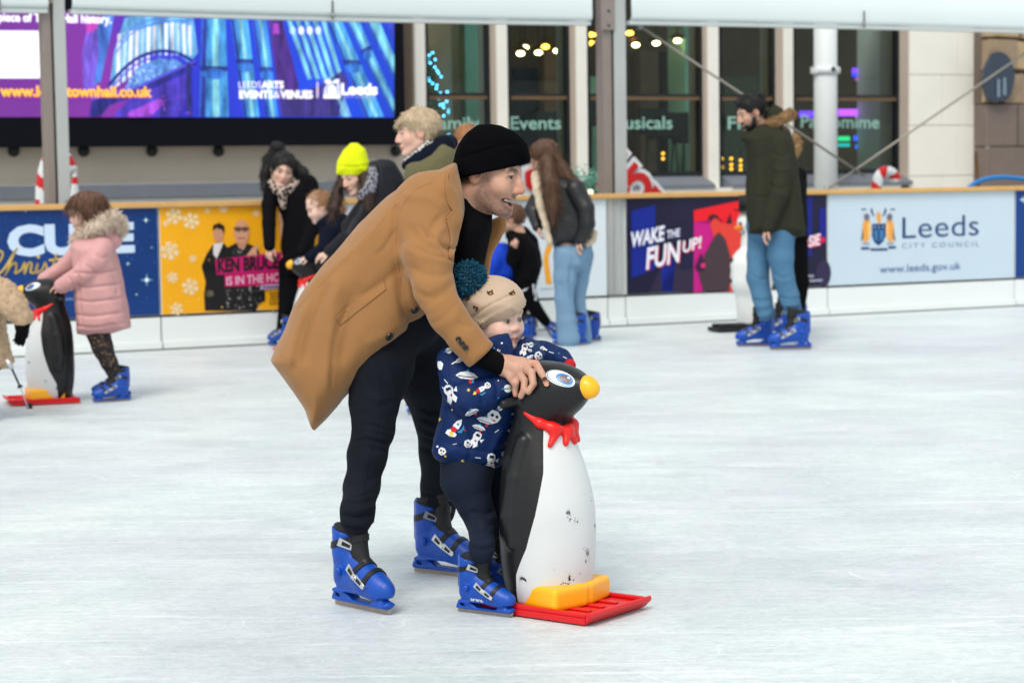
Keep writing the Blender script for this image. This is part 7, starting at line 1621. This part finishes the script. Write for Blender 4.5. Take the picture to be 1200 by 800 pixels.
# ---- ginger head behind her
g7 = Fig('person', 'person with ginger hair mostly hidden behind the black beanie', 'person', (546, 424)); H7 = HF(g7.pt(547, 168, 0), 100, 10, 0, .95)
mkbody(g7, H7, [('c', [(546, 300, 0, 18), (546, 230, 0, 20), (546, 205, 0, 14)], .03), ('c', [(530, 215, 0, 8), (526, 280, 0, 5)]), ('c', [(562, 215, 0, 8), (566, 280, 0, 5)]), ('c', [(540, 300, 0, 11), (540, 405, 0, 6)]), ('c', [(553, 300, 0, 11), (553, 405, 0, 6)])], SKP, 0, hair=(.3, .15, .07))
o = g7.sculpt('hair', [('he', H7, (-.02, 0, .035), (.113, .095, .105), .02), ('-he', H7, (.1, 0, -.03), (.07, .055, .08), .01), ('hc', H7, [(-.05, .06, -.02, .05), (-.04, .06, -.14, .04)])], m_ging, .008, disp=hdisp); tufts(o, *g7.last, 900, .03, .0016, m_ging, 29, .3, None, (0, 0, -1))
g7.sculpt('jacket', [('p', [(528, 208), (546, 200), (564, 208), (568, 260), (566, 312), (527, 312), (524, 260)], .14, .08, 0), ('c', [(530, 214, 0, 10), (526, 280, 0, 7)]), ('c', [(562, 214, 0, 10), (566, 280, 0, 7)])], m_olive, .012, disp=fold())
g7.sculpt('trousers', [('c', [(540, 305, 0, 14), (540, 405, 0, 8)]), ('c', [(553, 305, 0, 14), (553, 405, 0, 8)])], m_blacktr, .014)
skate(g7, (530, 424), (548, 430), .8); skate(g7, (552, 424), (566, 430), .8)
# ---- child in a royal blue jacket
g8 = Fig('person', 'child in a royal blue jacket bent forward beyond the toddler', 'person', (618, 394)); H8 = HF(g8.pt(560, 300, .05), 170, 35, 0, .88)
mkbody(g8, H8, [('c', [(602, 330, 0, 13), (585, 308, 0, 14), (572, 305, 0, 10)], .03), ('c', [(578, 312, -.1, 6), (565, 335, -.12, 5)]), ('c', [(578, 312, .1, 6), (565, 335, .12, 5)]), ('c', [(600, 335, -.05, 8), (606, 362, -.03, 6), (615, 378, 0, 5)]), ('c', [(600, 335, .08, 8), (602, 362, .1, 6), (604, 380, .1, 5)])], SKP, 1, hair=(.15, .09, .05))
g8.sculpt('hair', [('he', H8, (-.02, 0, .03), (.106, .09, .1)), ('-he', H8, (.1, 0, -.03), (.07, .06, .08), .01)], m_brown, .01, disp=hdisp)
g8.sculpt('jacket', [('p', [(570, 292), (582, 284), (592, 284), (603, 292), (610, 310), (611, 322), (600, 330), (588, 331), (572, 337), (564, 320)], .15, .09, 0), ('c', [(580, 308, -.12, 9), (566, 336, -.14, 7)]), ('c', [(580, 308, .12, 9), (566, 336, .14, 7)])], m_royal, .009, disp=fold(.006, 14))
g8.sculpt('trousers', [('p', [(580, 330), (606, 324), (614, 338), (612, 352), (603, 362), (588, 358), (578, 346)], .13, .07, 0), ('c', [(602, 342, -.05, 11), (607, 362, -.03, 8), (616, 382, 0, 6.5)]), ('c', [(600, 342, .08, 11), (603, 362, .1, 8), (604, 384, .1, 6.5)])], m_navyc, .009, disp=fold())
skate(g8, (632, 394), (602, 396), .62); skate(g8, (618, 388), (588, 389), .62)
# ---- boy in a black tracksuit
g9 = Fig('person', 'boy in a black hooded jacket and striped tracksuit trousers kicking one skate back', 'person', (612, 398), Y=G(640, 396).y + .1); H9 = HF(g9.pt(600, 257, 0), 190, 12, 0, .92)
mkbody(g9, H9, [('c', [(617, 335, 0, 13), (612, 295, 0, 15), (606, 274, 0, 11)], .03), ('c', [(604, 282, -.12, 7), (600, 305, -.16, 6), (604, 286, -.24, 4)]), ('c', [(622, 284, .12, 7), (628, 310, .1, 5)]), ('c', [(616, 335, -.06, 8), (624, 358, -.05, 6), (637, 373, -.02, 5)]), ('c', [(612, 335, .08, 8), (610, 365, .08, 6), (610, 380, .08, 5)])], SK, 1, hands=[(601, 292, -.22, (4, -9), (0, 1, 0), .11)], hair=(.08, .05, .03))
o = g9.sculpt('hair', [('he', H9, (-.02, 0, .035), (.106, .09, .1)), ('-he', H9, (.1, 0, -.045), (.085, .075, .095), .01)], hairmat('mid_brown_hair', (96, 66, 46)), .007, disp=hdisp); tufts(o, *g9.last, 900, .025, .0016, m_brown, 27, .3, None, (0, 0, -.6))
g9.sculpt('jacket', [('p', [(594, 278), (604, 270), (616, 272), (630, 290), (634, 316), (628, 336), (604, 337), (598, 312)], .15, .08, 0), ('c', [(606, 282, -.12, 9), (601, 304, -.17, 8), (601, 293, -.21, 6)], .012), ('c', [(622, 284, .12, 9), (629, 310, .1, 7)], .012), ('c', [(598, 276, -.05, 6), (612, 274, .02, 9), (622, 280, .06, 7)], .012)], m_blackc, .008, disp=fold())
o = g9.sculpt('trousers', [('c', [(617, 334, -.06, 11), (620, 348, -.06, 9.5), (627, 361, -.05, 8), (639, 376, -.02, 6)], .015), ('c', [(612, 334, .08, 11), (610, 362, .08, 8), (610, 384, .08, 7)], .015)], m_blacktr, .008, disp=fold(.004, 16))
bv = bvh_of(*g9.last); b = MB(); patch(b, bv, [(623, 331), (627, 331), (629, 352), (626, 352)], mat('white_trim', srgb(210, 212, 218), rough=.7), .003); patch(b, bv, [(611, 340), (618, 337.5), (620, 336), (617, 339.5), (613, 342)], mat('white_logo', srgb(210, 212, 218), rough=.7), .003); merge(o, b)
so9 = skate(g9, (626, 398), (652, 390), .66, lift=.12, tilt=-.9); so9.rotation_euler = (0, -1.0, math.pi - .3); so9.location = g9.pt(643, 386, 0) - g9.base - Vector((0, 0, .04))
skate(g9, (624, 399), (596, 400), .66)
m_lbr = hairmat('chestnut_hair', (84, 58, 42))
# ---- woman in jeans and a leather jacket
g10 = Fig('person', 'long haired woman in a black leather jacket and pale blue jeans', 'person', (668, 404)); H10 = HF(g10.pt(637, 186, 0), 184, 24, 0, 1.0)
mkbody(g10, H10, [('c', [(672, 290, 0, 18), (662, 240, 0, 20), (652, 214, 0, 15)], .03), ('c', [(672, 222, -.15, 9), (688, 256, -.18, 6), (678, 284, -.18, 5)]), ('c', [(640, 222, .15, 9), (625, 248, .1, 6), (632, 270, -.02, 5)]), ('c', [(664, 290, -.06, 12), (662, 340, -.06, 8), (664, 388, -.05, 6)]), ('c', [(680, 290, .08, 12), (678, 340, .08, 8), (682, 388, .1, 6)])], SKP, 0, hands=[(679, 281, -.18, (-2, 10), (1, 0, 0), .14), (630, 266, -.03, (2, 10), (1, 0, 0), .13)], hair=(.06, .035, .025))
o = g10.sculpt('hair', [('he', H10, (-.025, 0, .035), (.112, .095, .105), .02), ('-he', H10, (.09, 0, -.045), (.078, .068, .095), .01), ('p', [(636, 164), (647, 168), (656, 180), (668, 198), (680, 214), (688, 228), (686, 236), (672, 222), (660, 214), (656, 232), (652, 250), (647, 262), (643, 252), (641, 230), (638, 208), (636, 190)], .085, .05, -.02, .02), ('c', [(640, 190, -.12, 8), (645, 215, -.17, 9), (648, 240, -.19, 7.5), (648, 262, -.19, 3)], .02)], m_lbr, .007, disp=hdisp); tufts(o, *g10.last, 2600, .07, .0016, m_lbr, 22, .3, None, (.25, 0, -1.6))
g10.sculpt('jacket', [('p', [(640, 212), (652, 204), (668, 208), (682, 220), (691, 240), (697, 262), (695, 280), (680, 287), (650, 288), (642, 282), (638, 255), (632, 232)], .17, .09, 0), ('c', [(674, 222, -.14, 12), (686, 244, -.18, 10.5), (688, 262, -.2, 9.5), (681, 281, -.19, 7.5)], .012), ('c', [(638, 222, .14, 11), (624, 246, .12, 9), (630, 266, -.02, 6.5)], .012)], m_leath, .008, disp=fold(.009, 13))
g10.sculpt('shearling_lining', [('c', [(628, 206, -.02, 6), (630, 222, -.07, 6), (634, 242, -.1, 5), (640, 264, -.13, 4), (644, 284, -.13, 4)], .012), ('c', [(688, 287, -.12, 3.4), (694, 282, -.08, 4), (697, 273, -.04, 4)], .01)], m_cream, .008, disp=fold(.008, 40))
g10.sculpt('jeans', [('p', [(648, 287), (694, 283), (693, 300), (686, 318), (655, 320)], .15, .08, 0), ('c', [(664, 300, -.05, 16), (662, 325, -.06, 13), (661, 350, -.06, 11), (664, 375, -.06, 12), (666, 396, -.06, 14)], .02), ('c', [(682, 298, .08, 14), (677, 330, .08, 12), (676, 355, .08, 10), (681, 380, .09, 10.5), (683, 396, .09, 11)], .02)], m_lden, .008, disp=fold(.006, 12), crease=[([(655, 330), (662, 345), (668, 372)], 2, -.006), ([(672, 300), (668, 330), (672, 360)], 2.4, -.01)])
skate(g10, (690, 404), (646, 405), .86); skate(g10, (704, 399), (668, 400), .8)
# ---- man in the parka
g11 = Fig('person', 'bearded man in a dark olive parka with a fur trimmed hood and blue jeans', 'person', (908, 408)); H11 = HF(g11.pt(880, 132, -.02), 163, 20, 0, 1.0)
mkbody(g11, H11, [('c', [(908, 275, 0, 20), (905, 200, 0, 22), (900, 165, 0, 16)], .03), ('c', [(912, 172, -.15, 10), (915, 210, -.2, 7), (900, 268, -.2, 5)]), ('c', [(895, 172, .18, 10), (892, 215, .22, 7), (888, 262, .15, 5)]), ('c', [(892, 275, .06, 13), (889, 325, .04, 8), (898, 362, .02, 6)]), ('c', [(915, 275, -.08, 14), (918, 325, -.08, 8), (929, 362, -.06, 6)])], SK, 0, hands=[(899, 266, -.2, (-3, 10), (1, 0, 0), .16)], beard=(.05, .03, .022), hair=(.02, .014, .012))
o = g11.sculpt('hair', [('he', H11, (-.022, 0, .042), (.108, .088, .1), .02), ('hc', H11, [(.03, 0, .125, .02), (.075, 0, .098, .014)], .02), ('-he', H11, (.1, 0, -.03), (.07, .07, .09), .012), ('-he', H11, (.01, .09, -.05), (.04, .045, .06), .01), ('-he', H11, (.01, -.09, -.05), (.04, .045, .06), .01), ('-hc', H11, [(-.08, 0, -.14, .055), (.0, 0, -.13, .05)], .01)], m_blackh, .007, disp=hdisp); tufts(o, *g11.last, 1200, .022, .0016, m_blackh, 28, .3, None, (.4, 0, -.2))
g11.sculpt('beard', [('he', H11, (.050, 0, -.088), (.043, .055, .038), .02), ('hc', H11, [(.02, .066, -.04, .014), (.03, .058, -.075, .02)]), ('hc', H11, [(.02, -.066, -.04, .014), (.03, -.058, -.075, .02)]), ('hc', H11, [(.088, -.024, -.052, .008), (.099, 0, -.05, .008), (.088, .024, -.052, .008)], .006), ('-he', H11, (.105, 0, -.066), (.02, .018, .009), .004)], m_blackh, .006, disp=lambda V, N: .003 * fbm(V, 70, 3))
park = [('p', [(872, 160), (880, 152), (896, 146), (910, 148), (924, 154), (930, 168), (935, 202), (940, 240), (943, 276), (926, 279), (905, 278), (876, 274), (874, 230), (876, 186)], .20, .10, 0, .02, (0, 0), 2.3), ('c', [(914, 170, -.15, 13.5), (917, 200, -.19, 12), (913, 228, -.22, 11), (904, 252, -.22, 9.5), (900, 266, -.21, 8)], .014), ('c', [(892, 172, .18, 12), (890, 215, .22, 10), (888, 262, .15, 8)], .014), ('c', [(872, 162, -.05, 5), (882, 162, -.1, 8), (894, 154, -.1, 9)], .014), ('c', [(872, 161, .05, 5), (882, 162, .1, 8), (894, 152, .08, 9)], .014), ('p', [(897, 130), (908, 122), (917, 127), (921, 140), (916, 152), (900, 154), (894, 146)], .11, .07, .02)]
g11.sculpt('parka', park, m_olive, .008, disp=fold(.007, 12), crease=[([(903, 178), (915, 184), (926, 180)], 1.8, -.007), ([(903, 196), (915, 200), (928, 196)], 1.8, .006), ([(900, 214), (913, 222), (926, 216)], 2, -.007), ([(878, 228), (890, 231), (902, 230)], 1.3, -.006), ([(884, 168), (883, 210), (882, 272)], 1.3, -.007)])
o = g11.sculpt('fur_trim', [('c', [(902, 145, -.09, 4.2), (911, 142, -.11, 4.6), (920, 138, -.09, 4.8), (926, 134, -.02, 5), (923, 136, .07, 4.5)], .015)], m_fur2, .008, disp=lambda V, N: .008 * fbm(V, 40, 3)); tufts(o, *g11.last, 1500, .024, .003, m_fur2, 5, .2)
g11.sculpt('jeans', [('c', [(891, 270, .06, 15), (889, 300, .05, 14), (888, 325, .04, 13), (893, 348, .03, 11.5), (898, 366, .02, 10.5)], .02), ('c', [(915, 270, -.08, 17), (915, 300, -.08, 15), (918, 325, -.08, 12.5), (925, 348, -.07, 11.5), (930, 366, -.06, 10.5)], .02), ('c', [(892, 265, 0, 18), (918, 265, 0, 20)])], m_mden, .008, disp=fold(.005, 14), crease=[([(880, y), (892, y + 3), (905, y)], 1.5, a) for y, a in ((350, -.007), (356, .006), (362, -.007), (368, .005))] + [([(912, y), (926, y + 3), (940, y)], 1.5, a) for y, a in ((348, -.007), (355, .006), (361, -.007), (367, .005))] + [([(880, 322), (890, 328), (900, 326)], 2, -.006), ([(906, 318), (916, 326), (928, 322)], 2, -.006)])
skate(g11, (908, 405), (863, 406), .95); skate(g11, (951, 409), (901, 410), 1.0)
# ---- companion hidden behind him
g12 = Fig('person', 'person in black with a tan fur hood hidden behind the parka man', 'person', (926, 393)); H12 = HF(g12.pt(915, 165, 0), 90, 10, 0, .95)
mkbody(g12, H12, [('c', [(926, 275, 0, 16), (924, 215, 0, 18), (920, 195, 0, 13)], .03), ('c', [(908, 205, 0, 8), (910, 265, 0, 5)]), ('c', [(934, 205, 0, 8), (936, 265, 0, 5)]), ('c', [(921, 275, 0, 11), (918, 366, 0, 5)]), ('c', [(932, 275, 0, 11), (930, 366, 0, 5)])], SKP, 0)
g12.sculpt('hair', [('he', H12, (-.02, 0, .03), (.11, .092, .1)), ('-he', H12, (.1, 0, -.03), (.07, .055, .08), .01)], m_dkbr, .01)
g12.sculpt('coat', [('p', [(905, 200), (922, 188), (936, 196), (943, 215), (946, 284), (906, 284), (902, 235)], .14, .08, 0), ('c', [(906, 206, 0, 9), (908, 265, 0, 7)]), ('c', [(937, 206, 0, 9), (939, 265, 0, 7)])], m_blackc, .011, disp=fold())
o = g12.sculpt('fur_trim', [('c', [(928, 182, -.02, 4), (933, 176, 0, 4.5), (934, 168, .0, 4.5), (931, 161, .0, 4)], .015)], m_fur2, .009, disp=lambda V, N: .008 * fbm(V, 40, 3)); tufts(o, *g12.last, 600, .024, .003, m_fur2, 6, .2)
g12.sculpt('trousers', [('c', [(922, 280, 0, 13), (924, 330, 0, 10), (916, 374, 0, 8)]), ('c', [(934, 280, 0, 13), (938, 330, 0, 10), (934, 374, 0, 8)])], m_blacktr, .011, disp=fold())
skate(g12, (930, 394), (892, 395), .86); skate(g12, (944, 391), (912, 392), .86)
# ---- snowman skating aid
sp = G(880, 386); sn = empty('snowman_skating_aid', (sp.x, sp.y, 0), 'white snowman skating aid with a black top hat beside the parka man', 'skating aid'); sfig = Fig.__new__(Fig); sfig.root = sn; sfig.base = Vector((sp.x, sp.y, 0)); sfig.Y = sp.y
m_sw = mat('snowman_white', srgb(226, 230, 230), rough=.4, var=.06, spec=.4)
sfig.sculpt('body', [('e', (879, 261, 0), (.105, .105, .115), .02), ('c', [(879, 272, 0, 10), (880, 285, 0, 12)], .02), ('c', [(881, 312, 0, 25), (881, 328, 0, 25)], .03), ('c', [(881, 330, 0, 20), (881, 378, 0, 17)], .03), ('cut', (880, 385, 0), (0, 0, -1))], m_sw, .009)
bv = bvh_of(*sfig.last); b = MB()
for (u, v, r) in ((858, 305, .02), (856, 317, .02), (857, 329, .02), (868, 262, .012), (872, 272, .007), (869, 274, .007)):
    p, n_ = cast(bv, u, v)
    if p is not None: disc(b, p, n_, r, .01, m_blk)
merge(sn.children[0], b); b = MB(); p = sfig.pt(868, 267, -.06); b.tube([p, p + Vector((-.05, -.03, 0))], [.028, .012], mat('carrot_orange', srgb(240, 130, 30), rough=.4), 12); b.build('carrot_nose', sn)
b = MB(); b.tube([sfig.pt(879, 247, 0), sfig.pt(879, 245, 0)], .13, m_blk, 20); b.tube([sfig.pt(879, 247, 0), sfig.pt(877, 228, 0)], [.09, .085], m_blk, 20); b.build('top_hat', sn)
b = MB(); a, c = G(835, 389), G(890, 387)
d = (c - a).normalized(); q = Vector((-d.y, d.x, 0)); L = (c - a).length
b.box(a - q * .12 + UP * .006, d * L, q * .24, UP * .03, m_blk); b.box(a - q * .1 + d * .03 + UP * .037, d * (L * .8), q * .07, UP * .025, m_blk); b.box(a + q * .03 + d * .03 + UP * .037, d * (L * .8), q * .07, UP * .025, m_blk); b.build('sled_base', sn, .008)
